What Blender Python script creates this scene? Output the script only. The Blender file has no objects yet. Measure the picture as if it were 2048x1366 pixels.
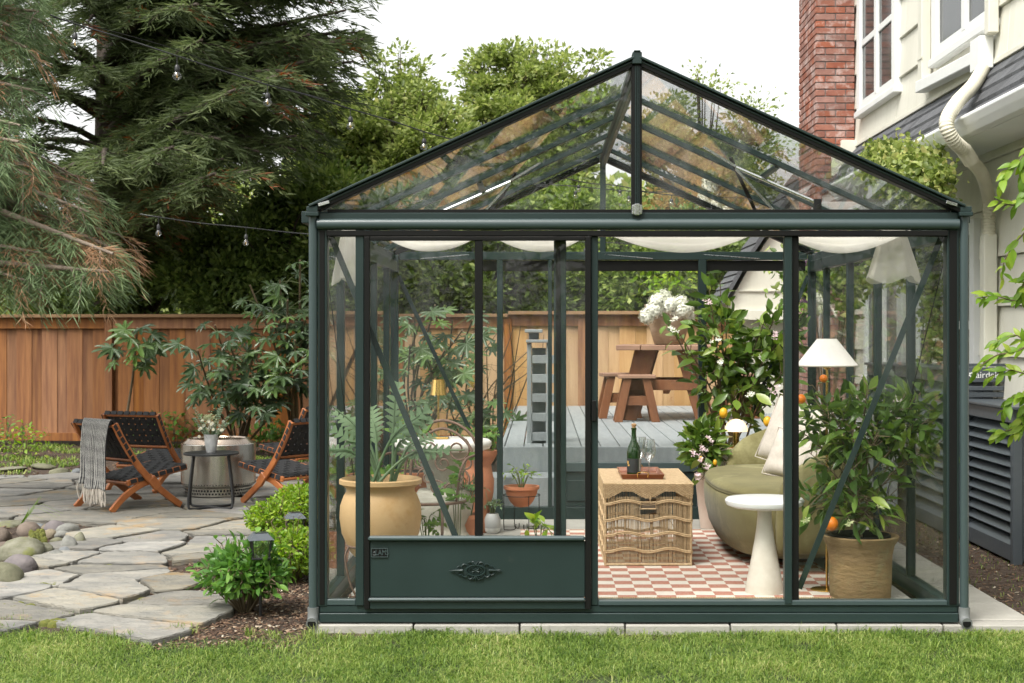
import bpy, bmesh, math, random
import numpy as np
from mathutils import Vector, Matrix, noise
R = math.radians
S = bpy.context.scene
COL = S.collection
# ------------------------------------------------------------------ camera, sky, sun, exposure
FP = 2916.0          # focal length in photo pixels (about 51 mm on full frame)
EYE = 1.34           # eye height in metres
VX, VY = 1083.0, 667.0
cam = bpy.data.cameras.new('camera')
cam.sensor_width = 36; cam.lens = FP / 2048 * 36
cam.shift_x = -(VX - 1024) / 2048; cam.shift_y = -(683 - VY) / 2048
cam.dof.use_dof = True; cam.dof.focus_distance = 8.2; cam.dof.aperture_fstop = 6.3
cam.clip_start = .1; cam.clip_end = 2000
co = bpy.data.objects.new('camera', cam); COL.objects.link(co)
co.location = (0, 0, EYE); co.rotation_euler = (R(90), 0, 0)
S.camera = co
SUN_EL, SUN_AZ = R(58), R(215)
w = bpy.data.worlds.new('World'); S.world = w; w.use_nodes = True
wt = w.node_tree; bg = wt.nodes['Background']
sky = wt.nodes.new('ShaderNodeTexSky'); sky.sky_type = 'NISHITA'; sky.sun_disc = False
sky.sun_elevation = SUN_EL; sky.sun_rotation = SUN_AZ
sky.air_density = 1.0; sky.dust_density = 4.0; sky.ozone_density = 1.0
hs = wt.nodes.new('ShaderNodeHueSaturation'); hs.inputs['Saturation'].default_value = .12
hs.inputs['Value'].default_value = 1.0
wt.links.new(sky.outputs[0], hs.inputs['Color']); wm = wt.nodes.new('ShaderNodeMix'); wm.data_type = 'RGBA'; wm.blend_type = 'MULTIPLY'; wm.inputs[0].default_value = 1; wm.inputs[7].default_value = (1, .99, .95, 1)
wt.links.new(hs.outputs[0], wm.inputs[6]); wt.links.new(wm.outputs[2], bg.inputs[0])
bg.inputs[1].default_value = .15
sd = bpy.data.lights.new('sun', 'SUN'); sd.energy = 1.5; sd.angle = R(22); sd.color = (1, .96, .9)
so = bpy.data.objects.new('sun', sd); COL.objects.link(so)
so.location = (0, 0, 20)
_d = Vector((math.sin(SUN_AZ) * math.cos(SUN_EL), math.cos(SUN_AZ) * math.cos(SUN_EL), math.sin(SUN_EL)))
so.rotation_euler = _d.to_track_quat('Z', 'Y').to_euler()
S.view_settings.view_transform = 'Standard'; S.view_settings.look = 'None'
S.view_settings.gamma = 1; S.view_settings.use_curve_mapping = False
S.view_settings.exposure = 1.22
cy = S.cycles
cy.use_denoising = True
cy.max_bounces = 8; cy.diffuse_bounces = 4; cy.glossy_bounces = 4; cy.transmission_bounces = 6
cy.transparent_max_bounces = 40; cy.sample_clamp_indirect = 6; cy.caustics_reflective = False; cy.caustics_refractive = False
try: cy.use_light_tree = False
except Exception: pass

# ------------------------------------------------------------------ helpers
def W(px, py, Y): return Vector(((px - VX) * Y / FP, Y, EYE + (VY - py) * Y / FP))
def G(px, py, z=0.0):
    Y = (EYE - z) * FP / (py - VY); return Vector(((px - VX) * Y / FP, Y, z))
def tag(o, label=None, cat=None, group=None, kind=None):
    if label: o['label'] = label
    if cat: o['category'] = cat
    if group: o['group'] = group
    if kind: o['kind'] = kind
    return o
def thing(name, label, cat, loc=(0, 0, 0), rz=0, group=None, kind=None, parent=None):
    o = bpy.data.objects.new(name, None); COL.objects.link(o); o.empty_display_size = .2
    o.location = loc; o.rotation_euler = (0, 0, rz)
    return tag(o, label, cat, group, kind)
def wloc(p):
    v = Vector((0, 0, 0))
    while p is not None: v = v + p.location; p = p.parent
    return v
def link(name, me, parent=None):
    o = bpy.data.objects.new(name, me); COL.objects.link(o)
    if parent is not None: o.parent = parent
    return o
def cp(o, parent=None, loc=None, rz=None, label=None):
    c = o.copy(); COL.objects.link(c); c.parent = parent if parent else None
    for ch in list(o.children): cp(ch, c)
    if loc is not None: c.location = loc
    if rz is not None: c.rotation_euler = (0, 0, rz)
    if label: c['label'] = label
    return c
class MB:
    def __init__(s): s.v = []; s.f = []
    def add(s, vs, fs):
        n = len(s.v); s.v += [tuple(v) for v in vs]; s.f += [tuple(i + n for i in f) for f in fs]; return s
    def box(s, x0, x1, y0, y1, z0, z1):
        return s.add([(x0, y0, z0), (x1, y0, z0), (x1, y1, z0), (x0, y1, z0), (x0, y0, z1), (x1, y0, z1), (x1, y1, z1), (x0, y1, z1)],
                     [(0, 3, 2, 1), (4, 5, 6, 7), (0, 1, 5, 4), (1, 2, 6, 5), (2, 3, 7, 6), (3, 0, 4, 7)])
    def hexa(s, vs):
        return s.add(vs, [(0, 3, 2, 1), (4, 5, 6, 7), (0, 1, 5, 4), (1, 2, 6, 5), (2, 3, 7, 6), (3, 0, 4, 7)])
    def bar(s, a, b, w, h, up=(0, 0, 1)):
        a = Vector(a); b = Vector(b); d = (b - a).normalized(); up = Vector(up)
        if abs(d.dot(up)) > .999: up = Vector((1, 0, 0))
        x = d.cross(up).normalized() * (w / 2); z = x.cross(d).normalized() * (h / 2)
        return s.hexa([a - x - z, a + x - z, b + x - z, b - x - z, a - x + z, a + x + z, b + x + z, b - x + z])
    def ribbon(s, pts, w, h, side):
        # rectangular section swept along pts; side = width direction
        side = Vector(side).normalized(); n = len(pts); vs = []
        pts = [Vector(p) for p in pts]
        for i, p in enumerate(pts):
            d = (pts[min(i + 1, n - 1)] - pts[max(i - 1, 0)]).normalized()
            nn = side.cross(d).normalized()
            ww = w[i] if isinstance(w, (list, tuple)) else w; hh = h[i] if isinstance(h, (list, tuple)) else h
            for a, b in ((-1, -1), (1, -1), (1, 1), (-1, 1)): vs.append(p + side * (a * ww / 2) + nn * (b * hh / 2))
        fs = []
        for i in range(n - 1):
            for k in range(4):
                fs.append((i * 4 + k, i * 4 + (k + 1) % 4, i * 4 + 4 + (k + 1) % 4, i * 4 + 4 + k))
        fs.append((3, 2, 1, 0)); fs.append(tuple(n * 4 - 4 + k for k in range(4)))
        return s.add(vs, fs)
    def tube(s, pts, r, n=8, closed=False):
        pts = [Vector(p) for p in pts]; m = len(pts); vs = []; fs = []
        if m < 2: return s
        ref = None
        for i, p in enumerate(pts):
            if closed: d = pts[(i + 1) % m] - pts[(i - 1) % m]
            else: d = pts[min(i + 1, m - 1)] - pts[max(i - 1, 0)]
            d = d.normalized() if d.length > 1e-9 else Vector((0, 0, 1))
            if ref is None: ref = d.orthogonal().normalized()
            ref = (ref - d * ref.dot(d)); ref = ref.normalized() if ref.length > 1e-6 else d.orthogonal().normalized()
            b = d.cross(ref); rr = r[i] if isinstance(r, (list, tuple)) else r
            for k in range(n):
                a = 2 * math.pi * k / n; vs.append(p + ref * (math.cos(a) * rr) + b * (math.sin(a) * rr))
        for i in range(m if closed else m - 1):
            j = (i + 1) % m
            for k in range(n): fs.append((i * n + k, i * n + (k + 1) % n, j * n + (k + 1) % n, j * n + k))
        if not closed: fs.append(tuple(range(n))[::-1]); fs.append(tuple((m - 1) * n + k for k in range(n)))
        return s.add(vs, fs)
    def lathe(s, prof, c=(0, 0, 0), n=32, sx=1, sy=1, capb=True, capt=True):
        vs = []; fs = []; m = len(prof)
        for r, z in prof:
            for k in range(n):
                a = 2 * math.pi * k / n; vs.append((c[0] + math.cos(a) * r * sx, c[1] + math.sin(a) * r * sy, c[2] + z))
        for i in range(m - 1):
            for k in range(n): fs.append((i * n + k, i * n + (k + 1) % n, (i + 1) * n + (k + 1) % n, (i + 1) * n + k))
        if capb: fs.append(tuple(range(n))[::-1])
        if capt: fs.append(tuple((m - 1) * n + k for k in range(n)))
        return s.add(vs, fs)
    def prism(s, poly, f0, f1):
        n = len(poly); vs = [f0(p) for p in poly] + [f1(p) for p in poly]
        return s.add(vs, [tuple(range(n))[::-1], tuple(range(n, 2 * n))] + [(i, (i + 1) % n, n + (i + 1) % n, n + i) for i in range(n)])
    def build(s, name, mat, parent=None, world=False, smooth=None, bev=0, subd=0):
        me = bpy.data.meshes.new(name); vs = s.v
        if world and parent is not None:
            o = wloc(parent); vs = [(a - o.x, b - o.y, c - o.z) for a, b, c in vs]
        me.from_pydata(vs, [], s.f); me.update()
        bm = bmesh.new(); bm.from_mesh(me)
        bmesh.ops.recalc_face_normals(bm, faces=bm.faces)
        if bev: bmesh.ops.bevel(bm, geom=list(bm.edges), offset=bev, segments=1, affect='EDGES', clamp_overlap=True)
        bm.to_mesh(me); bm.free()
        if smooth is not None:
            me.shade_smooth()
            if smooth < 180: me.set_sharp_from_angle(angle=R(smooth))
        if mat: me.materials.append(mat)
        o = link(name, me, parent)
        if subd:
            m = o.modifiers.new('s', 'SUBSURF'); m.levels = subd; m.render_levels = subd
        return o
def catm(pts, n=6):
    pts = [Vector(p) for p in pts]; out = []
    P = [pts[0] * 2 - pts[1]] + pts + [pts[-1] * 2 - pts[-2]]
    for i in range(1, len(P) - 2):
        a, b, c, d = P[i - 1:i + 3]
        for k in range(n):
            t = k / n
            out.append(.5 * ((2 * b) + (c - a) * t + (2 * a - 5 * b + 4 * c - d) * t * t + (3 * b - a - 3 * c + d) * t ** 3))
    out.append(pts[-1]); return out
def text_mesh(txt, size, depth):
    c = bpy.data.curves.new('t', 'FONT'); c.body = txt; c.size = size; c.extrude = depth; c.align_x = 'CENTER'; c.align_y = 'CENTER'
    o = bpy.data.objects.new('t', c); COL.objects.link(o)
    bpy.context.view_layer.update()
    me = bpy.data.meshes.new_from_object(o.evaluated_get(bpy.context.evaluated_depsgraph_get()))
    bpy.data.objects.remove(o); return me

# ------------------------------------------------------------------ materials
def N(t, k, **kw):
    n = t.nodes.new('ShaderNode' + k)
    for a, b in kw.items():
        if a in n.inputs.keys(): n.inputs[a].default_value = b
        else: setattr(n, a, b)
    return n
MATS = {}
def M(name, c1, c2=None, rough=.6, metal=0, scale=6, stretch=(1, 1, 1), bump=.15, bscale=None, rand=.12, huerand=0, spec=.5, c3=None, coat=0, local=False, detail=6, bdist=.01, stain=None, sheen=0):
    m = bpy.data.materials.new(name); m.use_nodes = True; t = m.node_tree; L = t.links.new
    p = t.nodes['Principled BSDF']
    p.inputs['Roughness'].default_value = rough; p.inputs['Metallic'].default_value = metal
    p.inputs['Specular IOR Level'].default_value = spec; p.inputs['Coat Weight'].default_value = coat
    p.inputs['Sheen Weight'].default_value = sheen
    if c2 is None: c2 = tuple(x * .8 for x in c1)
    oi = N(t, 'ObjectInfo'); geo = N(t, 'NewGeometry') if not local else N(t, 'TexCoord')
    add = N(t, 'VectorMath', operation='MULTIPLY_ADD'); mul = N(t, 'Combine' + 'XYZ')
    L(oi.outputs['Random'], mul.inputs[0]); L(oi.outputs['Random'], mul.inputs[1]); L(oi.outputs['Random'], mul.inputs[2])
    L(mul.outputs[0], add.inputs[0]); add.inputs[1].default_value = (37, 51, 23)
    L(geo.outputs['Object' if local else 'Position'], add.inputs[2])
    mp = N(t, 'Mapping'); mp.inputs['Scale'].default_value = stretch; L(add.outputs[0], mp.inputs[0])
    n1 = N(t, 'TexNoise', Scale=scale, Detail=detail, Roughness=.6); L(mp.outputs[0], n1.inputs['Vector'])
    cr = N(t, 'ValToRGB'); e = cr.color_ramp.elements
    e[0].position = .3; e[0].color = (*c2, 1); e[1].position = .7; e[1].color = (*c1, 1)
    if c3: x = e.new(.82); x.color = (*c3, 1)
    L(n1.outputs['Fac'], cr.inputs[0]); col = cr.outputs[0]
    if stain:
        n3 = N(t, 'TexNoise', Scale=stain[1], Detail=5, Roughness=.7); L(geo.outputs['Object' if local else 'Position'], n3.inputs['Vector'])
        r3 = N(t, 'MapRange'); r3.inputs[1].default_value = stain[2]; r3.inputs[2].default_value = stain[2] + .12
        mx = N(t, 'Mix', data_type='RGBA'); L(n3.outputs['Fac'], r3.inputs[0]); L(r3.outputs[0], mx.inputs[0])
        L(col, mx.inputs[6]); mx.inputs[7].default_value = (*stain[0], 1); col = mx.outputs[2]
    if rand or huerand:
        h = N(t, 'HueSaturation'); r = N(t, 'MapRange'); L(oi.outputs['Random'], r.inputs[0])
        r.inputs[3].default_value = 1 - rand; r.inputs[4].default_value = 1 + rand; L(r.outputs[0], h.inputs['Value'])
        if huerand:
            mm = N(t, 'Math', operation='MULTIPLY'); L(oi.outputs['Random'], mm.inputs[0]); mm.inputs[1].default_value = 7.31
            fr = N(t, 'Math', operation='FRACT'); L(mm.outputs[0], fr.inputs[0])
            r2 = N(t, 'MapRange'); L(fr.outputs[0], r2.inputs[0]); r2.inputs[3].default_value = 1 - huerand; r2.inputs[4].default_value = 1 + huerand * .6
            L(r2.outputs[0], h.inputs['Saturation'])
        L(col, h.inputs['Color']); col = h.outputs[0]
    L(col, p.inputs['Base Color'])
    if bump:
        n2 = N(t, 'TexNoise', Scale=bscale or scale * 5, Detail=6, Roughness=.65); L(mp.outputs[0], n2.inputs['Vector'])
        b = N(t, 'Bump', Strength=min(1, bump), Distance=bdist); L(n2.outputs['Fac'], b.inputs['Height']); L(b.outputs[0], p.inputs['Normal'])
        rr = N(t, 'MapRange'); L(n2.outputs['Fac'], rr.inputs[0]); rr.inputs[3].default_value = max(0.02, rough - .08); rr.inputs[4].default_value = min(1, rough + .1)
        L(rr.outputs[0], p.inputs['Roughness'])
    MATS[name] = m; return m
def leaf_mat(name, stops, rough=.45, trans=.3, spec=.4, objrand=False):
    # stops: list of (pos, colour) over a per-leaf random value
    m = bpy.data.materials.new(name); m.use_nodes = True; t = m.node_tree; L = t.links.new
    p = t.nodes['Principled BSDF']; out = t.nodes['Material Output']
    p.inputs['Roughness'].default_value = rough; p.inputs['Specular IOR Level'].default_value = spec
    cr = N(t, 'ValToRGB'); e = cr.color_ramp.elements
    e[0].position = stops[0][0]; e[0].color = (*stops[0][1], 1); e[1].position = stops[-1][0]; e[1].color = (*stops[-1][1], 1)
    for q, c in stops[1:-1]: x = e.new(q); x.color = (*c, 1)
    if objrand: src = N(t, 'ObjectInfo').outputs['Random']
    else: src = N(t, 'Attribute', attribute_name='tint').outputs['Fac']
    L(src, cr.inputs[0]); L(cr.outputs[0], p.inputs['Base Color'])
    tr = N(t, 'BsdfTranslucent'); mx = N(t, 'MixShader'); mx.inputs[0].default_value = trans
    br = N(t, 'HueSaturation'); br.inputs['Value'].default_value = 1.6; br.inputs['Saturation'].default_value = 1.1
    L(cr.outputs[0], br.inputs['Color']); L(br.outputs[0], tr.inputs[0])
    L(p.outputs[0], mx.inputs[1]); L(tr.outputs[0], mx.inputs[2]); L(mx.outputs[0], out.inputs[0])
    MATS[name] = m; return m
def glass_mat(name, refl=.035, tint=(1, 1, 1), rough=0.0, dirt=0.0):
    m = bpy.data.materials.new(name); m.use_nodes = True; t = m.node_tree; L = t.links.new
    t.nodes.remove(t.nodes['Principled BSDF']); out = t.nodes['Material Output']
    tr = N(t, 'BsdfTransparent'); tr.inputs[0].default_value = (*tint, 1)
    gl = N(t, 'BsdfGlossy'); gl.inputs['Roughness'].default_value = rough
    lw = N(t, 'LayerWeight', Blend=.5); pw = N(t, 'Math', operation='POWER'); pw.inputs[1].default_value = 4.5
    L(lw.outputs['Facing'], pw.inputs[0])
    ma = N(t, 'Math', operation='MULTIPLY_ADD'); ma.inputs[1].default_value = .8; ma.inputs[2].default_value = refl; L(pw.outputs[0], ma.inputs[0])
    mx = N(t, 'MixShader'); L(ma.outputs[0], mx.inputs[0]); L(tr.outputs[0], mx.inputs[1]); L(gl.outputs[0], mx.inputs[2]); o = mx.outputs[0]
    if dirt:
        nz = N(t, 'TexNoise', Scale=160, Detail=2); g = N(t, 'NewGeometry'); L(g.outputs['Position'], nz.inputs['Vector'])
        rg = N(t, 'MapRange'); rg.inputs[1].default_value = .68; rg.inputs[2].default_value = .74; rg.inputs[4].default_value = dirt
        n4 = N(t, 'TexNoise', Scale=2.3, Detail=5, Distortion=1.5); mp4 = N(t, 'Mapping'); mp4.inputs['Scale'].default_value = (1, 1, .4)
        L(g.outputs['Position'], mp4.inputs[0]); L(mp4.outputs[0], n4.inputs['Vector'])
        rg4 = N(t, 'MapRange'); rg4.inputs[1].default_value = .5; rg4.inputs[2].default_value = .8; rg4.inputs[4].default_value = dirt * .3
        mxx = N(t, 'Math', operation='MAXIMUM'); L(rg.outputs[0], mxx.inputs[0]); L(rg4.outputs[0], mxx.inputs[1])
        L(nz.outputs['Fac'], rg.inputs[0]); L(n4.outputs['Fac'], rg4.inputs[0])
        df = N(t, 'BsdfDiffuse'); df.inputs[0].default_value = (.7, .72, .72, 1)
        m2 = N(t, 'MixShader'); L(mxx.outputs[0], m2.inputs[0]); L(o, m2.inputs[1]); L(df.outputs[0], m2.inputs[2]); o = m2.outputs[0]
    L(o, out.inputs[0]); MATS[name] = m; return m
frameM = M('frame_green', (.019, .034, .033), (.014, .026, .025), rough=.36, spec=.35, bump=.03, scale=3, bscale=300, rand=.06, stain=((.045, .052, .045), 5, .66))
frameD = M('frame_rubber', (.006, .006, .0055), (.005, .005, .005), rough=.5, spec=.2, bump=.03, scale=3, bscale=300, rand=0)
gutterM = M('gutter_green', (.045, .066, .068), (.040, .060, .062), rough=.3, bump=.02, scale=3, bscale=300, rand=0)
steelM = M('bright_aluminium', (.62, .63, .63), rough=.25, metal=1, bump=.05, rand=0)
glassM = glass_mat('clear_pane', .020, (.985, .99, .985), dirt=.10)
roofglassM = glass_mat('roof_pane', .022, (.99, .992, .99), dirt=.22)
bottleglass = glass_mat('clear_drinking_glass', .17, (.93, .95, .95))
bulbglass = glass_mat('bulb_glass', .12, (.9, .92, .92))
creamM = M('cream_paint', (.70, .685, .60), (.62, .605, .52), rough=.55, scale=3, stretch=(1, 1, .06), bump=.5, bscale=14, bdist=.012, rand=.04, stain=((.50, .48, .40), 2.2, .60))
trimM = M('white_trim', (.76, .77, .76), (.70, .71, .70), rough=.45, scale=3, bump=.05, rand=.02)
screenM = M('window_dark', (.035, .04, .042), (.05, .055, .056), rough=.12, bump=.0, scale=1.5, rand=.1)
brickM = M('brick_red', (.31, .125, .082), (.23, .082, .057), rough=.85, scale=9, bump=.6, bscale=60, rand=.2, huerand=.25, stain=((.42, .29, .26), 7, .50))
mortarM = M('mortar', (.25, .24, .23), (.19, .18, .175), rough=.95, scale=12, bump=.6, bscale=80)
shingleM = M('asphalt_shingle', (.105, .11, .118), (.07, .072, .08), rough=.95, scale=60, bump=.5, bscale=300, rand=.28)
fenceM = M('cedar_board', (.34, .14, .036), (.15, .05, .015), rough=.72, scale=5, stretch=(3.2, 3.2, .22), bump=.35, bscale=22, rand=.20, huerand=.15, stain=((.16, .055, .022), 5, .68))
palefenceM = M('pale_cedar_board', (.52, .33, .155), (.38, .21, .085), rough=.72, scale=5, stretch=(3.2, 3.2, .22), bump=.35, bscale=22, rand=.14, huerand=.15, stain=((.30, .13, .045), 5, .66))  # cedar boards in a paler tan, for the right part of the fence
capM = M('cedar_cap', (.28, .17, .085), (.2, .11, .055), rough=.8, scale=5, stretch=(.3, 3, 3), bump=.3, bscale=30, rand=.1)
deckM = M('deck_paint', (.30, .325, .335), (.23, .255, .268), rough=.5, scale=7, stretch=(3, .4, 1), bump=.25, bscale=30, rand=.1)
stoneM = M('flagstone', (.30, .28, .235), (.165, .165, .155), rough=.9, scale=4.5, stretch=(1, 1.6, 8), bump=1, bscale=12, bdist=.03, spec=.25, rand=.24, huerand=.5, detail=12, stain=((.30, .23, .15), 2.6, .54), c3=(.36, .33, .27))
concM = M('concrete', (.36, .345, .31), (.29, .28, .25), rough=.85, scale=6, bump=.35, bscale=90, rand=.06, stain=((.30, .29, .24), 3, .62))
soilM = M('garden_soil', (.085, .055, .038), (.035, .024, .017), rough=.95, scale=22, bump=1, bscale=70, bdist=.02, rand=0, c3=(.17, .12, .08))
mulchM = M('bark_chip', (.17, .095, .055), (.07, .042, .03), rough=.95, scale=10, bump=.5, rand=.3)
lawnM = M('lawn_soil', (.06, .085, .025), (.035, .045, .018), rough=.95, scale=15, bump=1, bscale=80, bdist=.02, rand=0)
teakM = M('oiled_teak', (.47, .17, .055), (.33, .10, .03), rough=.4, scale=6, stretch=(2, 2, 2), bump=.15, bscale=50, rand=.08)
redwoodM = M('redwood_furniture', (.20, .078, .030), (.11, .04, .016), rough=.5, scale=6, stretch=(1, 1, .4), bump=.25, bscale=40, rand=.15)
topwoodM = M('weathered_top', (.30, .175, .115), (.2, .11, .07), rough=.6, scale=6, stretch=(.4, 2, 1), bump=.25, bscale=40, rand=.1)
strapM = M('black_webbing', (.018, .018, .02), (.012, .012, .013), rough=.65, scale=50, bump=.4, bscale=600, bdist=.002, rand=.15)
blackM = M('black_metal', (.02, .021, .023), rough=.4, scale=20, bump=.05)
stainM = M('brushed_steel', (.60, .58, .53), (.56, .54, .49), rough=.25, metal=1, scale=5, stretch=(1, 1, .05), bump=.0, bscale=30, rand=0)
rimM = M('warm_steel', (.55, .46, .38), (.42, .33, .26), rough=.25, metal=1, scale=8, bump=.03, rand=0)
terraM = M('buff_terracotta', (.60, .40, .20), (.52, .335, .16), rough=.6, scale=4, bump=.15, bscale=40, rand=0, stain=((.50, .30, .12), 3, .55))
terrB = M('orange_terracotta', (.50, .20, .10), (.42, .155, .075), rough=.75, scale=6, bump=.2, rand=.06, stain=((.42, .27, .2), 6, .62))
potM = M('mossy_clay', (.25, .165, .075), (.15, .10, .045), rough=.85, scale=5, stretch=(1, 1, 3), bump=.8, bscale=14, bdist=.012, rand=0, stain=((.20, .17, .085), 4, .52))
ironM = M('rusted_iron', (.20, .12, .085), (.12, .075, .055), rough=.7, scale=30, bump=.4, rand=.05)
caststone = M('cast_stone', (.42, .40, .34), (.32, .30, .245), rough=.9, scale=8, bump=.6, bscale=40, rand=0, stain=((.24, .23, .16), 4, .6))
casttop = M('white_stone', (.72, .70, .66), (.62, .60, .56), rough=.7, scale=8, bump=.25, rand=0)
brassM = M('brass', (.72, .48, .16), (.66, .42, .13), rough=.22, metal=1, scale=8, bump=.02, rand=0)
rattanM = M('rattan', (.52, .385, .225), (.35, .24, .125), rough=.55, scale=70, bump=.35, bscale=150, rand=.05, detail=3)
velvetM = M('olive_velvet', (.21, .19, .085), (.135, .12, .05), rough=.85, scale=3, bump=.12, bscale=90, rand=0, sheen=.12, spec=.2, stain=((.27, .25, .125), 2.4, .54))
linenM = M('pale_linen', (.55, .50, .44), (.48, .435, .38), rough=.9, scale=60, bump=.35, bscale=400, bdist=.003, rand=.03)
whiteM = M('ivory_resin', (.60, .575, .50), (.47, .43, .35), rough=.45, scale=7, bump=.03, rand=0)
curtM = M('muslin', (.75, .72, .66), (.7, .67, .61), rough=.9, scale=20, bump=.1, rand=0)
_t = curtM.node_tree; _o = _t.nodes['Material Output']; _a = N(_t, 'BsdfTransparent'); _b = N(_t, 'BsdfTranslucent'); _b.inputs[0].default_value = (.8, .77, .7, 1)
_m = N(_t, 'MixShader'); _m.inputs[0].default_value = .35; _n = N(_t, 'MixShader'); _n.inputs[0].default_value = .5
_t.links.new(_t.nodes['Principled BSDF'].outputs[0], _m.inputs[1]); _t.links.new(_b.outputs[0], _m.inputs[2]); _t.links.new(_m.outputs[0], _n.inputs[1]); _t.links.new(_a.outputs[0], _n.inputs[2]); _t.links.new(_n.outputs[0], _o.inputs[0])
slateM = M('louvre_paint', (.07, .082, .095), (.06, .072, .084), rough=.35, scale=10, bump=.04, rand=.03)
plasticM = M('ribbed_hose', (.68, .65, .53), (.6, .57, .46), rough=.5, scale=5, bump=.05, rand=0)
barkM = M('bark', (.13, .10, .08), (.06, .045, .035), rough=.95, scale=6, stretch=(3, 3, .6), bump=1, bscale=20, bdist=.03, rand=.1)
barkL = M('pale_bark', (.30, .24, .19), (.17, .13, .10), rough=.95, scale=6, stretch=(3, 3, .6), bump=1, bscale=20, bdist=.02, rand=.1)
stemM = M('green_stem', (.12, .15, .05), (.08, .10, .04), rough=.6, scale=8, bump=.1)
woodyM = M('woody_stem', (.16, .12, .07), (.10, .075, .045), rough=.85, scale=12, bump=.4)
potsoil = M('potting_soil', (.05, .035, .025), (.03, .02, .015), rough=1, scale=40, bump=1)
zincM = M('grey_ceramic', (.50, .51, .50), (.38, .39, .39), rough=.5, scale=9, bump=.1, rand=0)
mossM = M('moss', (.17, .17, .03), (.08, .10, .02), rough=1, scale=40, bump=1, bscale=160, rand=.1)
# ------------------------------------------------------------------ ground
rnd = random.Random(7)
def nz(x, y, z=0, s=1.0): return noise.noise(Vector((x * s, y * s, z)))
def ground_z(x, y): return -.043 + .012 * nz(x, y, 0, 1.3) + .006 * nz(x, y, 3, 5)
gx = np.concatenate([[-400, -60, -20, -12], np.arange(-8, 6.01, .08), [9, 20, 60, 400]])
gy = np.concatenate([[-60, -8, 2], np.arange(4.5, 19.01, .08), [23, 40, 100, 900]])
vs = [(float(x), float(y), ground_z(x, y)) for y in gy for x in gx]
nx = len(gx); fs = [(j * nx + i, j * nx + i + 1, (j + 1) * nx + i + 1, (j + 1) * nx + i) for j in range(len(gy) - 1) for i in range(nx - 1)]
g = MB(); g.v = vs; g.f = fs
gm = bpy.data.materials.new('ground_mix'); gm.use_nodes = True
t = gm.node_tree; L = t.links.new; p = t.nodes['Principled BSDF']; p.inputs['Roughness'].default_value = .95
geo = N(t, 'NewGeometry'); sp = N(t, 'SeparateXYZ'); L(geo.outputs['Position'], sp.inputs[0])
nw = N(t, 'TexNoise', Scale=3.0, Detail=4); L(geo.outputs['Position'], nw.inputs['Vector'])
ad = N(t, 'Math', operation='MULTIPLY_ADD'); L(nw.outputs['Fac'], ad.inputs[0]); ad.inputs[1].default_value = .45; L(sp.outputs[1], ad.inputs[2])
r1 = N(t, 'MapRange'); L(ad.outputs[0], r1.inputs[0]); r1.inputs[1].default_value = 6.74; r1.inputs[2].default_value = 6.86
n1 = N(t, 'TexNoise', Scale=40, Detail=8, Roughness=.75); L(geo.outputs['Position'], n1.inputs['Vector'])
c1 = N(t, 'ValToRGB'); e = c1.color_ramp.elements; e[0].position = .33; e[0].color = (.022, .015, .011, 1); e[1].position = .72; e[1].color = (.16, .115, .08, 1)
x = e.new(.5); x.color = (.065, .042, .028, 1); L(n1.outputs['Fac'], c1.inputs[0])
c2 = N(t, 'ValToRGB'); e = c2.color_ramp.elements; e[0].position = .3; e[0].color = (.03, .035, .012, 1); e[1].position = .7; e[1].color = (.08, .12, .03, 1); L(n1.outputs['Fac'], c2.inputs[0])
mx = N(t, 'Mix', data_type='RGBA'); L(r1.outputs[0], mx.inputs[0]); L(c2.outputs[0], mx.inputs[6]); L(c1.outputs[0], mx.inputs[7])
# far beyond the fence the ground is green again
r2 = N(t, 'MapRange'); L(sp.outputs[1], r2.inputs[0]); r2.inputs[1].default_value = 19; r2.inputs[2].default_value = 21
m2 = N(t, 'Mix', data_type='RGBA'); L(r2.outputs[0], m2.inputs[0]); L(mx.outputs[2], m2.inputs[6]); L(c2.outputs[0], m2.inputs[7]); L(m2.outputs[2], p.inputs['Base Color'])
b = N(t, 'Bump', Strength=1, Distance=.03); n5 = N(t, 'TexNoise', Scale=55, Detail=6, Roughness=.7); L(geo.outputs['Position'], n5.inputs['Vector']); L(n5.outputs['Fac'], b.inputs['Height']); L(b.outputs[0], p.inputs['Normal'])
tag(g.build('ground', gm, smooth=180), kind='structure')

# ------------------------------------------------------------------ numpy foliage meshes
def npmesh(name, V, faces, mat, parent=None, tint=None, smooth=False, world=False):
    n, k, _ = V.shape
    V = V.astype(np.float32)
    if world and parent is not None:
        o = wloc(parent); V = V - np.array([o.x, o.y, o.z], dtype=np.float32)
    lens = np.array([len(f) for f in faces]); flat = np.concatenate([np.array(f) for f in faces])
    loops = (flat[None, :] + (np.arange(n) * k)[:, None]).ravel().astype(np.int32)
    tot = np.tile(lens, n).astype(np.int32); st = np.concatenate([[0], np.cumsum(tot)[:-1]]).astype(np.int32)
    me = bpy.data.meshes.new(name); me.vertices.add(n * k); me.vertices.foreach_set('co', V.ravel())
    me.loops.add(len(loops)); me.loops.foreach_set('vertex_index', loops)
    me.polygons.add(len(tot)); me.polygons.foreach_set('loop_start', st)
    try: me.polygons.foreach_set('loop_total', tot)
    except Exception: pass
    me.update(calc_edges=True)
    if tint is not None:
        a = me.attributes.new('tint', 'FLOAT', 'POINT'); a.data.foreach_set('value', np.repeat(tint, k).astype(np.float32))
    me.materials.append(mat)
    if smooth: me.shade_smooth()
    return link(name, me, parent)
def unit(v): return v / np.maximum(np.linalg.norm(v, axis=1, keepdims=True), 1e-9)
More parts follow.
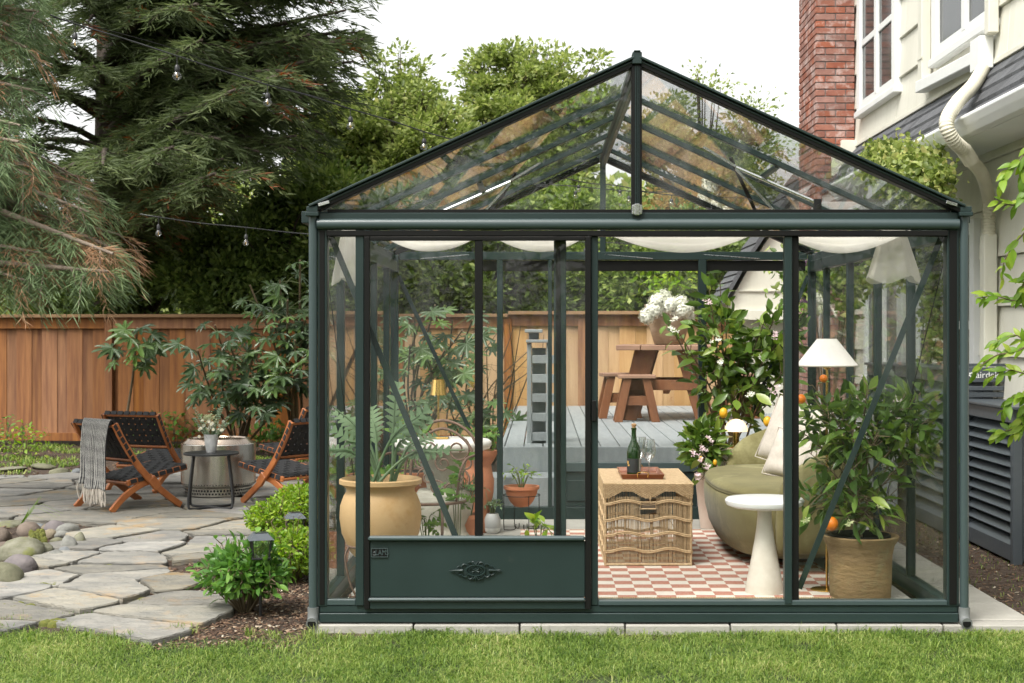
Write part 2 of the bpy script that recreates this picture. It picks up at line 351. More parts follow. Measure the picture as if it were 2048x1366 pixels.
def leafV(P, D, L, Wd, rng, fold=.25, nrm=None):
    D = unit(D); n = len(P)
    r = rng.normal(size=(n, 3)) if nrm is None else nrm + rng.normal(size=(n, 3)) * .35
    Sx = unit(np.cross(D, r)); Nn = np.cross(Sx, D)
    L = np.broadcast_to(L, (n,))[:, None]; Wd = np.broadcast_to(Wd, (n,))[:, None]
    mid = P + D * L * .45
    return np.stack([P, mid + Sx * Wd * .5 + Nn * Wd * fold, P + D * L - Nn * L * .06, mid - Sx * Wd * .5 + Nn * Wd * fold], axis=1)
LEAF_F = [(0, 1, 2), (0, 2, 3)]
def leaves6(P, D, L, Wd, rng, fold=.2, nrm=None, droop=.15):
    D = unit(D); n = len(P)
    r = rng.normal(size=(n, 3)) if nrm is None else nrm + rng.normal(size=(n, 3)) * .4
    Sx = unit(np.cross(D, r)); Nn = np.cross(Sx, D)
    L = np.broadcast_to(L, (n,))[:, None]; Wd = np.broadcast_to(Wd, (n,))[:, None]
    a = P + D * L * .3; b = P + D * L * .68 - Nn * L * droop * .4; tip = P + D * L - Nn * L * droop
    return np.stack([P, a + Sx * Wd * .42 + Nn * Wd * fold, a, a - Sx * Wd * .42 + Nn * Wd * fold,
                     b + Sx * Wd * .4 + Nn * Wd * fold, b, b - Sx * Wd * .4 + Nn * Wd * fold, tip], axis=1)
LEAF6_F = [(0, 1, 2), (0, 2, 3), (1, 4, 5, 2), (2, 5, 6, 3), (4, 7, 5), (5, 7, 6)]

# ------------------------------------------------------------------ lawn, soil litter
leaf_mat('grass_blade', [(0, (.045, .085, .016)), (.35, (.11, .19, .03)), (.62, (.21, .29, .06)), (.86, (.33, .37, .12)), (1, (.45, .42, .20))], rough=.5, trans=.35)
rng = np.random.default_rng(3)
def grass(name, pts, h, wd, seed, label, lean=.5):
    r = np.random.default_rng(seed); n = len(pts)
    z = np.array([ground_z(a, b) for a, b in pts]); P = np.column_stack([pts, z])
    az = r.uniform(0, 2 * np.pi, n); d = np.column_stack([np.cos(az), np.sin(az), np.zeros(n)])
    s = np.column_stack([-np.sin(az), np.cos(az), np.zeros(n)])
    H = (h * r.uniform(.5, 1.25, n))[:, None]; ln = (r.uniform(.1, 1.0, n) ** 1.3 * lean * 1.7)[:, None]; ww = wd * r.uniform(.7, 1.3, n)[:, None]
    m = P + np.array([0, 0, 1]) * H * .55 + d * H * ln * .35; tp = P + np.array([0, 0, 1]) * H * (1 - .45 * ln) + d * H * ln * 1.0
    V = np.stack([P - s * ww / 2, P + s * ww / 2, m + s * ww * .4, m - s * ww * .4, tp], 1)
    return tag(npmesh(name, V, [(0, 1, 2, 3), (3, 2, 4)], MATS['grass_blade'], tint=np.clip(r.random(n) * .75 + .25 * np.array([nz(a, b, 2, 2.6) + .5 * nz(a, b, 8, 9) + .35 for a, b in pts]), 0, 1)), label, 'grass', kind='stuff')
def edge_y(x): return 6.69 + .035 * math.sin(x * 9) + .05 * nz(x, 1, 0, 3) + (-.32 * math.exp(-((x + 1.42) / .42) ** 2)) - (.02 if x > -1.1 else 0)
pp = rng.uniform([-3.4, 4.9], [3.2, 6.75], size=(330000, 2))
keep = []
for a, b in pp:
    dns = .78 + .9 * nz(a, b, 9, 3.2) + .5 * nz(a, b, 2, 10)
    ey = edge_y(a)
    if b > ey: dns *= math.exp(-(b - ey) / .04)
    if b > ey - .25 and -1.9 < a < -.6: dns *= .55 + .5 * (nz(a, b, 5, 9) > 0)
    if rng.random() < dns * .62: keep.append((a, b))
grass('grass', np.array(keep), .036, .0034, 4, 'short green lawn grass along the front of the picture', 1.9)
tt_ = []
for k in range(90):
    a, b = rng.uniform(-2.6, 2.4), 6.72 - rng.random() ** 1.6 * 1.1
    for q in range(26): tt_.append((a + rng.normal(0, .018), b + rng.normal(0, .018)))
grass('grass_tufts', np.array(tt_), .062, .004, 15, 'taller uneven grass tufts scattered over the lawn', 1.2)
# bark chips and litter on the soil
def litter(name, n, box, seed, size, mat, label, cat, excl=None, tint=None):
    r = np.random.default_rng(seed); P = r.uniform([box[0], box[2]], [box[1], box[3]], size=(n, 2))
    if excl is not None: P = np.array([q for q in P if not excl(*q)])
    n = len(P); z = np.array([ground_z(a, b) + .004 for a, b in P]); P = np.column_stack([P, z])
    az = r.uniform(0, 2 * np.pi, n); u = np.column_stack([np.cos(az), np.sin(az), r.normal(0, .25, n)]); v = np.column_stack([-np.sin(az), np.cos(az), r.normal(0, .25, n)])
    l = (size * r.uniform(.4, 1.5, n))[:, None]; q = l * r.uniform(.25, .7, n)[:, None]; up = np.array([0, 0, 1]) * l * .18
    V = np.stack([P - u * l - v * q, P + u * l - v * q * .6, P + u * l * .9 + v * q, P - u * l * .8 + v * q * .8,
                  P - u * l - v * q + up, P + u * l - v * q * .6 + up, P + u * l * .9 + v * q + up, P - u * l * .8 + v * q * .8 + up], 1)
    return tag(npmesh(name, V, [(4, 5, 6, 7), (0, 1, 5, 4), (1, 2, 6, 5), (2, 3, 7, 6), (3, 0, 4, 7)], mat, tint=r.random(n)), label, cat, kind='stuff')
leaf_mat('chip_mat', [(0, (.03, .02, .014)), (.45, (.10, .055, .035)), (.8, (.19, .12, .075)), (.93, (.30, .22, .15)), (1, (.42, .38, .30))], rough=.95, trans=0)
in_gh = lambda x, y: (-1.15 < x < 2.3 and y > 6.62)
litter('bark_mulch', 16000, (-2.1, -1.08, 6.35, 11), 11, .008, MATS['chip_mat'], 'dark bark mulch in the bed left of the greenhouse', 'mulch')
litter('ground_litter', 9000, (-7, -1.1, 6.7, 18.2), 12, .014, MATS['chip_mat'], 'brown leaf litter between stones and along the fence', 'leaf litter')
litter('soil_litter', 7000, (2.0, 3.1, 6.7, 14), 13, .008, MATS['chip_mat'], 'soil crumbs and litter beside the house wall', 'soil litter')
grass('sparse_weeds', np.column_stack([rng.uniform(2.15, 3.1, 900), rng.uniform(6.7, 12, 900)]), .03, .004, 5, 'sparse low weeds on the soil by the house')
kk = [(a, b) for a, b in rng.uniform([-6.5, 14.3], [-1.2, 17.9], size=(15000, 2)) if nz(a, b, 4, 1.6) > .08]
grass('ground_cover', np.array(kk), .06, .012, 6, 'low green ground cover in the bed before the fence', 1.2)

# ------------------------------------------------------------------ flagstone patio
patio = thing('flagstone_patio', None, None, (-3, 9, -.05), kind='structure')
def bed_edge(y):   # x of the border between stones and planting bed
    pts = [(6.3, -1.45), (6.75, -1.66), (7.2, -1.72), (7.9, -1.84), (9.0, -1.95), (10.2, -1.9), (10.9, -1.2), (30, -1.2)]
    for (a, xa), (b, xb) in zip(pts, pts[1:]):
        if a <= y <= b: return xa + (xb - xa) * (y - a) / (b - a)
    return -1.5
def in_patio(x, y):
    if ((x + 3.72) / .80) ** 2 + ((y - 9.25) / 1.22) ** 2 < 1: return False
    if x > bed_edge(y) + .03: return False
    return y > 6.66 + .04 * math.sin(x * 3) and y < 14.2 + .35 * math.sin(x * 1.7)
seeds = []
rr = random.Random(21); y = 6.5; row = 0
while y < 15:
    st = (.30 if y < 9.5 else .42); x = -7.2 + rr.random() * .4
    while x < -.6:
        w_ = rr.uniform(.34, .92)
        seeds.append((x + rr.uniform(-.12, .12), y + rr.uniform(-.15, .15))); x += w_
    y += st; row += 1
def clip(poly, p, q):
    # keep side nearer to p than q
    mx_, my_ = (p[0] + q[0]) / 2, (p[1] + q[1]) / 2; nx_, ny_ = q[0] - p[0], q[1] - p[1]
    f = lambda v: (v[0] - mx_) * nx_ + (v[1] - my_) * ny_
    out = []
    for i in range(len(poly)):
        a, b = poly[i], poly[(i + 1) % len(poly)]; fa, fb = f(a), f(b)
        if fa <= 0: out.append(a)
        if fa * fb < 0: s_ = fa / (fa - fb); out.append((a[0] + (b[0] - a[0]) * s_, a[1] + (b[1] - a[1]) * s_))
    return out
cnt = 0
for p in seeds:
    if not in_patio(*p): continue
    poly = [(p[0] - 1, p[1] - 1), (p[0] + 1, p[1] - 1), (p[0] + 1, p[1] + 1), (p[0] - 1, p[1] + 1)]
    for q in seeds:
        if q != p and abs(q[0] - p[0]) < 2 and abs(q[1] - p[1]) < 2: poly = clip(poly, p, q)
    if len(poly) < 3: continue
    cx = sum(v[0] for v in poly) / len(poly); cy_ = sum(v[1] for v in poly) / len(poly)
    gap = rr.uniform(.009, .022); out = []
    n = len(poly)
    for i in range(n):
        a, b = poly[i], poly[(i + 1) % n]; ln = math.hypot(b[0] - a[0], b[1] - a[1]); k = max(1, int(ln / .032))
        for j in range(k):
            s_ = j / k; X = a[0] + (b[0] - a[0]) * s_; Y = a[1] + (b[1] - a[1]) * s_
            dx, dy = cx - X, cy_ - Y; dl = math.hypot(dx, dy); sh = gap + .012 * nz(X, Y, 7, 9) + .012 * nz(X, Y, 3, 24) + .006 * nz(X, Y, 5, 60) + (.010 if j == 0 else 0)
            out.append((X + dx / dl * sh, Y + dy / dl * sh))
    if len(out) < 5: continue
    zt = -.008 + rr.uniform(-.012, .012); tx, ty = rr.uniform(-.012, .012), rr.uniform(-.012, .012); m = len(out)
    mb = MB(); vs = []
    for ins, z in ((0, -.075), (0, zt - .007), (.005, zt)):
        for X, Y in out:
            dx, dy = cx - X, cy_ - Y; dl = math.hypot(dx, dy)
            vs.append((X + dx / dl * ins - cx, Y + dy / dl * ins - cy_, z + (X - cx) * tx + (Y - cy_) * ty + (.006 * nz(X, Y, 1, 4) if z > -.07 else 0)))
    # inner ring for gentle relief
    for X, Y in out: vs.append(((X - cx) * .55, (Y - cy_) * .55, zt + .005 * nz(X, Y, 5, 6)))
    vs.append((0, 0, zt + .003))
    fs = []
    for l in range(3):
        for i in range(m): fs.append((l * m + i, l * m + (i + 1) % m, (l + 1) * m + (i + 1) % m, (l + 1) * m + i))
    for i in range(m): fs.append((3 * m + i, 3 * m + (i + 1) % m, 4 * m))
    o = mb.add(vs, fs).build('flagstone', stoneM, patio, smooth=22)
    o.location = (cx + 3, cy_ - 9, .05); cnt += 1
# moss and tufts in the joints
mo = MB()
for (px, py, sx, sy) in [(250, 1061, 34, 3), (200, 1137, 30, 5), (100, 1172, 22, 3), (20, 1213, 50, 7), (375, 1107, 18, 3), (440, 1125, 30, 2), (230, 1173, 20, 3), (110, 1245, 24, 3), (300, 1203, 28, 4), (180, 1218, 30, 3)]:
    c = G(px, py, -.03); a = sx * c.y / FP; b_ = sy * c.y * c.y / (FP * 1.36)
    for k in range(16):
        an = rr.uniform(0, 6.28); q = rr.random() ** .5
        X, Y = c.x + math.cos(an) * a * q, c.y + math.sin(an) * b_ * q; r_ = rr.uniform(.015, .035)
        mo.lathe([(r_, -.02), (r_ * .95, .006), (r_ * .6, .016), (r_ * .1, .02)], (X, Y, -.035), n=8, capb=False)
tag(mo.build('moss', mossM, smooth=180), 'yellow-green moss cushions in the flagstone joints', 'moss', kind='stuff')
tf = []
for (px, py, sx) in [(120, 1240, 60), (330, 1215, 40), (60, 1180, 30), (290, 1090, 20), (500, 1110, 14), (20, 1250, 60), (250, 1235, 60)]:
    c = G(px, py, -.05)
    for k in range(170): tf.append((c.x + rng.normal(0, sx * c.y / FP * .8), c.y + rng.normal(0, .025)))
grass('joint_grass', np.array(tf), .035, .004, 8, 'small grass tufts growing between the flagstones')

# ------------------------------------------------------------------ fence
def fz(x): return .0
fence = thing('wooden_fence', 'tall orange cedar board fence with a flat cap rail behind the patio and deck', 'fence', (-2, 17.9, 0))
x = -10.5; FY = lambda x: 17.95 - .09 * (x + 6)
k = 0
while x < 3.0:
    wd = .188; y0 = FY(x) + (.0 if k % 2 else .022)
    o = MB().box(0, wd, 0, .018, 0, 1.39).build('fence_board', palefenceM if x > -1.75 else fenceM, fence, bev=.002)
    o.location = (x + 2, y0 - 17.9, .045 if x > -2 else .02); x += wd - (.022 if k % 2 else .028) - .002; k += 1
for px_ in [-10.2, -7.75, -5.3, -2.85, -.4, .48, 2.3]:
    o = MB().box(-.045, .045, -.05, .04, -.02, 1.52).build('fence_post', fenceM, fence, bev=.003); o.location = (px_ + 2, FY(px_) - 17.9 - .0, 0)
def sl(name, x0, x1, dy0, dy1, z0, z1, mat):
    mb = MB(); mb.hexa([(x0, FY(x0) + dy0, z0), (x1, FY(x1) + dy0, z0), (x1, FY(x1) + dy1, z0), (x0, FY(x0) + dy1, z0),
                        (x0, FY(x0) + dy0, z1), (x1, FY(x1) + dy0, z1), (x1, FY(x1) + dy1, z1), (x0, FY(x0) + dy1, z1)])
    return mb.build(name, mat, fence, world=True, bev=.003)
for a, b in ((-10.4, -5.3), (-5.296, -.4), (-.396, 3.0)):
    dz = .0 if a < -1 else .03
    sl('cap_rail', a, b, -.11, .09, 1.535 + dz, 1.575 + dz, capM)
    sl('top_rail', a, b, -.03, -.002, 1.40 + dz, 1.534 + dz, fenceM)
    sl('bottom_rail', a, b, -.03, -.002, .02, .12, fenceM)

# ------------------------------------------------------------------ greenhouse slab
XL, XR, Y0, Y1 = -1.05, 1.93, 6.75, 10.45
XC, ZE, ZR = .44, 1.90, 2.60
slab = thing('greenhouse_footing', None, None, (XC, 8.6, -.05), kind='structure')
def pav(x0, x1, y0, y1, z1, nm='paver'):
    g_ = .004; return MB().box(x0 + g_, x1 - g_, y0 + g_, y1 - g_, -.07, z1).build(nm, concM, slab, world=True, bev=.004)
xs = [-1.06, -.59, -.10, .385, .87, 1.36, 1.85, 2.30]
for a, b in zip(xs, xs[1:]): pav(a, b, 6.70, 6.82, .0 + rnd.uniform(-.003, .002))
yy = 6.83
for k in range(9): pav(1.98, 2.30, yy, yy + .45, rnd.uniform(-.003, .002)); yy += .452
for i in range(6):
    for j in range(8): pav(XL + .07 + i * .473, XL + .07 + (i + 1) * .473, 6.83 + j * .455, 6.83 + (j + 1) * .455, .012 + rnd.uniform(-.001, .001))

# ------------------------------------------------------------------ greenhouse
gh = thing('greenhouse', 'dark green metal framed glass greenhouse with gabled roof and open sliding door', 'greenhouse', (XC, Y0, 0))
def gp(name, fn, mat=frameM, bev=.003, smooth=None, label=None):
    mb = MB(); fn(mb); o = mb.build(name, mat, gh, world=True, bev=bev, smooth=smooth)
    if label: o['label'] = label
    return o
def X_(px): return (px - VX) * Y0 / FP
def Z_(py): return EYE + (VY - py) * Y0 / FP
def boxp(px0, px1, py0, py1, y0, y1): return lambda mb: mb.box(X_(px0), X_(px1), y0, y1, Z_(py1), Z_(py0))
# base rail: stepped profile all round
for (a, b, nm) in ((1225, 1244, 0), (1210, 1225, 1)):
    gp('base_rail', lambda mb: mb.box(X_(640), X_(1915), Y0 - (.02 if nm == 0 else .008), Y0 + .05, Z_(b) + .001, Z_(a)), frameM)
for xx in (XL, XR):
    gp('base_rail', lambda mb: mb.box(xx - .03, xx + .03, Y0 + .05, Y1, .0, .075))
gp('base_rail', lambda mb: mb.box(XL, XR, Y1 - .03, Y1 + .03, .0, .10))
# corner posts and the round downpipes in front of them
for (a, b) in ((636, 655), (1893, 1917)):
    gp('corner_post', boxp(a, b, 424, 1212, Y0 - .012, Y0 + .06), frameM)
    gp('post_gasket', boxp(a + 4, b - 5, 462, 1208, Y0 - .017, Y0 - .012), frameD, bev=.001)
for xx in (XL, XR):
    gp('corner_post', lambda mb: mb.box(xx - .03, xx + .03, Y1 - .06, Y1 - .031, .075, ZE))
for xx in (X_(627), X_(1927)):
    d = thing('downpipe', None, None); d.parent = gh; d.location = (xx - XC, 0, 0)
    mb = MB(); mb.tube([(0, -.01, .04), (0, -.01, 1.88)], .0205, 16); mb.build('pipe', gutterM, d, smooth=40)
    MB().tube([(0, -.01, .075), (0, -.01, .035), (0, -.025, .012), (0, -.055, .008)], .026, 16).build('elbow', M('grey_elbow', (.16, .17, .17), rough=.5) if 'grey_elbow' not in MATS else MATS['grey_elbow'], d, smooth=40)
    MB().tube([(0, -.0554, .008), (0, -.0562, .008)], .019, 16).build('elbow_bore', frameD, d, smooth=40)
    MB().box(-.031, .031, -.05, .02, 1.88, 1.90).box(-.026, .026, -.045, .02, 1.9, 1.925).build('gutter_cap', frameM, d, bev=.003)
# eave beam: flat face, then the half round gutter
gp('eave_beam', boxp(638, 1914, 426, 441, Y0 - .02, Y0 + .05))
def hr(mb):
    pr = []
    for k in range(9):
        a = math.pi * k / 8; pr.append((-.022 - .020 * math.sin(a), Z_(449) + .0245 * math.cos(a)))
    pr += [(.02, Z_(449) - .0245), (.02, Z_(449) + .0245)]
    mb.prism(pr, lambda q: (X_(636), Y0 + q[0], q[1]), lambda q: (X_(1915), Y0 + q[0], q[1]))
gp('gutter_trim', hr, gutterM, bev=0, smooth=35)
gp('door_track', boxp(655, 1893, 462, 473, Y0 - .03, Y0 + .04), frameD)
gp('gable_sill', boxp(655, 1900, 419, 425.5, Y0 - .005, Y0 + .03), frameD, bev=.001)
# side gutters + inner eave rails
for xx, sg in ((XL, -1), (XR, 1)):
    gp('side_gutter', lambda mb: mb.box(xx - .035 + sg * .035, xx + .035 + sg * .035, Y0 + .052, Y1 + .03, ZE - .045, ZE + .01))
    gp('side_plate', lambda mb: mb.box(xx - .025, xx + .025, Y0 + .06, Y1 - .062, ZE - .12, ZE - .046))
# gable rakes front and back, ridge
def rake(y, th, yd, xs_, nm, mat, off=0):
    sx = -1 if xs_ == XL else 1
    a = Vector((xs_ + sx * .02, y, ZE + .015 + off)); b = Vector((XC + sx * .012, y, ZR + off - .0))
    mb = MB(); mb.bar(a, b, yd, th, up=(0, 0, 1)); o = mb.build(nm, mat, gh, world=True, bev=.003); return o
for yb, kk_ in ((Y0, 0), (Y1, 1)):
    for xs_ in (XL, XR):
        rake(yb + (.0 if kk_ == 0 else .0), .030, .07, xs_, 'gable_rafter', frameD, -.012)
        rake(yb - .005, .012, .095, xs_, 'rafter_cap', frameM, .012)
        rake(yb - .036 if kk_ == 0 else yb - .036, .010, .006, xs_, 'rafter_rib', frameM, -.004)
gp('ridge_beam', lambda mb: mb.box(XC - .03, XC + .03, Y0 + .05, Y1 - .04, ZR - .035, ZR + .0).box(XC - .012, XC + .012, Y0 + .05, Y1 - .04, ZR - .08, ZR - .035))
gp('ridge_cap', lambda mb: mb.box(XC - .022, XC + .022, Y0 - .05, Y0 + .03, ZR - .02, ZR + .035).box(XC - .016, XC + .016, Y0 - .055, Y0 + .02, ZR + .035, ZR + .042), MATS['frame_green'])
gp('ridge_post', boxp(1262, 1283, 124, 425, Y0 - .035, Y0 + .01), frameD)
for dx in (-.007, .001, .009): gp('post_rib', lambda mb: mb.box(XC + dx - .002, XC + dx + .002, Y0 - .040, Y0 - .036, Z_(424), Z_(135)), frameM, bev=.001)
gp('post_clip', lambda mb: mb.box(XC - .024, XC + .024, Y0 - .044, Y0 - .020, Z_(430), Z_(411)).box(XC - .012, XC + .012, Y0 - .05, Y0 - .044, Z_(432), Z_(409)), steelM)
for sg, xs_ in ((-1, X_(640)), (1, X_(1908))):
    gp('rafter_foot', lambda mb: mb.bar((xs_, Y0 - .05, ZE + .03), (xs_ - sg * .05, Y0 - .05, ZE + .045), .012, .014), steelM, bev=.001)
# roof bars
roofY = [7.62, 8.37, 9.12, 9.87]
for yb in roofY:
    for xs_ in (XL, XR):
        rake(yb, .028, .034, xs_, 'roof_bar', frameM, -.014)
    for xx in (XL, XR):
        gp('wall_bar', lambda mb: mb.box(xx - .022, xx + .022, yb - .017, yb + .017, .075, ZE - .12))
# roof glass
def slope(xs_, xx): return ZE + .015 + (ZR - ZE - .015) * (xx - xs_) / (XC - xs_)
yb_ = [Y0 + .036] + roofY + [Y1 - .036]
for i in range(5):
    ya, yc = yb_[i] + (.018 if i else 0), yb_[i + 1] - (.018 if i < 4 else 0)
    for xs_ in (XL, XR):
        xe = XC + (-.035 if xs_ == XL else .035); za, zb = slope(xs_, xs_), slope(xs_, xe)
        gp('roof_pane', lambda mb: mb.hexa([(xs_, ya, za), (xe, ya, zb), (xe, yc, zb), (xs_, yc, za), (xs_, ya, za + .004), (xe, ya, zb + .004), (xe, yc, zb + .004), (xs_, yc, za + .004)]), roofglassM, bev=0)
        gp('wall_pane', lambda mb: mb.box(xs_ - .002, xs_ + .002, ya, yc, .076, ZE - .121), glassM, bev=0)
# gable glass
for yg in (Y0 + .012, Y1):
    for xs_, s2 in ((XL, -1), (XR, 1)):
        pl = [(xs_ - s2 * .07, ZE + .014), (XC + s2 * .02, ZE + .014), (XC + s2 * .02, ZR - .04)]
        gp('gable_pane', lambda mb: mb.prism(pl, lambda q: (q[0], yg, q[1]), lambda q: (q[0], yg + .004, q[1])), roofglassM if yg < 8 else glassM, bev=0)
# back wall
ZB = lambda py: EYE + (VY - py) * Y1 / FP
XB = lambda px: (px - VX) * Y1 / FP
gp('back_beam', lambda mb: mb.box(XL + .03, XR - .03, Y1 - .03, Y1 + .03, ZB(520), ZB(504)))
gp('back_door_track', lambda mb: mb.box(XB(960), XR - .04, Y1 - .01, Y1 + .02, ZB(542), ZB(521)), frameD)
gp('back_post', lambda mb: mb.box(XC - .02, XC + .02, Y1 - .02, Y1 + .02, ZE + .01, ZR - .03))
for a, b, w2 in ((994, 1006, 0), (1096, 1104, 0), (1108, 1122, 1), (1396, 1412, 1)):
    gp('back_post', lambda mb: mb.box(XB(a), XB(b), Y1 - .0301 - .005 * w2, Y1 + .029, .10, ZB(520)))
for (a, b) in ((1125, 1394), (1414, 1600)):
    gp('kick_panel', lambda mb: mb.box(XB(a), XB(b), Y1 - .006, Y1 + .006, .101, ZB(943)), frameM)
    gp('kick_rail', lambda mb: mb.box(XB(a), XB(b), Y1 - .022, Y1 + .022, ZB(943), ZB(925)), gutterM)
    n = 4
    for q in range(n):
        xa = XB(a) + (XB(b) - XB(a)) * (q + .12) / n; xb = XB(a) + (XB(b) - XB(a)) * (q + .88) / n
        gp('panel_moulding', lambda mb: mb.box(xa, xb, Y1 - .014, Y1 - .0065, .14, ZB(960)), frameM, bev=.006)
for a, b in ((795, 993), (1007, 1096), (1123, 1395), (1413, 1605)):
    zz = ZB(924) if a > 1100 else .101
    gp('back_pane', lambda mb: mb.box(XB(a), XB(b), Y1 + .008, Y1 + .012, zz, ZB(543)), glassM, bev=0)
# front: left fixed pane, posts, door leaf, opening, right pane
gp('front_post', boxp(712, 729, 458, 1210, Y0 - .02, Y0 + .03))
gp('front_post', boxp(1182, 1196, 473.2, 1210, Y0 - .012, Y0 + .03))
gp('front_post', boxp(1583, 1598, 473.2, 1210, Y0 - .0, Y0 + .04), frameD)
gp('front_post', boxp(1568, 1583, 473.2, 1207, Y0 - .02, Y0 + .03))
gp('front_pane', boxp(655, 712, 458, 1200, Y0 + .004, Y0 + .008), glassM, bev=0)
gp('front_pane', boxp(1598, 1893, 458, 1200, Y0 + .004, Y0 + .008), glassM, bev=0)
gp('front_sill', boxp(655, 712, 1198, 1210, Y0 - .012, Y0 + .03), gutterM)
gp('front_sill', boxp(1196.5, 1893, 1200, 1210, Y0 - .016, Y0 + .04), gutterM)
gp('inner_stile', boxp(1108, 1133, 473.3, 1075, Y0 + .065, Y0 + .09), frameM)
gp('inner_stile', boxp(1112, 1121, 473.5, 1075, Y0 + .058, Y0 + .0649), frameD, bev=.001)
# sliding door
door = thing('sliding_door', None, None); door.parent = gh; door.location = (0, 0, 0)
def dp(name, fn, mat=frameM, bev=.003):
    mb = MB(); fn(mb); mb.v = [(a - XC, b - Y0, c) for a, b, c in mb.v]; return mb.build(name, mat, door, bev=bev)
dp('door_stile', boxp(730, 741, 474, 1216, Y0 - .034, Y0 - .006), frameD)
dp('door_stile', boxp(1170, 1181.5, 474, 1216, Y0 - .034, Y0 - .006), frameD)
dp('door_mullion', boxp(950, 966, 474, 1070, Y0 - .03, Y0 - .008), frameD)
dp('door_top_rail', boxp(741, 1170, 474, 482, Y0 - .034, Y0 - .008), frameD)
dp('door_middle_rail', boxp(738, 1170, 1070, 1080, Y0 - .046, Y0 - .008), gutterM, .008)
dp('door_bottom_rail', boxp(738, 1170, 1193, 1200, Y0 - .046, Y0 - .008), gutterM, .006)
dp('door_base', boxp(741, 1170, 1200.5, 1216, Y0 - .030, Y0 - .008), frameM)
dp('door_panel', boxp(741, 1170, 1080.5, 1192.5, Y0 - .026, Y0 - .012), frameM)
dp('door_pane', boxp(741, 950, 482, 1070, Y0 - .02, Y0 - .016), glassM, 0)
dp('door_pane', boxp(966, 1170, 482, 1070, Y0 - .02, Y0 - .016), glassM, 0)
dp('door_handle', lambda mb: mb.box(X_(1183), X_(1192), Y0 - .05, Y0 - .036, Z_(842), Z_(800)).box(X_(1184), X_(1191), Y0 - .0359, Y0 - .012, Z_(838), Z_(806)), frameD)
for py in (794, 849): dp('handle_screw', lambda mb: mb.lathe([(.006, 0), (.006, .003), (.003, .005)], (0, 0, 0), 10) or [setattr(mb, 'v', [(X_(1188) + a, Y0 - .035 - c, Z_(py) + b) for a, b, c in mb.v])], steelM, 0)
for px, py in ((960, 1219), (1282, 1204), (1430, 1204), (1580, 1221), (1888, 1221), (1230, 1219)):
    gp('screw', lambda mb: mb.lathe([(.005, 0), (.005, .003), (.002, .005)], (0, 0, 0), 8) or [setattr(mb, 'v', [(X_(px) + a, Y0 - .022 - c, Z_(py) + b) for a, b, c in mb.v])], steelM, 0)
# maker's plate
plq = MB().box(X_(743), X_(778), Y0 - .030, Y0 - .0265, Z_(1113), Z_(1094)).build('maker_plate', frameD, door, bev=.001)
plq.location = (-XC, -Y0, 0)
bd = MB()
for a, b, c, d in ((743.5, 777.5, 1094.5, 1095.8), (743.5, 777.5, 1111.2, 1112.5), (743.5, 744.8, 1095.8, 1111.2), (776.2, 777.5, 1095.8, 1111.2)):
    bd.box(X_(a), X_(b), Y0 - .0325, Y0 - .0302, Z_(d), Z_(c))
bd.build('plate_border', gutterM, plq)
me = text_mesh('LAMS', .036, .001); me.transform(Matrix.Rotation(R(90), 4, 'X')); me.transform(Matrix.Scale(.72, 4, Vector((1, 0, 0))))
me.materials.append(gutterM); tl = link('lettering', me, plq); tl.location = (X_(765.5), Y0 - .0312, Z_(1103.5))
hm = MB()
for rr_ in (.0075, .0045): hm.tube([(X_(750.5) + rr_ * math.cos(a), Y0 - .0315, Z_(1104.5) + rr_ * math.sin(a) * 1.1) for a in [math.pi * k / 8 for k in range(9)]], .0008, 5)
hm.tube([(X_(750.5) - .009, Y0 - .0315, Z_(1107)), (X_(750.5) + .009, Y0 - .0315, Z_(1107))], .0008, 5); hm.tube([(X_(750.5) - .007, Y0 - .0315, Z_(1109)), (X_(750.5) + .007, Y0 - .0315, Z_(1109))], .0008, 5)
hm.build('house_mark', gutterM, plq)
# cast ornament
cr_ = MB(); cx, cz, yf = X_(952), Z_(1139), Y0 - .032
def el(a, b, r, n=28): cr_.tube([(cx + a * math.cos(t), yf, cz + b * math.sin(t)) for t in [2 * math.pi * k / n for k in range(n)]], r, 6, closed=True)
el(.043, .024, .0045); el(.031, .016, .0025); el(.008, .008, .004, 12)
for k in range(4):
    a = math.pi / 4 + k * math.pi / 2; cr_.tube([(cx, yf, cz), (cx + .022 * math.cos(a), yf - .002, cz + .010 * math.sin(a))], [.003, .006], 6)
def scroll(x0, z0, sx, sz, s, r=.004):
    pts = []
    for k in range(22):
        t_ = k / 21; a = t_ * 4.6; q = s * (1 - .75 * t_); pts.append((x0 + sx * (q * math.cos(a)), yf, z0 + sz * (q * math.sin(a))))
    cr_.tube(pts, [r * (1 - .6 * k / 21) for k in range(22)], 6)
for sx in (-1, 1):
    for sz in (-1, 1):
        scroll(cx + sx * .048, cz + sz * .016, sx, sz, .018); scroll(cx + sx * .028, cz + sz * .028, -sx, sz, .014)
        scroll(cx + sx * .072, cz + sz * .010, sx, sz, .014, .003); scroll(cx + sx * .010, cz + sz * .034, sx, sz, .010, .003)
        for k in range(4): cr_.tube([(cx + sx * (.075 + .009 * k), yf, cz + sz * .001), (cx + sx * (.083 + .010 * k), yf - .002, cz + sz * (.014 - .003 * k))], [.0035, .0012], 5)
    cr_.tube([(cx + sx * .06, yf, cz), (cx + sx * .095, yf, cz), (cx + sx * .122, yf, cz)], [.009, .005, .001], 6)
for sz in (-1, 1):
    for k in (-1, 0, 1): cr_.tube([(cx, yf, cz + sz * .026), (cx + k * .012, yf - .002, cz + sz * (.045 - abs(k) * .004))], [.006, .0025], 6)
oo = cr_.build('cast_ornament', frameM, door, smooth=60); oo.location = (-XC, -Y0, 0)
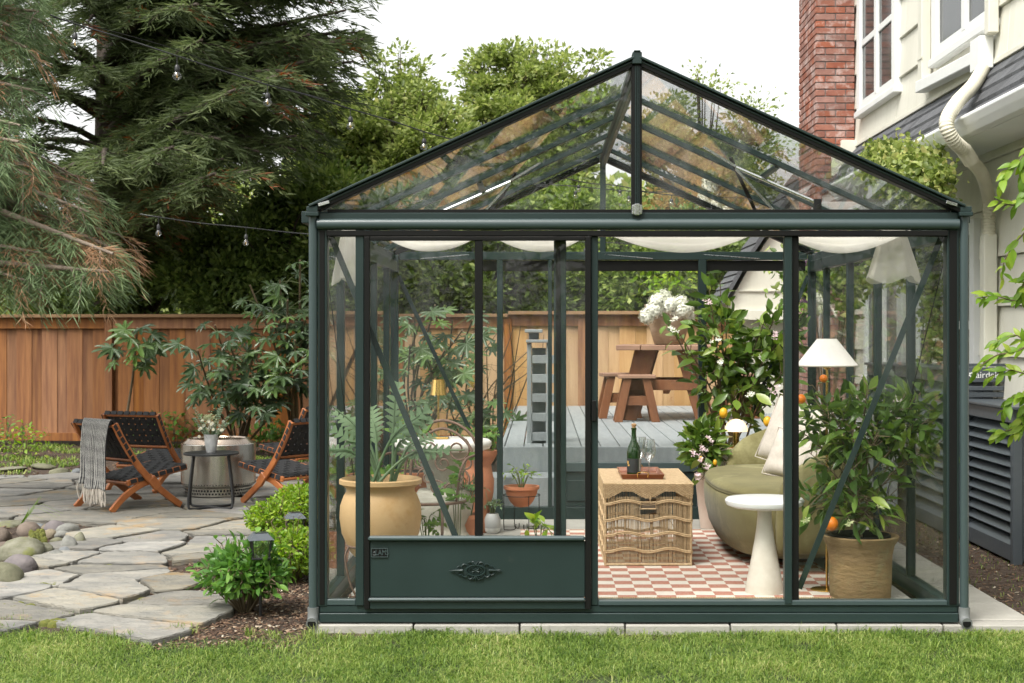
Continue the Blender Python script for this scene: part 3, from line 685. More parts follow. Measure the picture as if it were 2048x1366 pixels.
# diagonal braces, tie wires, roof vents
def brace(a, b, wd=.028, mat=frameM): gp('diagonal_brace', lambda mb: mb.bar(a, b, wd, .004, up=(0, 1, 0)), mat, .001)
Yb = Y0 + .052
brace((X_(655), Yb, Z_(462)), (X_(965), Yb, .085)); brace((X_(1893), Yb, Z_(462)), (X_(1602), Yb, .15))
brace((XL + .03, Y1 - .045, 1.75), (XB(945), Y1 - .045, ZB(870))); brace((XR - .03, Y1 - .045, 1.75), (XB(1500), Y1 - .045, ZB(830)))
for xx, s2 in ((XL + .03, 1), (XR - .03, -1)):
    gp('tie_wire', lambda mb: mb.tube([(xx, Y0 + .08, 1.74), (xx, 8.35, .1)], .0025, 5), frameD, 0)
    gp('tie_wire', lambda mb: mb.tube([(xx, Y1 - .08, 1.74), (xx, 8.9, .1)], .0025, 5), frameD, 0)
for px in (1208, 940, 1403, 1610):
    gp('tie_wire', lambda mb: mb.tube([(XB(px), Y1 - .05, ZB(510)), (XB(px) + (.28 if px > 1200 else -.28), Y1 - .9, 1.83)], .003, 5), steelM, 0)
for sg, xs_, yv in ((-1, XL, 8.75), (1, XR, 8.0)):
    v = thing('roof_vent_opener', None, None); v.parent = gh; v.location = (0, 0, 0)
    q = lambda f, dz=0: (XC + sg * f * 1.49 - XC, yv - Y0, slope(xs_, XC + sg * f * 1.49) + dz)
    MB().tube([q(.42, -.06), q(.72, -.05)], .010, 8).build('opener_tube', steelM, v, smooth=40)
    MB().bar(q(.42, -.055), q(.30, -.03), .012, .012).bar(q(.42, -.07), q(.56, -.20), .012, .012).build('opener_arm', steelM, v)
    MB().bar(q(.40, -.02), (q(.52)[0], yv + .25 - Y0, q(.52)[2] - .22), .016, .012).build('stay_bar', frameD, v)
    MB().box(q(.72)[0] - .02, q(.72)[0] + .02, yv - Y0 - .02, yv - Y0 + .02, q(.72)[2] - .09, q(.72)[2] - .03).build('bracket', frameD, v, bev=.002)
# intermediate purlins of the vents
for sg, xs_, ya in ((-1, XL, 8.39), (1, XR, 7.64)):
    xx = XC + sg * .80; z = slope(xs_, xx)
    gp('vent_sill', lambda mb: mb.box(xx - .015, xx + .015, ya, ya + .72, z - .025, z - .002))

# cloth swags under the eaves
def swag(name, x0, x1, zt, sag, y0, dy, label, sh=0):
    nu, nv = 30, 8; V = []
    for j in range(nv):
        v = j / (nv - 1)
        for i in range(nu):
            u = i / (nu - 1); c = 4 * u * (1 - u); V.append((x0 + (x1 - x0) * u, y0 + dy * v + .03 * math.sin(u * 9 + sh), zt - sag * c * (1 - .95 * v) - .012 * math.sin(v * 14 + u * 3) * c))
    mb = MB(); mb.v = V; mb.f = [(j * nu + i, j * nu + i + 1, (j + 1) * nu + i + 1, (j + 1) * nu + i) for j in range(nv - 1) for i in range(nu - 1)]
    o = mb.build(name, curtM, smooth=180); m = o.modifiers.new('t', 'SOLIDIFY'); m.thickness = .002
    return tag(o, label, 'cloth swag', 'white cloth swags under the eaves')
swag('cloth_swag', X_(738), X_(965), 1.83, .085, 7.0, .30, 'white muslin swag hanging behind the left half of the door top')
swag('cloth_swag', X_(968), X_(1190), 1.83, .085, 7.02, .30, 'white muslin swag behind the right half of the door top', 1)
swag('cloth_swag', X_(1200), X_(1545), 1.84, .10, 7.0, .34, 'widest white muslin swag, above the open doorway', 2)
swag('cloth_swag', X_(1560), X_(1850), 1.84, .10, 7.0, .34, 'white muslin swag above the floor lamp shade', 3)
def bunch(cx, z0, z1, w_, label, seed):
    r = random.Random(seed); nu, nv = 34, 8; V = []
    for j in range(nv):
        v = j / (nv - 1)
        for i in range(nu):
            u = i / nu; a = u * 2 * math.pi; q = (w_ * (.45 + .6 * v)) * (1 + .16 * math.sin(a * 5 + seed) + .08 * math.sin(a * 9))
            V.append((cx + q * math.cos(a), 7.06 + q * .45 * math.sin(a), z1 + (z0 - z1) * v - (.02 * math.sin(a * 3 + seed) if j == nv - 1 else 0)))
    mb = MB(); mb.v = V; mb.f = [(j * nu + i, j * nu + (i + 1) % nu, (j + 1) * nu + (i + 1) % nu, (j + 1) * nu + i) for j in range(nv - 1) for i in range(nu)]
    o = mb.build('gathered_curtain', curtM, smooth=180); tag(o, label, 'curtain', 'gathered curtain ends')
bunch(1.70, 1.60, 1.84, .115, 'white gathered curtain end hanging in the top right corner', 1)
bunch(-.93, 1.59, 1.84, .075, 'white gathered curtain end hanging in the top left corner', 4)
# ------------------------------------------------------------------ house
HX = 3.10
house = thing('house', 'cream shingle-sided house with brick chimney, white windows and a slate-grey skirt roof', 'house', (HX, 12, 0))
def hp(name, fn, mat, bev=.003, smooth=None, parent=None):
    mb = MB(); fn(mb); return mb.build(name, mat, parent or house, world=True, bev=bev, smooth=smooth)
hp('wall', lambda mb: mb.box(HX + .05, 8, 6.2, 16.5, -.1, 6.2), creamM)
hp('main_roof', lambda mb: mb.prism([(HX - .45, 6.1), (5.5, 8.2), (8.4, 6.1), (8.4, 6.22), (5.5, 8.34), (HX - .45, 6.24)], lambda q: (q[0], 6.0, q[1]), lambda q: (q[0], 16.7, q[1])), shingleM, 0)
def siding(x, y0, y1, z0, z1, face='x', seed=0, name='siding_panel', parent=None):
    r = random.Random(seed); z = z0 + .0
    while z < z1 - .05:
        ze = min(z + .335, z1); y = y0 - r.uniform(0, .9)
        while y < y1:
            ye = y + r.uniform(.85, 1.25); a, b = max(y, y0), min(ye, y1)
            if b - a > .05:
                pr = r.uniform(.024, .032); d0, d1 = a + .0015, b - .0015; top = .004
                if face == 'x': vs = [(x - pr, d0, z), (x + .05, d0, z), (x + .05, d1, z), (x - pr, d1, z), (x - top, d0, ze - .002), (x + .05, d0, ze - .002), (x + .05, d1, ze - .002), (x - top, d1, ze - .002)]
                else: vs = [(d0, x - pr, z), (d1, x - pr, z), (d1, x + .04, z), (d0, x + .04, z), (d0, x - top, ze - .002), (d1, x - top, ze - .002), (d1, x + .04, ze - .002), (d0, x + .04, ze - .002)]
                hp(name, lambda mb: mb.hexa(vs), creamM, bev=.002)
            y = ye
        z += .337
siding(HX, 6.25, 15.2, 1.186 - .337 * 3, 2.70, seed=1)
siding(HX, 6.25, 14.75, 3.20, 5.9, seed=2)
# pent (skirt) roof: three courses of shingle tabs
PX0, PZ0, PX1, PZ1 = 2.74, 2.70, HX - .005, 3.17
hp('roof_deck', lambda mb: mb.prism([(PX0, PZ0 - .02), (PX1, PZ1 - .02), (PX1, PZ0 - .11), (PX0, PZ0 - .11)], lambda q: (q[0], 6.3, q[1]), lambda q: (q[0], 14.24, q[1])), trimM)
r_ = random.Random(5)
for c in range(4):
    f0, f1 = c / 4, min(1, (c + 1.12) / 4); y = 6.3 - r_.uniform(0, .12)
    while y < 14.24:
        wd = .165 + r_.uniform(-.02, .02); a, b = max(6.3, y), min(14.24, y + wd - .006)
        if b - a > .02:
            xa, za = PX0 - .02 + (PX1 - PX0 + .02) * f0, PZ0 + (PZ1 - PZ0) * f0; xb, zb = PX0 + (PX1 - PX0) * f1, PZ0 + (PZ1 - PZ0) * f1
            l0, l1 = .016, .002
            hp('roof_shingle', lambda mb: mb.hexa([(xa, a, za - .012), (xb, a, zb - .012), (xb, b, zb - .012), (xa, b, za - .012), (xa - .005, a, za + l0), (xb, a, zb + l1), (xb, b, zb + l1), (xa - .005, b, za + l0)]), shingleM, 0)
        y += wd
hp('roof_flashing', lambda mb: mb.box(HX - .035, HX - .006, 6.3, 14.3, 3.165, 3.20), creamM)
# gutter along its edge
def gut(mb):
    pr = [(PX0 - .005, PZ0 + .0), (PX0 - .115, PZ0 + .0), (PX0 - .12, PZ0 - .02), (PX0 - .10, PZ0 - .065), (PX0 - .07, PZ0 - .11), (PX0 - .005, PZ0 - .11)]
    mb.prism(pr, lambda q: (q[0], 6.3, q[1]), lambda q: (q[0], 13.4, q[1]))
hp('eave_gutter', gut, trimM, .004)
# chimney
ch = thing('chimney', None, None); ch.parent = house; ch.location = (2.88 - HX, 14.75 - 12, 0)
CX0, CX1, CY0, CY1 = 2.69, 3.07, 14.3, 15.25
mb = MB().box(CX0 + .012, CX1 - .012, CY0 + .012, CY1 - .012, 0, 7.0); mb.v = [(a - 2.88, b - 14.75, c) for a, b, c in mb.v]; mb.build('mortar_core', mortarM, ch)
bmesh_brick = {}
def brick(x0, x1, y0, y1, z):
    k = (round(x1 - x0, 3), round(y1 - y0, 3))
    if k not in bmesh_brick:
        o = MB().box(-k[0] / 2, k[0] / 2, -k[1] / 2, k[1] / 2, 0, .057).build('brick', brickM, ch, bev=.003); bmesh_brick[k] = o.data
    else: o = link('brick', bmesh_brick[k], ch)
    o.location = ((x0 + x1) / 2 - 2.88 + rnd.uniform(-.0015, .0015), (y0 + y1) / 2 - 14.75, z)
course = .0677; z = 4.62; i = 0
while z > 2.0:
    g_ = .010
    if i % 2 == 0: xs_ = [CX0, CX0 + .10, CX0 + .30, CX1]
    else: xs_ = [CX0, CX0 + .20, CX1]
    for a, b in zip(xs_, xs_[1:]): brick(a, b - g_ if b < CX1 else b, CY0, CY0 + .09, z)
    ys = [CY0 + .10 + (.10 if i % 2 else 0) + .21 * q for q in range(5)]
    if i % 2: ys = [CY0 + .10] + ys
    for a, b in zip(ys, ys[1:]):
        brick(CX0, CX0 + .09, a, min(b - g_, CY1), z)
    z -= course; i += 1
st = MB(); n2 = 0
while z > 0:
    if i % 2 == 0: xs_ = [CX0, CX0 + .10, CX0 + .30, CX1]
    else: xs_ = [CX0, CX0 + .20, CX1]
    for a, b in zip(xs_, xs_[1:]): st.box(a - 2.88, (b - .01 if b < CX1 else b) - 2.88, CY0 - 14.75, CY0 + .09 - 14.75, z, z + .057)
    for q in range(4): a = CY0 + .10 + .21 * q + (.1 if i % 2 else 0); st.box(CX0 - 2.88, CX0 + .09 - 2.88, a - 14.75, min(a + .2, CY1) - 14.75, z, z + .057)
    z -= course; i += 1
z = 4.62 + course
while z < 7:
    for a, b in zip([CX0, CX0 + .20, CX1], [CX0 + .20, CX1, CX1]):
        if b > a: st.box(a - 2.88, (b - .01 if b < CX1 else b) - 2.88, CY0 - 14.75, CY0 + .09 - 14.75, z, z + .057)
    for q in range(4): a = CY0 + .10 + .21 * q; st.box(CX0 - 2.88, CX0 + .09 - 2.88, a - 14.75, min(a + .2, CY1) - 14.75, z, z + .057)
    z += course
tag(st.build('brickwork', brickM, ch), kind='stuff')
# chimney shoulder / corner flashing
hp('step_trim', lambda mb: mb.box(2.93, HX - .01, 14.24, 14.295, 2.95, 3.23).box(2.84, 2.9299, 14.25, 14.295, 2.88, 3.13), creamM)
hp('corner_board', lambda mb: mb.box(HX - .045, HX + .04, 14.70, 14.78, 3.20, 5.9), creamM)
# windows on the wall plane (frames stand proud)
def window(y0, y1, z0, z1, meet=None, split=.5, label=None, fr=.10):
    w_ = thing('window', None, None); w_.parent = house; w_.location = (0, y0 - 12, z0)
    def q(name, x0, x1, a, b, c, d, mat, bev=.003):
        MB().box(x0 - HX, x1 - HX, a - y0, b - y0, c - z0, d - z0).build(name, mat, w_, bev=bev)
    q('sill', HX - .085, HX + .02, y0 - .03, y1 + .03, z0 - .06, z0 - .001, trimM, .006)
    q('frame', HX - .065, HX + .02, y0, y0 + fr, z0, z1, trimM); q('frame', HX - .065, HX + .02, y1 - fr, y1, z0, z1, trimM)
    q('frame', HX - .065, HX + .02, y0 + fr + .001, y1 - fr - .001, z1 - fr, z1, trimM)
    q('frame', HX - .06, HX + .02, y0 + fr + .001, y1 - fr - .001, z0 + .001, z0 + .055, trimM)
    ym = y0 + (y1 - y0) * split
    q('mullion', HX - .06, HX + .02, ym - .05, ym + .05, z0 + .056, z1 - fr - .001, trimM)
    for a, b in ((y0 + fr + .001, ym - .051), (ym + .051, y1 - fr - .001)):
        q('pane', HX - .036, HX - .031, a, b, z0 + .056, z1 - fr - .001, screenM, 0)
        q('sash', HX - .05, HX - .037, a, a + .03, z0 + .056, z1 - fr - .001, trimM, .001); q('sash', HX - .05, HX - .037, b - .03, b, z0 + .056, z1 - fr - .001, trimM, .001)
        q('sash', HX - .05, HX - .037, a + .031, b - .031, z0 + .056, z0 + .09, trimM, .001)
        if meet: q('meeting_rail', HX - .052, HX - .037, a + .031, b - .031, meet - .03, meet + .03, trimM, .002)
    return w_
window(12.52, 14.05, 3.47, 5.1, meet=4.10, fr=.13)
window(9.85, 11.36, 3.47, 5.1, meet=None, split=.44, fr=.13)
window(10.25, 11.9, .55, 2.15, meet=1.4, fr=.10)
window(12.25, 13.75, .95, 2.4, meet=None, fr=.10)
# soffit is the roof deck underside; square downspout, boxed run, ribbed hose
dsp = thing('downspout', None, None); dsp.parent = house; dsp.location = (-.04, 11.9 - 12, 3.3)
def dq(name, fn, mat=creamM, bev=.006, smooth=None):
    mb = MB(); fn(mb); mb.v = [(a - HX + .04, b - 11.9, c - 3.3) for a, b, c in mb.v]; return mb.build(name, mat, dsp, bev=bev, smooth=smooth)
dq('pipe', lambda mb: mb.box(2.985, 3.06, 11.45, 11.57, 3.34, 6.1))
dq('boxed_run', lambda mb: mb.hexa([(2.97, 10.1, 3.20), (3.06, 10.1, 3.20), (3.06, 11.59, 3.25), (2.97, 11.59, 3.25), (2.97, 10.1, 3.29), (3.06, 10.1, 3.29), (3.06, 11.59, 3.34), (2.97, 11.59, 3.34)]), trimM)
dq('outlet_box', lambda mb: mb.box(2.965, 3.065, 9.88, 10.095, 3.14, 3.36), trimM)
hose = [W(1966, 138, 9.92), W(1945, 172, 9.62), W(1912, 208, 9.2), W(1893, 245, 9.05), W(1905, 278, 9.05), W(1930, 302, 9.15)]
hose2 = [W(1938, 318, 9.2), W(1962, 345, 9.45), W(1975, 385, 9.75), W(1978, 430, 9.85), W(1978, 475, 9.85)]
def ribbed(mb, pts, r):
    c = catm(pts, 14); rs = []; out = []
    L_ = 0
    for a, b in zip(c, c[1:]):
        n = max(2, int((b - a).length / .0045))
        for k in range(n): out.append(a.lerp(b, k / n))
    for i, q in enumerate(out): rs.append(r * (1.0 if (i % 4) < 2 else .88))
    mb.tube(out, rs, 16)
dq('ribbed_hose', lambda mb: ribbed(mb, hose, .047), plasticM, 0, 60)
dq('ribbed_hose', lambda mb: ribbed(mb, hose2, .044), plasticM, 0, 60)
dq('hose_coupling', lambda mb: mb.tube([hose[-1] + Vector((-.01, 0, .01)), hose2[0] + Vector((.015, 0, -.015))], .051, 12), plasticM, 0, 40)
lp = W(1978, 475, 9.85)
dq('pipe', lambda mb: mb.box(lp.x - .045, lp.x + .045, lp.y - .04, lp.y + .06, .9, lp.z + .02), creamM)
dq('pipe', lambda mb: mb.box(3.0, 3.07, 9.78, 9.88, 3.36, 6.1), creamM)
dq('corner_strap', lambda mb: mb.box(2.98, 2.9845, 11.44, 11.58, 3.5, 3.52), creamM, 0)

# gable annex behind the deck
an = thing('gable_annex', 'cream gabled annex with dark shingle roof edge behind the deck', 'annex', (2.4, 15.45, 0))
def ap(name, fn, mat, bev=.003):
    mb = MB(); fn(mb); return mb.build(name, mat, an, world=True, bev=bev)
Pg = lambda px, py: (W(px, py, 15.45).x, W(px, py, 15.45).z)
pl = [Pg(1458, 640), Pg(1620, 640), Pg(1620, 352), Pg(1498, 535), Pg(1462, 600)]
ap('gable_wall', lambda mb: mb.prism(pl, lambda q: (q[0], 15.45, q[1]), lambda q: (q[0], 16.4, q[1])), creamM)
ap('lower_wall', lambda mb: mb.box(2.18, 2.68, 15.6, 16.4, 0, pl[0][1] - .002), creamM)
for k, pz in enumerate((582, 530)):
    a = Pg(1470, pz); ap('siding_lap', lambda mb: mb.box((Pg(1476, pz) if pz > 550 else Pg(1505, pz))[0], pl[1][0], 15.43, 15.449, a[1] - .006, a[1] + .012), creamM, .002)
ap('bottom_trim', lambda mb: mb.box(pl[0][0] - .03, pl[1][0], 15.40, 15.449, pl[0][1] - .0, pl[0][1] + .10), creamM)
rk = [Pg(1446, 608), Pg(1494, 524), Pg(1625, 330)]
for a, b in zip(rk, rk[1:]):
    nseg = 6
    for s_ in range(nseg):
        f0, f1 = s_ / nseg, (s_ + 1) / nseg
        p0 = Vector((a[0] + (b[0] - a[0]) * f0, 15.36, a[1] + (b[1] - a[1]) * f0)); p1 = Vector((a[0] + (b[0] - a[0]) * f1, 15.36, a[1] + (b[1] - a[1]) * f1))
        up = Vector((-(p1 - p0).z, 0, (p1 - p0).x)).normalized()
        ap('roof_shingle', lambda mb: mb.hexa([p0, p1 + up * .0, p1 + Vector((0, 1.1, 0)), p0 + Vector((0, 1.1, 0)), p0 + up * .05, p1 + up * .035, p1 + up * .035 + Vector((0, 1.1, 0)), p0 + up * .05 + Vector((0, 1.1, 0))]), shingleM, 0)

# open glazed door standing out from the wall
dr = thing('glazed_door', 'white glazed door standing open from the house wall behind the floor lamp', 'door', (2.345, 12.3, 0))
def dd(n, a, b, c, d, m=trimM, y0=0, y1=.045): MB().box(a, b, y0, y1, c, d).build(n, m, dr, bev=.003)
dd('stile', 0, .075, .5, 2.45); dd('stile', .66, .76, .5, 2.45); dd('rail', .076, .659, 2.33, 2.45); dd('rail', .076, .659, .5, .72)
dd('pane', .076, .659, .721, 2.329, glassM, .02, .025)
dd('handle', .02, .045, 1.42, 1.56, blackM, -.03, -.001); dd('handle', .02, .05, 1.28, 1.34, blackM, -.02, -.001)
dd('threshold_step', -.05, .83, 0, .499, concM, -.1, .5)

# ------------------------------------------------------------------ louvred covers by the wall
def louvre(x0, x1, y0, y1, z1, label, nl, z0=.0):
    t_ = thing('louvred_cover', label, 'equipment cover', ((x0 + x1) / 2, (y0 + y1) / 2, z0), group='dark louvred covers along the house wall')
    cx, cy = (x0 + x1) / 2, (y0 + y1) / 2
    def q(n, a, b, c, d, e, f, m=slateM, bev=.004): return MB().box(a - cx, b - cx, c - cy, d - cy, e - z0, f - z0).build(n, m, t_, bev=bev)
    q('top_panel', x0 - .02, x1, y0 - .03, y1 + .02, z1 - .02, z1); q('top_rail', x0, x1 - .05, y0, y1, z1 - .10, z1 - .0205)
    q('corner_post', x0, x0 + .06, y0, y0 + .05, z0, z1 - .101); q('corner_post', x0, x0 + .06, y1 - .05, y1, z0, z1 - .101)
    q('corner_post', x1 - .09, x1 - .03, y0, y0 + .05, z0, z1 - .101)
    q('front_sheet', x0 + .061, x1 - .091, y0 + .012, y0 + .03, z0 + .02, z1 - .101)
    q('bottom_rail', x0 + .002, x0 + .05, y0 + .051, y1 - .051, z0 + .02, z0 + .12)
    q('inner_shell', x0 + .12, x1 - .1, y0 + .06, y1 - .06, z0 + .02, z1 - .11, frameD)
    pitch = (z1 - .10 - z0 - .12) / nl
    for k in range(nl):
        zc = z0 + .12 + pitch * (k + .5)
        o = MB().hexa([(x0 - cx + .004, y0 - cy + .051, zc - pitch * .52 - z0), (x0 - cx + .018, y0 - cy + .051, zc - pitch * .58 - z0), (x0 - cx + .018, y1 - cy - .051, zc - pitch * .58 - z0), (x0 - cx + .004, y1 - cy - .051, zc - pitch * .52 - z0),
                        (x0 - cx + .055, y0 - cy + .051, zc + pitch * .30 - z0), (x0 - cx + .069, y0 - cy + .051, zc + pitch * .24 - z0), (x0 - cx + .069, y1 - cy - .051, zc + pitch * .24 - z0), (x0 - cx + .055, y1 - cy - .051, zc + pitch * .30 - z0)]).build('louvre', slateM, t_, bev=.002)
    return t_
louvre(2.80, 3.06, 8.66, 9.66, .905, 'near dark grey louvred equipment cover right of the greenhouse post', 11, -.04)
l2 = louvre(2.74, 3.06, 9.78, 11.3, 1.11, 'taller dark louvred cover behind the near one, partly seen through the glass', 11, -.04)
louvre(2.70, 3.06, 11.42, 12.1, 1.10, 'far louvred cover seen only through the greenhouse wall', 10, -.04)
sg = thing('sign_panel', 'dark slatted back panel with white lettering standing on the cover by the wall', 'panel', (2.96, 9.72, .915))
MB().box(-.125, .145, -.015, 0, .10, .20).build('name_board', slateM, sg, bev=.003)
MB().box(-.125, .145, -.015, 0, .205, .225).box(-.125, .145, -.012, 0, .0, .035).box(.12, .145, -.013, 0, .035, .0995).build('slat_frame', slateM, sg, bev=.002)
MB().box(-.12, .115, -.02, -.002, .045, .075).build('slat', slateM, sg, bev=.003)
me = text_mesh('airdeko', .062, .001); me.transform(Matrix.Rotation(R(90), 4, 'X')); me.materials.append(trimM); tl = link('lettering', me, sg); tl.location = (.025, -.0165, .148)
fl = MB()
for k in range(6):
    a = k * math.pi / 3 + .3; fl.lathe([(.0085, 0), (.0085, .002)], (0, 0, 0), 8); 
    for j in range(-16, 0): x_, y_, z_ = fl.v[j]; fl.v[j] = (-.098 + .013 * math.cos(a) + x_ * .75, -.0155 - z_, .150 + .013 * math.sin(a) + y_ * .75)
fl.build('flower_mark', trimM, sg)

# ------------------------------------------------------------------ deck
deck = thing('deck', None, None, (1, 14, 0), kind='structure')
DZ = .487; x = -.28; k = 0
while x < 2.66:
    o = MB().box(x + .004, x + .142, 11.0, 17.2, DZ - .03, DZ).build('deck_board', deckM, deck, world=True, bev=.003); x += .146
def dk(n, *a, m=deckM): return MB().box(*a).build(n, m, deck, world=True, bev=.004)
dk('fascia', -.30, 2.68, 10.965, 10.998, .28, DZ + .001); dk('fascia', -.30, 2.68, 10.97, 10.996, 0, .277)
dk('fascia', -.315, -.285, 10.97, 17.2, .05, DZ - .002)
dk('deck_step', -.42, .10, 10.55, 10.95, -.04, .30); dk('deck_step', -.62, -.42, 10.62, 10.95, -.04, .14)
# slatted railing at the deck's edge
rl = thing('deck_railing', 'grey painted slatted railing with a stepped cap at the left edge of the deck', 'railing', (-.02, 11.3, DZ))
for dx in (-.075, .075): MB().box(dx - .018, dx + .018, 0, .09, -.18, .78).build('railing_post', deckM, rl, bev=.004)
MB().box(-.055, .055, .12, .16, -.1, .74).build('railing_post', deckM, rl, bev=.004)
for z in (.02, .17, .32, .47, .62): MB().box(-.056, .12, .01, .10, z, z + .065).build('railing_slat', deckM, rl, bev=.003)
MB().box(-.10, .10, -.03, .20, .782, .805).build('railing_cap', deckM, rl, bev=.004)
MB().box(-.11, .03, .0, .24, .86, .885).build('railing_cap', deckM, rl, bev=.004); MB().box(-.08, .0, .12, .20, .806, .859).build('railing_block', deckM, rl, bev=.003)

# picnic table and stools on the deck
tb = thing('picnic_table', 'dark red wooden trestle table on the deck holding the big flower pot', 'table', (1.27, 14.75, DZ), R(84))
for k in range(4): MB().box(-.66, .66, -.485 + k * .243, -.485 + k * .243 + .238, .69, .74).build('top_plank', topwoodM, tb, bev=.006)
for sx in (-.46, .46):
    for sy in (-1, 1):
        MB().hexa([(sx - .045, sy * .38 - .09, 0), (sx + .045, sy * .38 - .09, 0), (sx + .045, sy * .38 + .09, 0), (sx - .045, sy * .38 + .09, 0), (sx - .045, sy * .20 - .11, .688), (sx + .045, sy * .20 - .11, .688), (sx + .045, sy * .20 + .11, .688), (sx - .045, sy * .20 + .11, .688)]).build('leg', redwoodM, tb, bev=.004)
    MB().box(sx - .075, sx - .046, -.40, .40, .30, .40).build('crossbar', redwoodM, tb, bev=.004)
MB().box(-.41, .41, -.03, .03, .26, .36).build('stretcher', redwoodM, tb, bev=.004)
def stool(x, y, rz, label):
    t_ = thing('wooden_stool', label, 'stool', (x, y, DZ), rz, 'wooden stools by the table')
    MB().box(-.18, .18, -.15, .0, .42, .455).build('seat_plank', topwoodM, t_, bev=.006); MB().box(-.18, .18, .006, .15, .42, .455).build('seat_plank', topwoodM, t_, bev=.006)
    for sx in (-1, 1):
        for sy in (-1, 1):
            MB().hexa([(sx * .18 - .04, sy * .12 - .025, 0), (sx * .18 + .04, sy * .12 - .025, 0), (sx * .18 + .04, sy * .12 + .025, 0), (sx * .18 - .04, sy * .12 + .025, 0),
                       (sx * .09 - .04, sy * .10 - .025, .419), (sx * .09 + .04, sy * .10 - .025, .419), (sx * .09 + .04, sy * .10 + .025, .419), (sx * .09 - .04, sy * .10 + .025, .419)]).build('leg', redwoodM, t_, bev=.003)
        MB().box(-.12, .12, sx * .10 - .012, sx * .10 + .012, .16, .25).build('stretcher', redwoodM, t_, bev=.002)
    return t_
stool(.92, 14.15, .0, 'nearer wooden stool in front of the trestle table')
stool(.78, 14.75, .1, 'wooden stool just behind the nearer one, half hidden')
stool(1.95, 14.7, .15, 'wooden stool at the right end of the trestle table behind the lemon tree')
# ------------------------------------------------------------------ folding strap chairs (local: faces +x)
def chair_proto():
    t_ = thing('folding_chair', 'x', 'chair', (0, 0, 0), 0, 'folding teak chairs round the fire pit')
    HW = .27
    for sy in (-1, 1):
        A = [(-.30, sy * HW, .665), (-.22, sy * HW, .52), (-.09, sy * HW, .335), (.06, sy * HW, .18), (.20, sy * HW, .07), (.30, sy * HW, .0)]
        MB().ribbon(catm(A, 5), .026, [.05] * 26, (0, 1, 0)).build('back_rail', teakM, t_, bev=.004)
        yb = sy * (HW - .032)
        B = [(.08, yb, .215), (-.05, yb, .185), (-.20, yb, .10), (-.31, yb, .0)]
        MB().ribbon(catm(B, 6), .026, [.05] * 19, (0, 1, 0)).build('rear_leg', teakM, t_, bev=.004)
        MB().bar((.38, yb, .295), (-.17, yb, .205), .026, .045, up=(0, 0, 1)).build('seat_rail', teakM, t_, bev=.006)
        MB().bar((.09, sy * (HW - .0), .155), (.02, sy * HW, .235), .03, .07, up=(0, 0, 1)).build('rail_block', teakM, t_, bev=.005)
    for (x, z, w_) in ((-.29, .65, HW), (-.12, .375, HW), (-.165, .205, HW - .03), (.37, .292, HW - .03), (.04, .22, HW - .03)):
        MB().tube([(x, -w_, z), (x, w_, z)], .013, 8).build('cross_bar', teakM, t_, smooth=40)
    def weave(p0, p1, nw, nl, HW_, nm):
        p0, p1 = Vector(p0), Vector(p1); d = p1 - p0; n = Vector((-d.z, 0, d.x)).normalized()
        if n.z < 0 and nm == 'seat_strap': n = -n
        for i in range(nw):       # straps across
            f = (i + .5) / nw; c = p0 + d * f; pts = []
            m = nl * 2
            for k in range(m + 1):
                y = -HW_ - .012 + (2 * HW_ + .024) * k / m; pts.append(c + n * (.0035 * math.cos(math.pi * (k / 2 * 1.0 - .5) * 1 + i * math.pi)) + Vector((0, y, 0)))
            wd = d.length / nw * .80
            pts = [c - n * .03 + Vector((0, -HW_ - .017, 0))] + pts + [c - n * .03 + Vector((0, HW_ + .017, 0))]
            MB().ribbon(pts, wd, .003, d.normalized()).build(nm, strapM, t_)
        for j in range(nl):
            y = -HW_ + .01 + (2 * HW_ - .02) * (j + .5) / nl; pts = [p0 - n * .028 + Vector((0, y, 0)), p0 - d.normalized() * .017 + Vector((0, y, 0))]
            for k in range(nw * 2 + 1):
                f = k / (nw * 2); pts.append(p0 + d * f + n * (-.0035 * math.cos(math.pi * (k / 2 - .5) + j * math.pi)) + Vector((0, y, 0)))
            pts += [p1 + d.normalized() * .017 + Vector((0, y, 0)), p1 - n * .028 + Vector((0, y, 0))]
            MB().ribbon(pts, (2 * HW_ / nl) * .80, .003, (0, 1, 0)).build(nm, strapM, t_)
    weave((-.30, 0, .672), (-.115, 0, .375), 6, 8, HW - .0, 'back_strap')
    weave((.37, 0, .315), (-.155, 0, .228), 8, 8, HW - .03, 'seat_strap')
    return t_
C1 = chair_proto(); C1.location = (-3.24, 11.42, -.01); C1.rotation_euler = (0, 0, R(50)); C1['label'] = 'teak and black webbing folding chair with the grey fringed throw, left of the fire pit'
cp(C1, None, (-3.40, 12.72, -.01), R(70), 'folding chair behind the one carrying the throw, its woven black back showing')
cp(C1, None, (-2.00, 11.72, -.01), R(140), 'folding chair right of the steel fire pit, partly cut off by the greenhouse corner')
cp(C1, None, (-2.20, 13.6, -.01), R(140), 'rear right folding chair, only its black top showing behind the other')
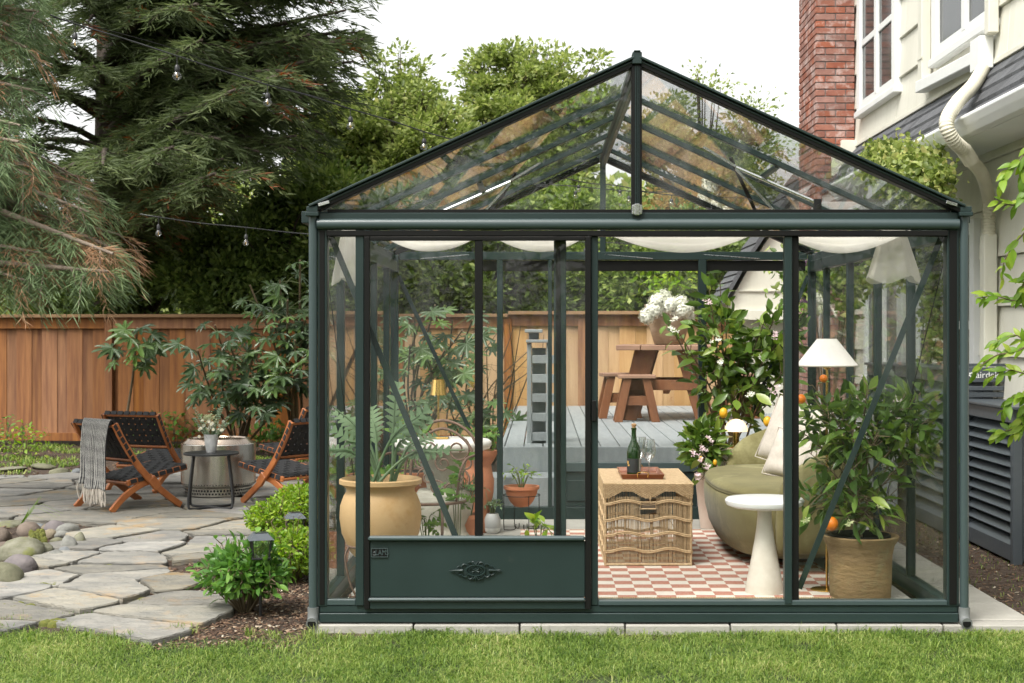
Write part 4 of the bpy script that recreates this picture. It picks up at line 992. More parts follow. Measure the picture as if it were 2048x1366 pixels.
# throw over chair back
thr = M('striped_throw', (.50, .48, .45), (.50, .48, .45), rough=.95, scale=5, bump=.6, bscale=500, rand=0, local=True)
t = thr.node_tree; L = t.links.new; p = t.nodes['Principled BSDF']
tc = N(t, 'UVMap'); sp = N(t, 'SeparateXYZ'); L(tc.outputs[0], sp.inputs[0])
wv = N(t, 'TexWave', Scale=9.0, Distortion=1.4, Detail=2, bands_direction='X'); wv.inputs['Detail Scale'].default_value = 6; L(tc.outputs[0], wv.inputs['Vector'])
nn = N(t, 'TexNoise', Scale=60, Detail=2); L(tc.outputs[0], nn.inputs['Vector'])
wb = N(t, 'TexWave', Scale=2.4, bands_direction='Y', Distortion=.4); L(tc.outputs[0], wb.inputs['Vector'])
aa = N(t, 'Math', operation='MULTIPLY_ADD'); L(nn.outputs['Fac'], aa.inputs[0]); aa.inputs[1].default_value = .3; L(wv.outputs['Fac'], aa.inputs[2])
bb = N(t, 'Math', operation='MULTIPLY_ADD'); L(wb.outputs['Fac'], bb.inputs[0]); bb.inputs[1].default_value = -.25; L(aa.outputs[0], bb.inputs[2])
cr = N(t, 'ValToRGB'); e = cr.color_ramp.elements; e[0].position = .42; e[0].color = (.055, .055, .062, 1); e[1].position = .68; e[1].color = (.52, .51, .48, 1)
L(bb.outputs[0], cr.inputs[0]); L(cr.outputs[0], p.inputs['Base Color'])
path = catm([(-.16, .50), (-.225, .60), (-.29, .692), (-.335, .68), (-.355, .56), (-.36, .42), (-.36, .28), (-.36, .19)], 7)
path = [Vector((a[0], a[1], 0)) for a in path]; nu = 34; V = []; UV = []
for j, q in enumerate(path):
    f = j / (len(path) - 1)
    for i in range(nu):
        u = i / (nu - 1); y0, y1 = -.25 + .02 * f, .13 - .07 * f + .02 * math.sin(f * 7)
        hang = max(0, f - .35); fold = hang * (.030 * math.sin(u * 15 + 1) + .018 * math.sin(u * 27 + f * 3))
        V.append((q.x - abs(hang) * .03 + fold, y0 + (y1 - y0) * u + .008 * math.sin(f * 12), q.y - hang * .05 * (1 - u) + (.012 * math.sin(u * 8) if f > .9 else 0))); UV.append((u * .9, f * 1.5))
mb = MB(); mb.v = V; m_ = len(path); mb.f = [(j * nu + i, j * nu + i + 1, (j + 1) * nu + i + 1, (j + 1) * nu + i) for j in range(m_ - 1) for i in range(nu - 1)]
th = mb.build('throw_blanket', thr, smooth=180); uvl = th.data.uv_layers.new(name='UVMap')
for lp_ in th.data.loops: uvl.data[lp_.index].uv = UV[lp_.vertex_index]
so_ = th.modifiers.new('t', 'SOLIDIFY'); so_.thickness = .008
tag(th, 'grey and white woven throw with cream fringe draped over the chair back', 'blanket'); th.location = C1.location; th.rotation_euler = C1.rotation_euler
for i in range(0, 26):
    u = i / 25; b = Vector(V[(m_ - 1) * nu + int(u * (nu - 1))]); r2 = random.Random(i)
    pts = [b, b + Vector((r2.uniform(-.01, .01), r2.uniform(-.008, .008), -.05)), b + Vector((r2.uniform(-.015, .015), r2.uniform(-.012, .012), -.105 - r2.random() * .02))]
    MB().tube(catm(pts, 3), [.005, .0055, .007, .0045, .005, .0055, .003], 6).build('fringe', linenM, th, smooth=60)

# ------------------------------------------------------------------ fire pit, side table, vase
fp_ = thing('fire_pit', 'round stainless steel smokeless fire pit with a perforated foot', 'fire pit', (-2.73, 12.32, -.012))
MB().lathe([(.292, .075), (.31, .09), (.31, .425), (.306, .43)], n=64, capb=False, capt=False).build('body', stainM, fp_, smooth=30)
MB().lathe([(.306, .43), (.29, .432), (.265, .455), (.255, .47), (.232, .472), (.225, .46), (.225, .15)], n=64, capb=False, capt=False).build('flange', rimM, fp_, smooth=30)
MB().lathe([(.275, .0), (.275, .065), (.292, .075)], n=64, capb=False, capt=False).build('foot_ring', stainM, fp_, smooth=30)
MB().lathe([(.225, .12), (.02, .10)], n=48, capb=False).build('ash_pan', frameD, fp_, smooth=30)
hl = MB()
def hole(a, r, z, rad):
    n = 8; c = Vector((r * math.cos(a), r * math.sin(a), z)); tx = Vector((-math.sin(a), math.cos(a), 0)); nr = Vector((math.cos(a), math.sin(a), 0))
    vs = [c - nr * .004 + tx * (rad * math.cos(q)) + Vector((0, 0, rad * math.sin(q))) for q in [2 * math.pi * k / n for k in range(n)]] + [c + nr * .0012 + tx * (rad * math.cos(q)) + Vector((0, 0, rad * math.sin(q))) for q in [2 * math.pi * k / n for k in range(n)]]
    hl.add(vs, [tuple(range(n, 2 * n))] + [(k, (k + 1) % n, n + (k + 1) % n, n + k) for k in range(n)])
for k in range(80): hole(2 * math.pi * k / 80, .3098, .098, .0052)
for k in range(64): hole(2 * math.pi * k / 64, .2748, .048, .009); hole(2 * math.pi * (k + .5) / 64, .2748, .022, .008)
tag(hl.build('vent_hole', frameD, fp_), kind='stuff')
st_ = thing('side_table', 'small round black metal side table holding the white flower cup', 'side table', (-2.56, 11.3, -.012), R(10))
MB().lathe([(.205, .415), (.212, .418), (.212, .428), (.208, .431), (.05, .431)], n=48).build('table_top', blackM, st_, smooth=30)
for sy in (-1, 1):
    pts = catm([(-.13, sy * .07, .415), (-.155, sy * .10, .20), (-.165, sy * .12, .05), (-.14, sy * .12, .008), (0, sy * .045, .010), (.14, sy * .12, .008), (.165, sy * .12, .05), (.155, sy * .10, .2), (.13, sy * .07, .415)], 6)
    MB().tube(pts, .0095, 10).build('leg', blackM, st_, smooth=60)
cup = thing('flower_cup', 'whitewashed ceramic cup with daisies and eucalyptus sprigs on the black table', 'vase', (-2.56, 11.3, .419))
MB().lathe([(.034, 0), (.036, .004), (.050, .075), (.054, .135), (.056, .14), (.050, .14), (.046, .10)], n=28).build('cup', M('whitewash', (.62, .62, .62), (.42, .43, .44), rough=.8, scale=22, bump=.3, rand=0), cup, smooth=50)

# ------------------------------------------------------------------ leaf objects for near plants
def mesh_from(mb, name, mat, smooth=True):
    me = bpy.data.meshes.new(name); me.from_pydata(mb.v, [], mb.f); me.update(); me.materials.append(mat)
    if smooth: me.shade_smooth()
    return me
def oval_leaf(name, mat, wd=.42, fold=.12, curl=.18, wave=0.0, wpos=None, tipp=1.0):
    rows = [(0, .03), (.15, .55), (.35, .95), (.55, 1.0), (.78, .62), (.93, .22)] if wpos is None else wpos
    mb = MB(); vs = []; 
    for i, (t_, h) in enumerate(rows):
        z = -curl * t_ * t_ ; w_ = wd * .5 * h
        vs += [(-w_, t_, z + fold * w_ + wave * (i % 2)), (0, t_, z), (w_, t_, z + fold * w_ + wave * ((i + 1) % 2))]
    vs.append((0, 1, -curl)); fs = []
    for i in range(len(rows) - 1):
        a = i * 3; fs += [(a, a + 1, a + 4, a + 3), (a + 1, a + 2, a + 5, a + 4)]
    a = (len(rows) - 1) * 3; fs += [(a, a + 1, a + 3), (a + 1, a + 2, a + 3)]
    return mesh_from(mb.add(vs, fs), name, mat)
def palm_leaf(name, mat, lobes=8, spread=250, depth=.45, droop=.25, serr=0):
    vs = [(0, .0, 0)]; fs = []; out = []
    for i in range(lobes):
        a = R(-spread / 2 + spread * i / (lobes - 1)); ln = 1 - .38 * abs(i - (lobes - 1) / 2) / ((lobes - 1) / 2)
        da = R(spread / (lobes - 1) / 2)
        if i == 0: out.append((a - da * .8, .16, .0))
        out += [(a - da * .60, ln * .60, .03), (a - da * .36, ln * .84, 0), (a, ln, -.02), (a + da * .36, ln * .84, 0), (a + da * .60, ln * .60, .03)]
        out.append((a + da, depth * ln, -.03) if i < lobes - 1 else (a + da * .8, .16, 0))
    for (a, r_, dz) in out: vs.append((math.sin(a) * r_, math.cos(a) * r_, dz - droop * r_ * r_))
    for i in range(1, len(out)): fs.append((0, i, i + 1))
    return mesh_from(MB().add(vs, fs), name, mat, False)
def jag_leaf(name, mat, n=7, wd=.42, curl=.6):
    vs = []; fs = []; m = 0
    for i in range(n):
        t0 = i / n; env = math.sin(math.pi * min(1, (t0 * .85 + .12))) ** .7
        for s_ in (-1, 1):
            b = len(vs); t1 = t0 + .9 / n
            f = lambda t_: -curl * t_ * t_
            vs += [(0, t0, f(t0)), (s_ * wd * .5 * env, t0 + .55 / n + .06, f(t0) - .05 * env), (s_ * wd * .36 * env, t1 + .05, f(t1)), (0, t1 + .1 / n, f(t1))]
            fs.append((b, b + 1, b + 2, b + 3))
    b = len(vs); vs += [(-.04, .92, -curl * .84), (.04, .92, -curl * .84), (0, 1.05, -curl * 1.1)]; fs.append((b, b + 1, b + 2))
    return mesh_from(MB().add(vs, fs), name, mat, False)
def put_leaf(me, parent, pos, d, size, rnd_, up=None, wid=1.0, name='leaf', base=None):
    d = Vector(d).normalized(); up = Vector(up) if up is not None else Vector((rnd_.gauss(0, .5), rnd_.gauss(0, .5), 1))
    x = d.cross(up); x = x.normalized() if x.length > 1e-4 else d.orthogonal().normalized(); z = x.cross(d)
    o = bpy.data.objects.new(name, me); COL.objects.link(o); o.parent = parent
    m = Matrix((x, d, z)).transposed().to_4x4()
    o.matrix_local = Matrix.Translation(Vector(pos) - (base or Vector((0, 0, 0)))) @ m @ Matrix.Diagonal((size * wid, size, size, 1))
    return o
leaf_mat('citrus_leaf', [(0, (.05, .09, .018)), (.5, (.10, .18, .03)), (.8, (.18, .27, .045)), (1, (.28, .35, .07))], rough=.28, trans=.25, spec=.5, objrand=True)
leaf_mat('orange_leaf', [(0, (.035, .075, .016)), (.6, (.095, .175, .03)), (.88, (.18, .27, .05)), (1, (.22, .28, .05))], rough=.3, trans=.22, spec=.5, objrand=True)
leaf_mat('fatsia_leaf', [(0, (.034, .062, .028)), (.55, (.075, .125, .048)), (.92, (.10, .17, .045)), (.992, (.12, .2, .03)), (.994, (.26, .19, .035)), (1, (.28, .19, .035))], rough=.35, trans=.22, spec=.5, objrand=True)
leaf_mat('lime_leaf', [(0, (.10, .20, .02)), (.6, (.20, .33, .035)), (1, (.33, .42, .06))], rough=.45, trans=.4, objrand=True)
leaf_mat('hydrangea_leaf', [(0, (.05, .13, .025)), (.6, (.10, .22, .04)), (1, (.18, .33, .06))], rough=.35, trans=.3, objrand=True)
leaf_mat('silver_leaf', [(0, (.12, .20, .10)), (1, (.22, .31, .18))], rough=.7, trans=.3, objrand=True)
leaf_mat('tomato_leaf', [(0, (.06, .14, .03)), (1, (.16, .27, .05))], rough=.6, trans=.35, objrand=True)
leaf_mat('hyd_fill', [(0, (.05, .13, .025)), (.6, (.10, .22, .04)), (1, (.18, .33, .06))], rough=.35, trans=.3)
leaf_mat('lime_fill', [(0, (.12, .22, .025)), (.6, (.24, .37, .045)), (1, (.36, .45, .07))], rough=.45, trans=.45)
leaf_mat('orange_fill', [(0, (.03, .065, .014)), (.6, (.095, .175, .03)), (1, (.24, .33, .06))], rough=.3, trans=.25)
leaf_mat('citrus_fill', [(0, (.05, .09, .018)), (.5, (.10, .18, .03)), (1, (.24, .32, .06))], rough=.3, trans=.3)
leaf_mat('euc_leaf', [(0, (.20, .28, .20)), (1, (.32, .40, .28))], rough=.7, trans=.3)
petalM = M('petal_white', (.80, .80, .70), (.72, .72, .60), rough=.7, scale=30, bump=.1, rand=.05)
pinkM = M('petal_pink', (.62, .40, .46), (.7, .6, .58), rough=.7, scale=30, bump=.1, rand=.1)
yolkM = M('flower_eye', (.75, .50, .05), rough=.8, bump=0)
lemonM = M('lemon_skin', (.78, .42, .02), (.70, .36, .02), rough=.4, scale=10, bump=.4, bscale=260, bdist=.002, rand=.05)
orangeM = M('orange_skin', (.75, .21, .008), (.68, .17, .006), rough=.4, scale=10, bump=.5, bscale=260, bdist=.002, rand=.05)
LF_citrus = [oval_leaf('leaf', MATS['citrus_leaf'], .46, .25, .15), oval_leaf('leaf', MATS['citrus_leaf'], .40, .35, .3), oval_leaf('leaf', MATS['citrus_leaf'], .5, .15, .05)]
LF_orange = [oval_leaf('leaf', MATS['orange_leaf'], .34, .35, .2), oval_leaf('leaf', MATS['orange_leaf'], .38, .45, .35), oval_leaf('leaf', MATS['orange_leaf'], .32, .25, .05)]
LF_fat = [palm_leaf('leaf', MATS['fatsia_leaf'], 8), palm_leaf('leaf', MATS['fatsia_leaf'], 7, 230, .4, .4), palm_leaf('leaf', MATS['fatsia_leaf'], 9, 280, .5, .1)]
LF_lime = [oval_leaf('leaf', MATS['lime_leaf'], .45, .2, .2), oval_leaf('leaf', MATS['lime_leaf'], .5, .3, .35)]
LF_hyd = [oval_leaf('leaf', MATS['hydrangea_leaf'], .50, .25, .3), oval_leaf('leaf', MATS['hydrangea_leaf'], .46, .3, .15)]
LF_art = [jag_leaf('leaf', MATS['silver_leaf'], 8, .45, .5), jag_leaf('leaf', MATS['silver_leaf'], 7, .5, .25)]
LF_tom = [jag_leaf('leaf', MATS['tomato_leaf'], 4, .6, .3), oval_leaf('leaf', MATS['tomato_leaf'], .5, .2, .3)]

def shrub(root, base, stems, leafset, nl, size, seed, stem_r=.008, mat=woodyM, spread=.05, outward=None, along=(.35, 1.0), jit=.35, twig=.06, wid=1.0):
    """stems: list of point lists (world). Leaves stand out along the upper part of each stem on short twigs."""
    r = random.Random(seed); B = wloc(root); tips = []
    for i, st in enumerate(stems):
        c = catm(st, 6); n = len(c); rs = [stem_r * (1 - .7 * k / (n - 1)) for k in range(n)]
        MB().tube([q - B for q in c], rs, 6).build('branch', mat, root, smooth=60)
        tips.append(c)
    per = max(1, nl // len(stems)); tw = MB()
    for c in tips:
        n = len(c)
        for k in range(per):
            f = along[0] + (along[1] - along[0]) * (k + r.random()) / per; idx = min(n - 2, int(f * (n - 1))); q = c[idx].lerp(c[idx + 1], f * (n - 1) - idx)
            d = (c[idx + 1] - c[idx]).normalized(); ang = k * 2.4 + r.uniform(-.5, .5); o1 = d.orthogonal().normalized(); o2 = d.cross(o1)
            sd_ = o1 * math.cos(ang) + o2 * math.sin(ang); tl_ = twig * r.uniform(.1, 1.6)
            e_ = q + (sd_ + d * .6).normalized() * tl_
            if tl_ > .02: tw.tube([q - B, e_ - B], [.0028, .0018], 4)
            dd_ = sd_ + d * .5 + Vector((r.gauss(0, jit), r.gauss(0, jit), r.gauss(0, jit) - .1))
            put_leaf(leafset[k % len(leafset)], root, e_, dd_, size * r.uniform(.65, 1.2), r, base=B, wid=wid * r.uniform(.85, 1.15))
    if tw.v: tag(tw.build('twigs', mat, root), kind='stuff')
    return tips
def fill(root, blobs, n, size, mat, seed, wd=.45, name='foliage', dz=.1):
    rg = np.random.default_rng(seed); P = []; D = []; tot = sum(b[3] * b[4] * b[5] for b in blobs)
    for (x, y, z, rx, ry, rz) in blobs:
        k = int(n * rx * ry * rz / tot); d = unit(rg.normal(size=(k, 3))); q = rg.uniform(.15, 1, (k, 1)) ** .5
        P.append(np.array([x, y, z]) + d * q * np.array([rx, ry, rz])); D.append(d * .7 + rg.normal(size=(k, 3)) * .5 + [0, 0, dz])
    P = np.concatenate(P); D = np.concatenate(D)
    return tag(npmesh(name, leaves6(P, D, size * rg.uniform(.6, 1.25, len(P)), size * wd, rg), LEAF6_F, MATS[mat], root, tint=rg.random(len(P)), world=True), kind='stuff')
def blossom(root, pos, s_, seed, mat=petalM, n=5):
    r = random.Random(seed); mb = MB(); B = wloc(root)
    for k in range(n):
        c = Vector(pos) - B + Vector((r.gauss(0, s_), r.gauss(0, s_), r.gauss(0, s_ * .8)))
        for j in range(5):
            a = j * 1.256 + r.random(); d = Vector((math.cos(a), math.sin(a) * .6 - .5, math.sin(a) * .7)).normalized(); pd = d.orthogonal().normalized() * .004
            mb.add([c, c + d * .011 + pd, c + d * .02, c + d * .011 - pd], [(0, 1, 2, 3)])
    return mb.build('blossom', mat, root)
def ball(name, mat, root, pos, rx, rz=None, dimp=0, n=20):
    rz = rz or rx; pr = [(rx * math.sin(math.pi * k / 12) + 1e-5, -rz * math.cos(math.pi * k / 12)) for k in range(13)]
    B = wloc(root) if root else Vector((0, 0, 0)); p_ = Vector(pos) - B
    return MB().lathe(pr, p_, n=n, capb=False, capt=False).build(name, mat, root, smooth=180)

# flowers in the cup
r = random.Random(5); B = Vector((-2.56, 11.3, .419)); fl = MB(); ey = MB(); sm_ = MB()
for k in range(34):
    c = Vector((r.gauss(0, .040), r.gauss(0, .04), .19 + r.gauss(0, .030))); sm_.tube([(c.x * .3, c.y * .3, .10), c], .0012, 4)
    for j in range(9):
        a = j * .698; d = Vector((math.cos(a), -.15, math.sin(a))); e1 = d.cross(Vector((0, 1, 0))).normalized() * .0035
        fl.add([c, c + d * .009 + e1, c + d * .014, c + d * .009 - e1], [(0, 1, 2, 3)])
    ey.lathe([(.004, 0), (.003, .003)], (c.x, c.y - .003, c.z - .002), 6)
fl.build('daisy_petals', petalM, cup); ey.build('daisy_eyes', yolkM, cup); sm_.build('stems', stemM, cup)
fm = MB()
for k in range(240):
    c = Vector((-.02 + r.gauss(0, .026), r.gauss(0, .02), .265 + r.gauss(0, .020))); fm.lathe([(.003, 0), (.004, .003), (.002, .006)], c, 5)
fm.build('filler_blossom', M('cream_filler', (.52, .55, .33), (.4, .44, .24), rough=.8, bump=0), cup)
for k, (ex, ey_, ez) in enumerate([(-.13, 0, .34), (-.14, .03, .26), (.09, 0, .38), (.13, -.02, .27), (.12, .03, .22), (.05, .05, .33), (-.06, -.05, .24)]):
    c = catm([(0, 0, .08), (ex * .4, ey_ * .4, ez * .55), (ex, ey_, ez)], 10); P = []; D = []
    MB().tube(c, .0018, 5).build('sprig_stem', stemM, cup)
    for i, q in enumerate(c[5:]):
        for s_ in range(4): P.append(q[:]); a = s_ * 1.57 + i * .7; D.append((math.cos(a), math.sin(a), .35))
    npmesh('eucalyptus_leaves', leaves6(np.array(P), np.array(D), .020, .014, np.random.default_rng(k)), LEAF6_F, MATS['euc_leaf'], cup, tint=np.random.default_rng(k).random(len(P)))

# ------------------------------------------------------------------ stones
def rock(c, sx, sy, sz, col, label, seed, cat='stone', sharp=0, grp=None):
    if col not in MATS:
        cc = {'grey': ((.23, .23, .21), (.13, .13, .12)), 'olive': ((.20, .195, .13), (.11, .11, .07)), 'purple': ((.175, .155, .155), (.115, .103, .107)), 'tan': ((.25, .215, .155), (.16, .13, .09)),
              'brown': ((.17, .135, .11), (.10, .08, .065)), 'blue': ((.18, .19, .195), (.11, .12, .125)), 'mossy': ((.20, .195, .15), (.11, .11, .07))}[col]
        M(col, cc[0], cc[1], rough=.85, scale=13, bump=.9, bscale=70, bdist=.006, spec=.3, rand=.12, stain=((.16, .17, .06), 5, .52 if col == 'mossy' else .66))
    bm = bmesh.new(); bmesh.ops.create_icosphere(bm, subdivisions=3, radius=1)
    for v in bm.verts:
        q = v.co.copy(); k = 1 + .26 * noise.noise(q * 1.1 + Vector((seed, 0, 0))) + .05 * noise.noise(q * 3.5 + Vector((0, 0, seed))) + (.22 * abs(noise.noise(q * 2.2 + Vector((0, seed, 0)))) if sharp else 0)
        v.co = Vector((q.x * k * sx, q.y * k * sy, q.z * k * sz))
    me = bpy.data.meshes.new('stone'); bm.to_mesh(me); bm.free(); me.shade_smooth(); me.materials.append(MATS[col])
    o = link('stone', me); o.location = (c[0], c[1], -.05 + sz * .60); o.rotation_euler = (rnd.uniform(-.12, .12), rnd.uniform(-.12, .12), rnd.uniform(-.6, .6))
    return tag(o, label, cat, grp)
RK = [(4, 1147, 42, 27, 'olive', 'big rounded olive-grey boulder cut by the left edge of the picture'), (40, 1128, 34, 24, 'purple', 'large smooth purple-grey boulder beside the olive one'),
      (42, 1098, 48, 26, 'mossy', 'angular grey rock behind the purple boulder'), (2, 1068, 22, 18, 'brown', 'reddish-brown stone at the left edge, upper one'), (8, 1088, 18, 10, 'brown', 'flat brown stone at the left edge under the upper one'),
      (70, 1082, 26, 16, 'olive', 'olive stone with bright moss on its side'), (85, 1098, 22, 16, 'mossy', 'mossy grey stone below the mossy olive one'), (112, 1107, 16, 12, 'grey', 'pale grey egg-shaped pebble at the front of the ring'),
      (132, 1100, 17, 11, 'blue', 'smooth blue-grey stone next to the pale egg-shaped one'), (137, 1088, 18, 20, 'grey', 'upright grey stone at the right of the ring'), (157, 1080, 13, 18, 'mossy', 'tall mossy stone at the far right end of the ring'),
      (115, 1078, 17, 9, 'olive', 'small flat olive stone in the middle of the ring'), (100, 1065, 16, 12, 'tan', 'tan wedge-shaped stone behind the flat olive one'), (122, 1066, 17, 10, 'grey', 'small grey stone beside the tan wedge'),
      (136, 1058, 24, 16, 'grey', 'large grey rounded stone at the top right of the ring'), (108, 1052, 24, 15, 'purple', 'purple-grey rounded stone left of the large grey one'), (58, 1056, 24, 17, 'brown', 'brown-grey stone standing over the soil of the ring'),
      (92, 1054, 12, 10, 'tan', 'little tan stone between brown and purple ones'), (18, 1045, 26, 9, 'mossy', 'low mossy stone at the back of the ring, by the left edge'), (78, 1049, 14, 8, 'blue', 'small blue-grey stone at the back of the ring')]
for i, (px, py, rx, ry, col, lab) in enumerate(RK):
    c = G(px, py + ry * .6, -.03); s_ = c.y / FP
    rock(c, rx * s_, rx * s_ * .9, ry * s_ * 1.05, col, lab, i * 3.7, sharp=(col == 'mossy'))
EK = [(18, 936, 40, 5, 'mossy', 'wide flat slab in the bed at the far left'), (88, 931, 26, 6, 'olive', 'flat mossy slab behind the patio stones'), (117, 944, 22, 9, 'olive', 'oval olive stone on the far patio edge'),
      (155, 943, 13, 8, 'blue', 'blue-grey round stone on the far patio edge'), (180, 941, 14, 8, 'tan', 'tan round stone beside the blue-grey one, behind the chair'), (78, 953, 15, 6, 'grey', 'grey stone on the far patio edge below the oval one'),
      (45, 957, 12, 7, 'grey', 'mid grey stone at the far left patio edge'), (24, 958, 9, 5, 'tan', 'small tan stone left of the mid grey one'), (5, 956, 10, 8, 'grey', 'grey stone on the far patio edge cut by the picture edge'), (350, 925, 10, 6, 'tan', 'small stone behind the left chairs near the fire pit'), (338, 940, 8, 5, 'grey', 'little grey stone just left of the fire pit')]
for i, (px, py, rx, ry, col, lab) in enumerate(EK):
    c = G(px, py + ry * .6, -.03); s_ = c.y / FP; rock(c, rx * s_, rx * s_ * .8, ry * s_ * 1.2, col, lab, 80 + i * 2.3)
ms = MB(); r = random.Random(8)
for k in range(60):
    c = G(80 + r.gauss(0, 7), 1080 + r.gauss(0, 5), .0); rr_ = r.uniform(.008, .02); ms.lathe([(rr_, -.03), (rr_ * .9, .0), (rr_ * .4, .012)], (c.x, c.y - .05, .035 + r.uniform(-.01, .02)), 7, capb=False)
tag(ms.build('rock_moss', mossM, smooth=180), 'bright green moss on the stone of the ring', 'moss', kind='stuff')

# ------------------------------------------------------------------ bed: hydrangea, spirea, solar lanterns
def G0(px, py): c = G(px, py, -.05); return c
def bush(name, label, cat, base, n_st, rad, h, leafset, nl, size, seed, along=(.25, 1), group=None, mat=woodyM, twig=.05, arch=1.0, sr=.005, jit=.35):
    r = random.Random(seed); root = thing(name, label, cat, base, group=group); B = Vector(base); stems = []
    for k in range(n_st):
        a = k * 2.4 + r.uniform(-.3, .3); q = math.sqrt((k + .5) / n_st) * rad; hh = h * (1 - .45 * (q / rad) ** 2) * r.uniform(.78, 1.28)
        e_ = B + Vector((math.cos(a) * q, math.sin(a) * q, hh)); m_ = B + Vector((math.cos(a) * q * .55 * arch, math.sin(a) * q * .55 * arch, hh * .55))
        stems.append([B + Vector((math.cos(a) * .02, math.sin(a) * .02, 0)), m_, e_])
    shrub(root, B, stems, leafset, nl, size, seed, sr, mat, along=along, twig=twig, jit=jit); return root
bush('hydrangea_bush', 'dark green leafy hydrangea bush in front of the flagstones beside the greenhouse corner', 'bush', G0(490, 1228), 34, .26, .345, LF_hyd, 296, .056, 3, along=(.35, 1), jit=.45)
LF_sp = [oval_leaf('leaf', MATS['lime_leaf'], .55, .2, .2)]
for (px, py, n_, rad, h, lab, sd_) in [(585, 1165, 26, .26, .32, 'lime green spirea bush touching the greenhouse corner, nearest of the lime ones', 5), (545, 1085, 22, .22, .28, 'lime green spirea bush behind the hydrangea', 6), (600, 1060, 20, .25, .34, 'lime green spirea bush farthest back beside the greenhouse wall', 7)]:
    bush('spirea_bush', lab, 'bush', G0(px, py), n_, rad, h, LF_sp, 290, .034, sd_, along=(.2, 1), group='lime green spirea bushes', twig=.03)
c = G0(487, 1232); fill(bpy.data.objects['hydrangea_bush'], [(c.x, c.y, .15, .22, .19, .09), (c.x + .02, c.y, .21, .17, .15, .09)], 620, .055, 'hyd_fill', 3, .5)
for nm_, (px, py), rad, h in (('spirea_bush', (585, 1165), .24, .30), ('spirea_bush.001', (545, 1085), .2, .26), ('spirea_bush.002', (600, 1060), .22, .32)):
    c = G0(px, py); fill(bpy.data.objects[nm_], [(c.x, c.y, h * .42, rad * .9, rad * .8, h * .42)], 1500, .036, 'lime_fill', 5, .55)
for (px, pt, Y, lab) in [(521, 1064, 7.12, 'black solar lantern with glass sides standing over the hydrangea'), (590, 1024, 8.6, 'black solar lantern half hidden in the lime bush, the farther one')]:
    c = W(px, pt, Y); t_ = thing('solar_lantern', lab, 'lantern', (c.x, c.y, -.05), .3, 'solar path lanterns'); H_ = c.z + .05
    q = lambda n_, mb, m_=blackM, b_=.0015: mb.build(n_, m_, t_, bev=b_)
    q('cap', MB().add([(-.062, -.062, H_ - .035), (.062, -.062, H_ - .035), (.062, .062, H_ - .035), (-.062, .062, H_ - .035), (-.034, -.034, H_ - .004), (.034, -.034, H_ - .004), (.034, .034, H_ - .004), (-.034, .034, H_ - .004)],
                     [(0, 3, 2, 1), (4, 5, 6, 7), (0, 1, 5, 4), (1, 2, 6, 5), (2, 3, 7, 6), (3, 0, 4, 7)]), slateM)
    q('solar_cell', MB().box(-.028, .028, -.028, .028, H_ - .0038, H_ - .001), screenM, 0)
    for a in (-1, 1):
        for b in (-1, 1): q('post', MB().bar((a * .046, b * .046, H_ - .036), (a * .038, b * .038, H_ - .12), .006, .006), blackM, 0)
    q('glass', MB().box(-.036, .036, -.036, .036, H_ - .12, H_ - .037), bottleglass, 0); q('base', MB().box(-.045, .045, -.045, .045, H_ - .13, H_ - .1205)); q('stake', MB().tube([(0, 0, 0), (0, 0, H_ - .13)], .007, 8), blackM, 0)
# ------------------------------------------------------------------ inside the greenhouse
FZ = .014
# rug
rugM = M('rug_checks', (.68, .63, .55), (.62, .57, .50), rough=.95, scale=40, bump=.6, bscale=400, rand=0)
t = rugM.node_tree; L = t.links.new; p = t.nodes['Principled BSDF']
geo = N(t, 'NewGeometry'); nz_ = N(t, 'TexNoise', Scale=7, Detail=3); L(geo.outputs['Position'], nz_.inputs['Vector'])
vm = N(t, 'VectorMath', operation='MULTIPLY_ADD'); L(nz_.outputs['Color'], vm.inputs[0]); vm.inputs[1].default_value = (.018, .018, 0); L(geo.outputs['Position'], vm.inputs[2])
sp = N(t, 'SeparateXYZ'); L(vm.outputs[0], sp.inputs[0])
def flo(o, s_):
    a = N(t, 'Math', operation='MULTIPLY'); L(o, a.inputs[0]); a.inputs[1].default_value = s_
    b = N(t, 'Math', operation='FLOOR'); L(a.outputs[0], b.inputs[0]); return b.outputs[0]
ad = N(t, 'Math', operation='ADD'); L(flo(sp.outputs[0], 1 / .098), ad.inputs[0]); L(flo(sp.outputs[1], 1 / .105), ad.inputs[1])
pm = N(t, 'Math', operation='PINGPONG'); L(ad.outputs[0], pm.inputs[0]); pm.inputs[1].default_value = 1
n6 = N(t, 'TexNoise', Scale=160, Detail=3); L(geo.outputs['Position'], n6.inputs['Vector'])
rg = N(t, 'MapRange'); L(n6.outputs['Fac'], rg.inputs[0]); rg.inputs[1].default_value = .35; rg.inputs[2].default_value = .65; rg.inputs[3].default_value = .72; rg.inputs[4].default_value = 1
mu = N(t, 'Math', operation='MULTIPLY'); L(pm.outputs[0], mu.inputs[0]); L(rg.outputs[0], mu.inputs[1])
old = p.inputs['Base Color'].links[0].from_socket
mx = N(t, 'Mix', data_type='RGBA'); L(mu.outputs[0], mx.inputs[0]); L(old, mx.inputs[6]); mx.inputs[7].default_value = (.37, .125, .072, 1); L(mx.outputs[2], p.inputs['Base Color'])
rug = thing('rug', 'cream and terracotta checkerboard rug on the greenhouse floor', 'rug', (.72, 8.5, FZ))
MB().box(-.86, .86, -1.2, 1.3, 0, .009).build('rug_pile', rugM, rug, bev=.003)
fr = MB()
for x in np.arange(-.86, .86, .011):
    for yy, s_ in ((-1.2, -1), (1.3, 1)): fr.tube([(x, yy, .006), (x + rnd.uniform(-.004, .004), yy + s_ * .045, .003)], .0028, 4)
tag(fr.build('fringe', M('jute', (.52, .40, .22), rough=.9), rug), kind='stuff')

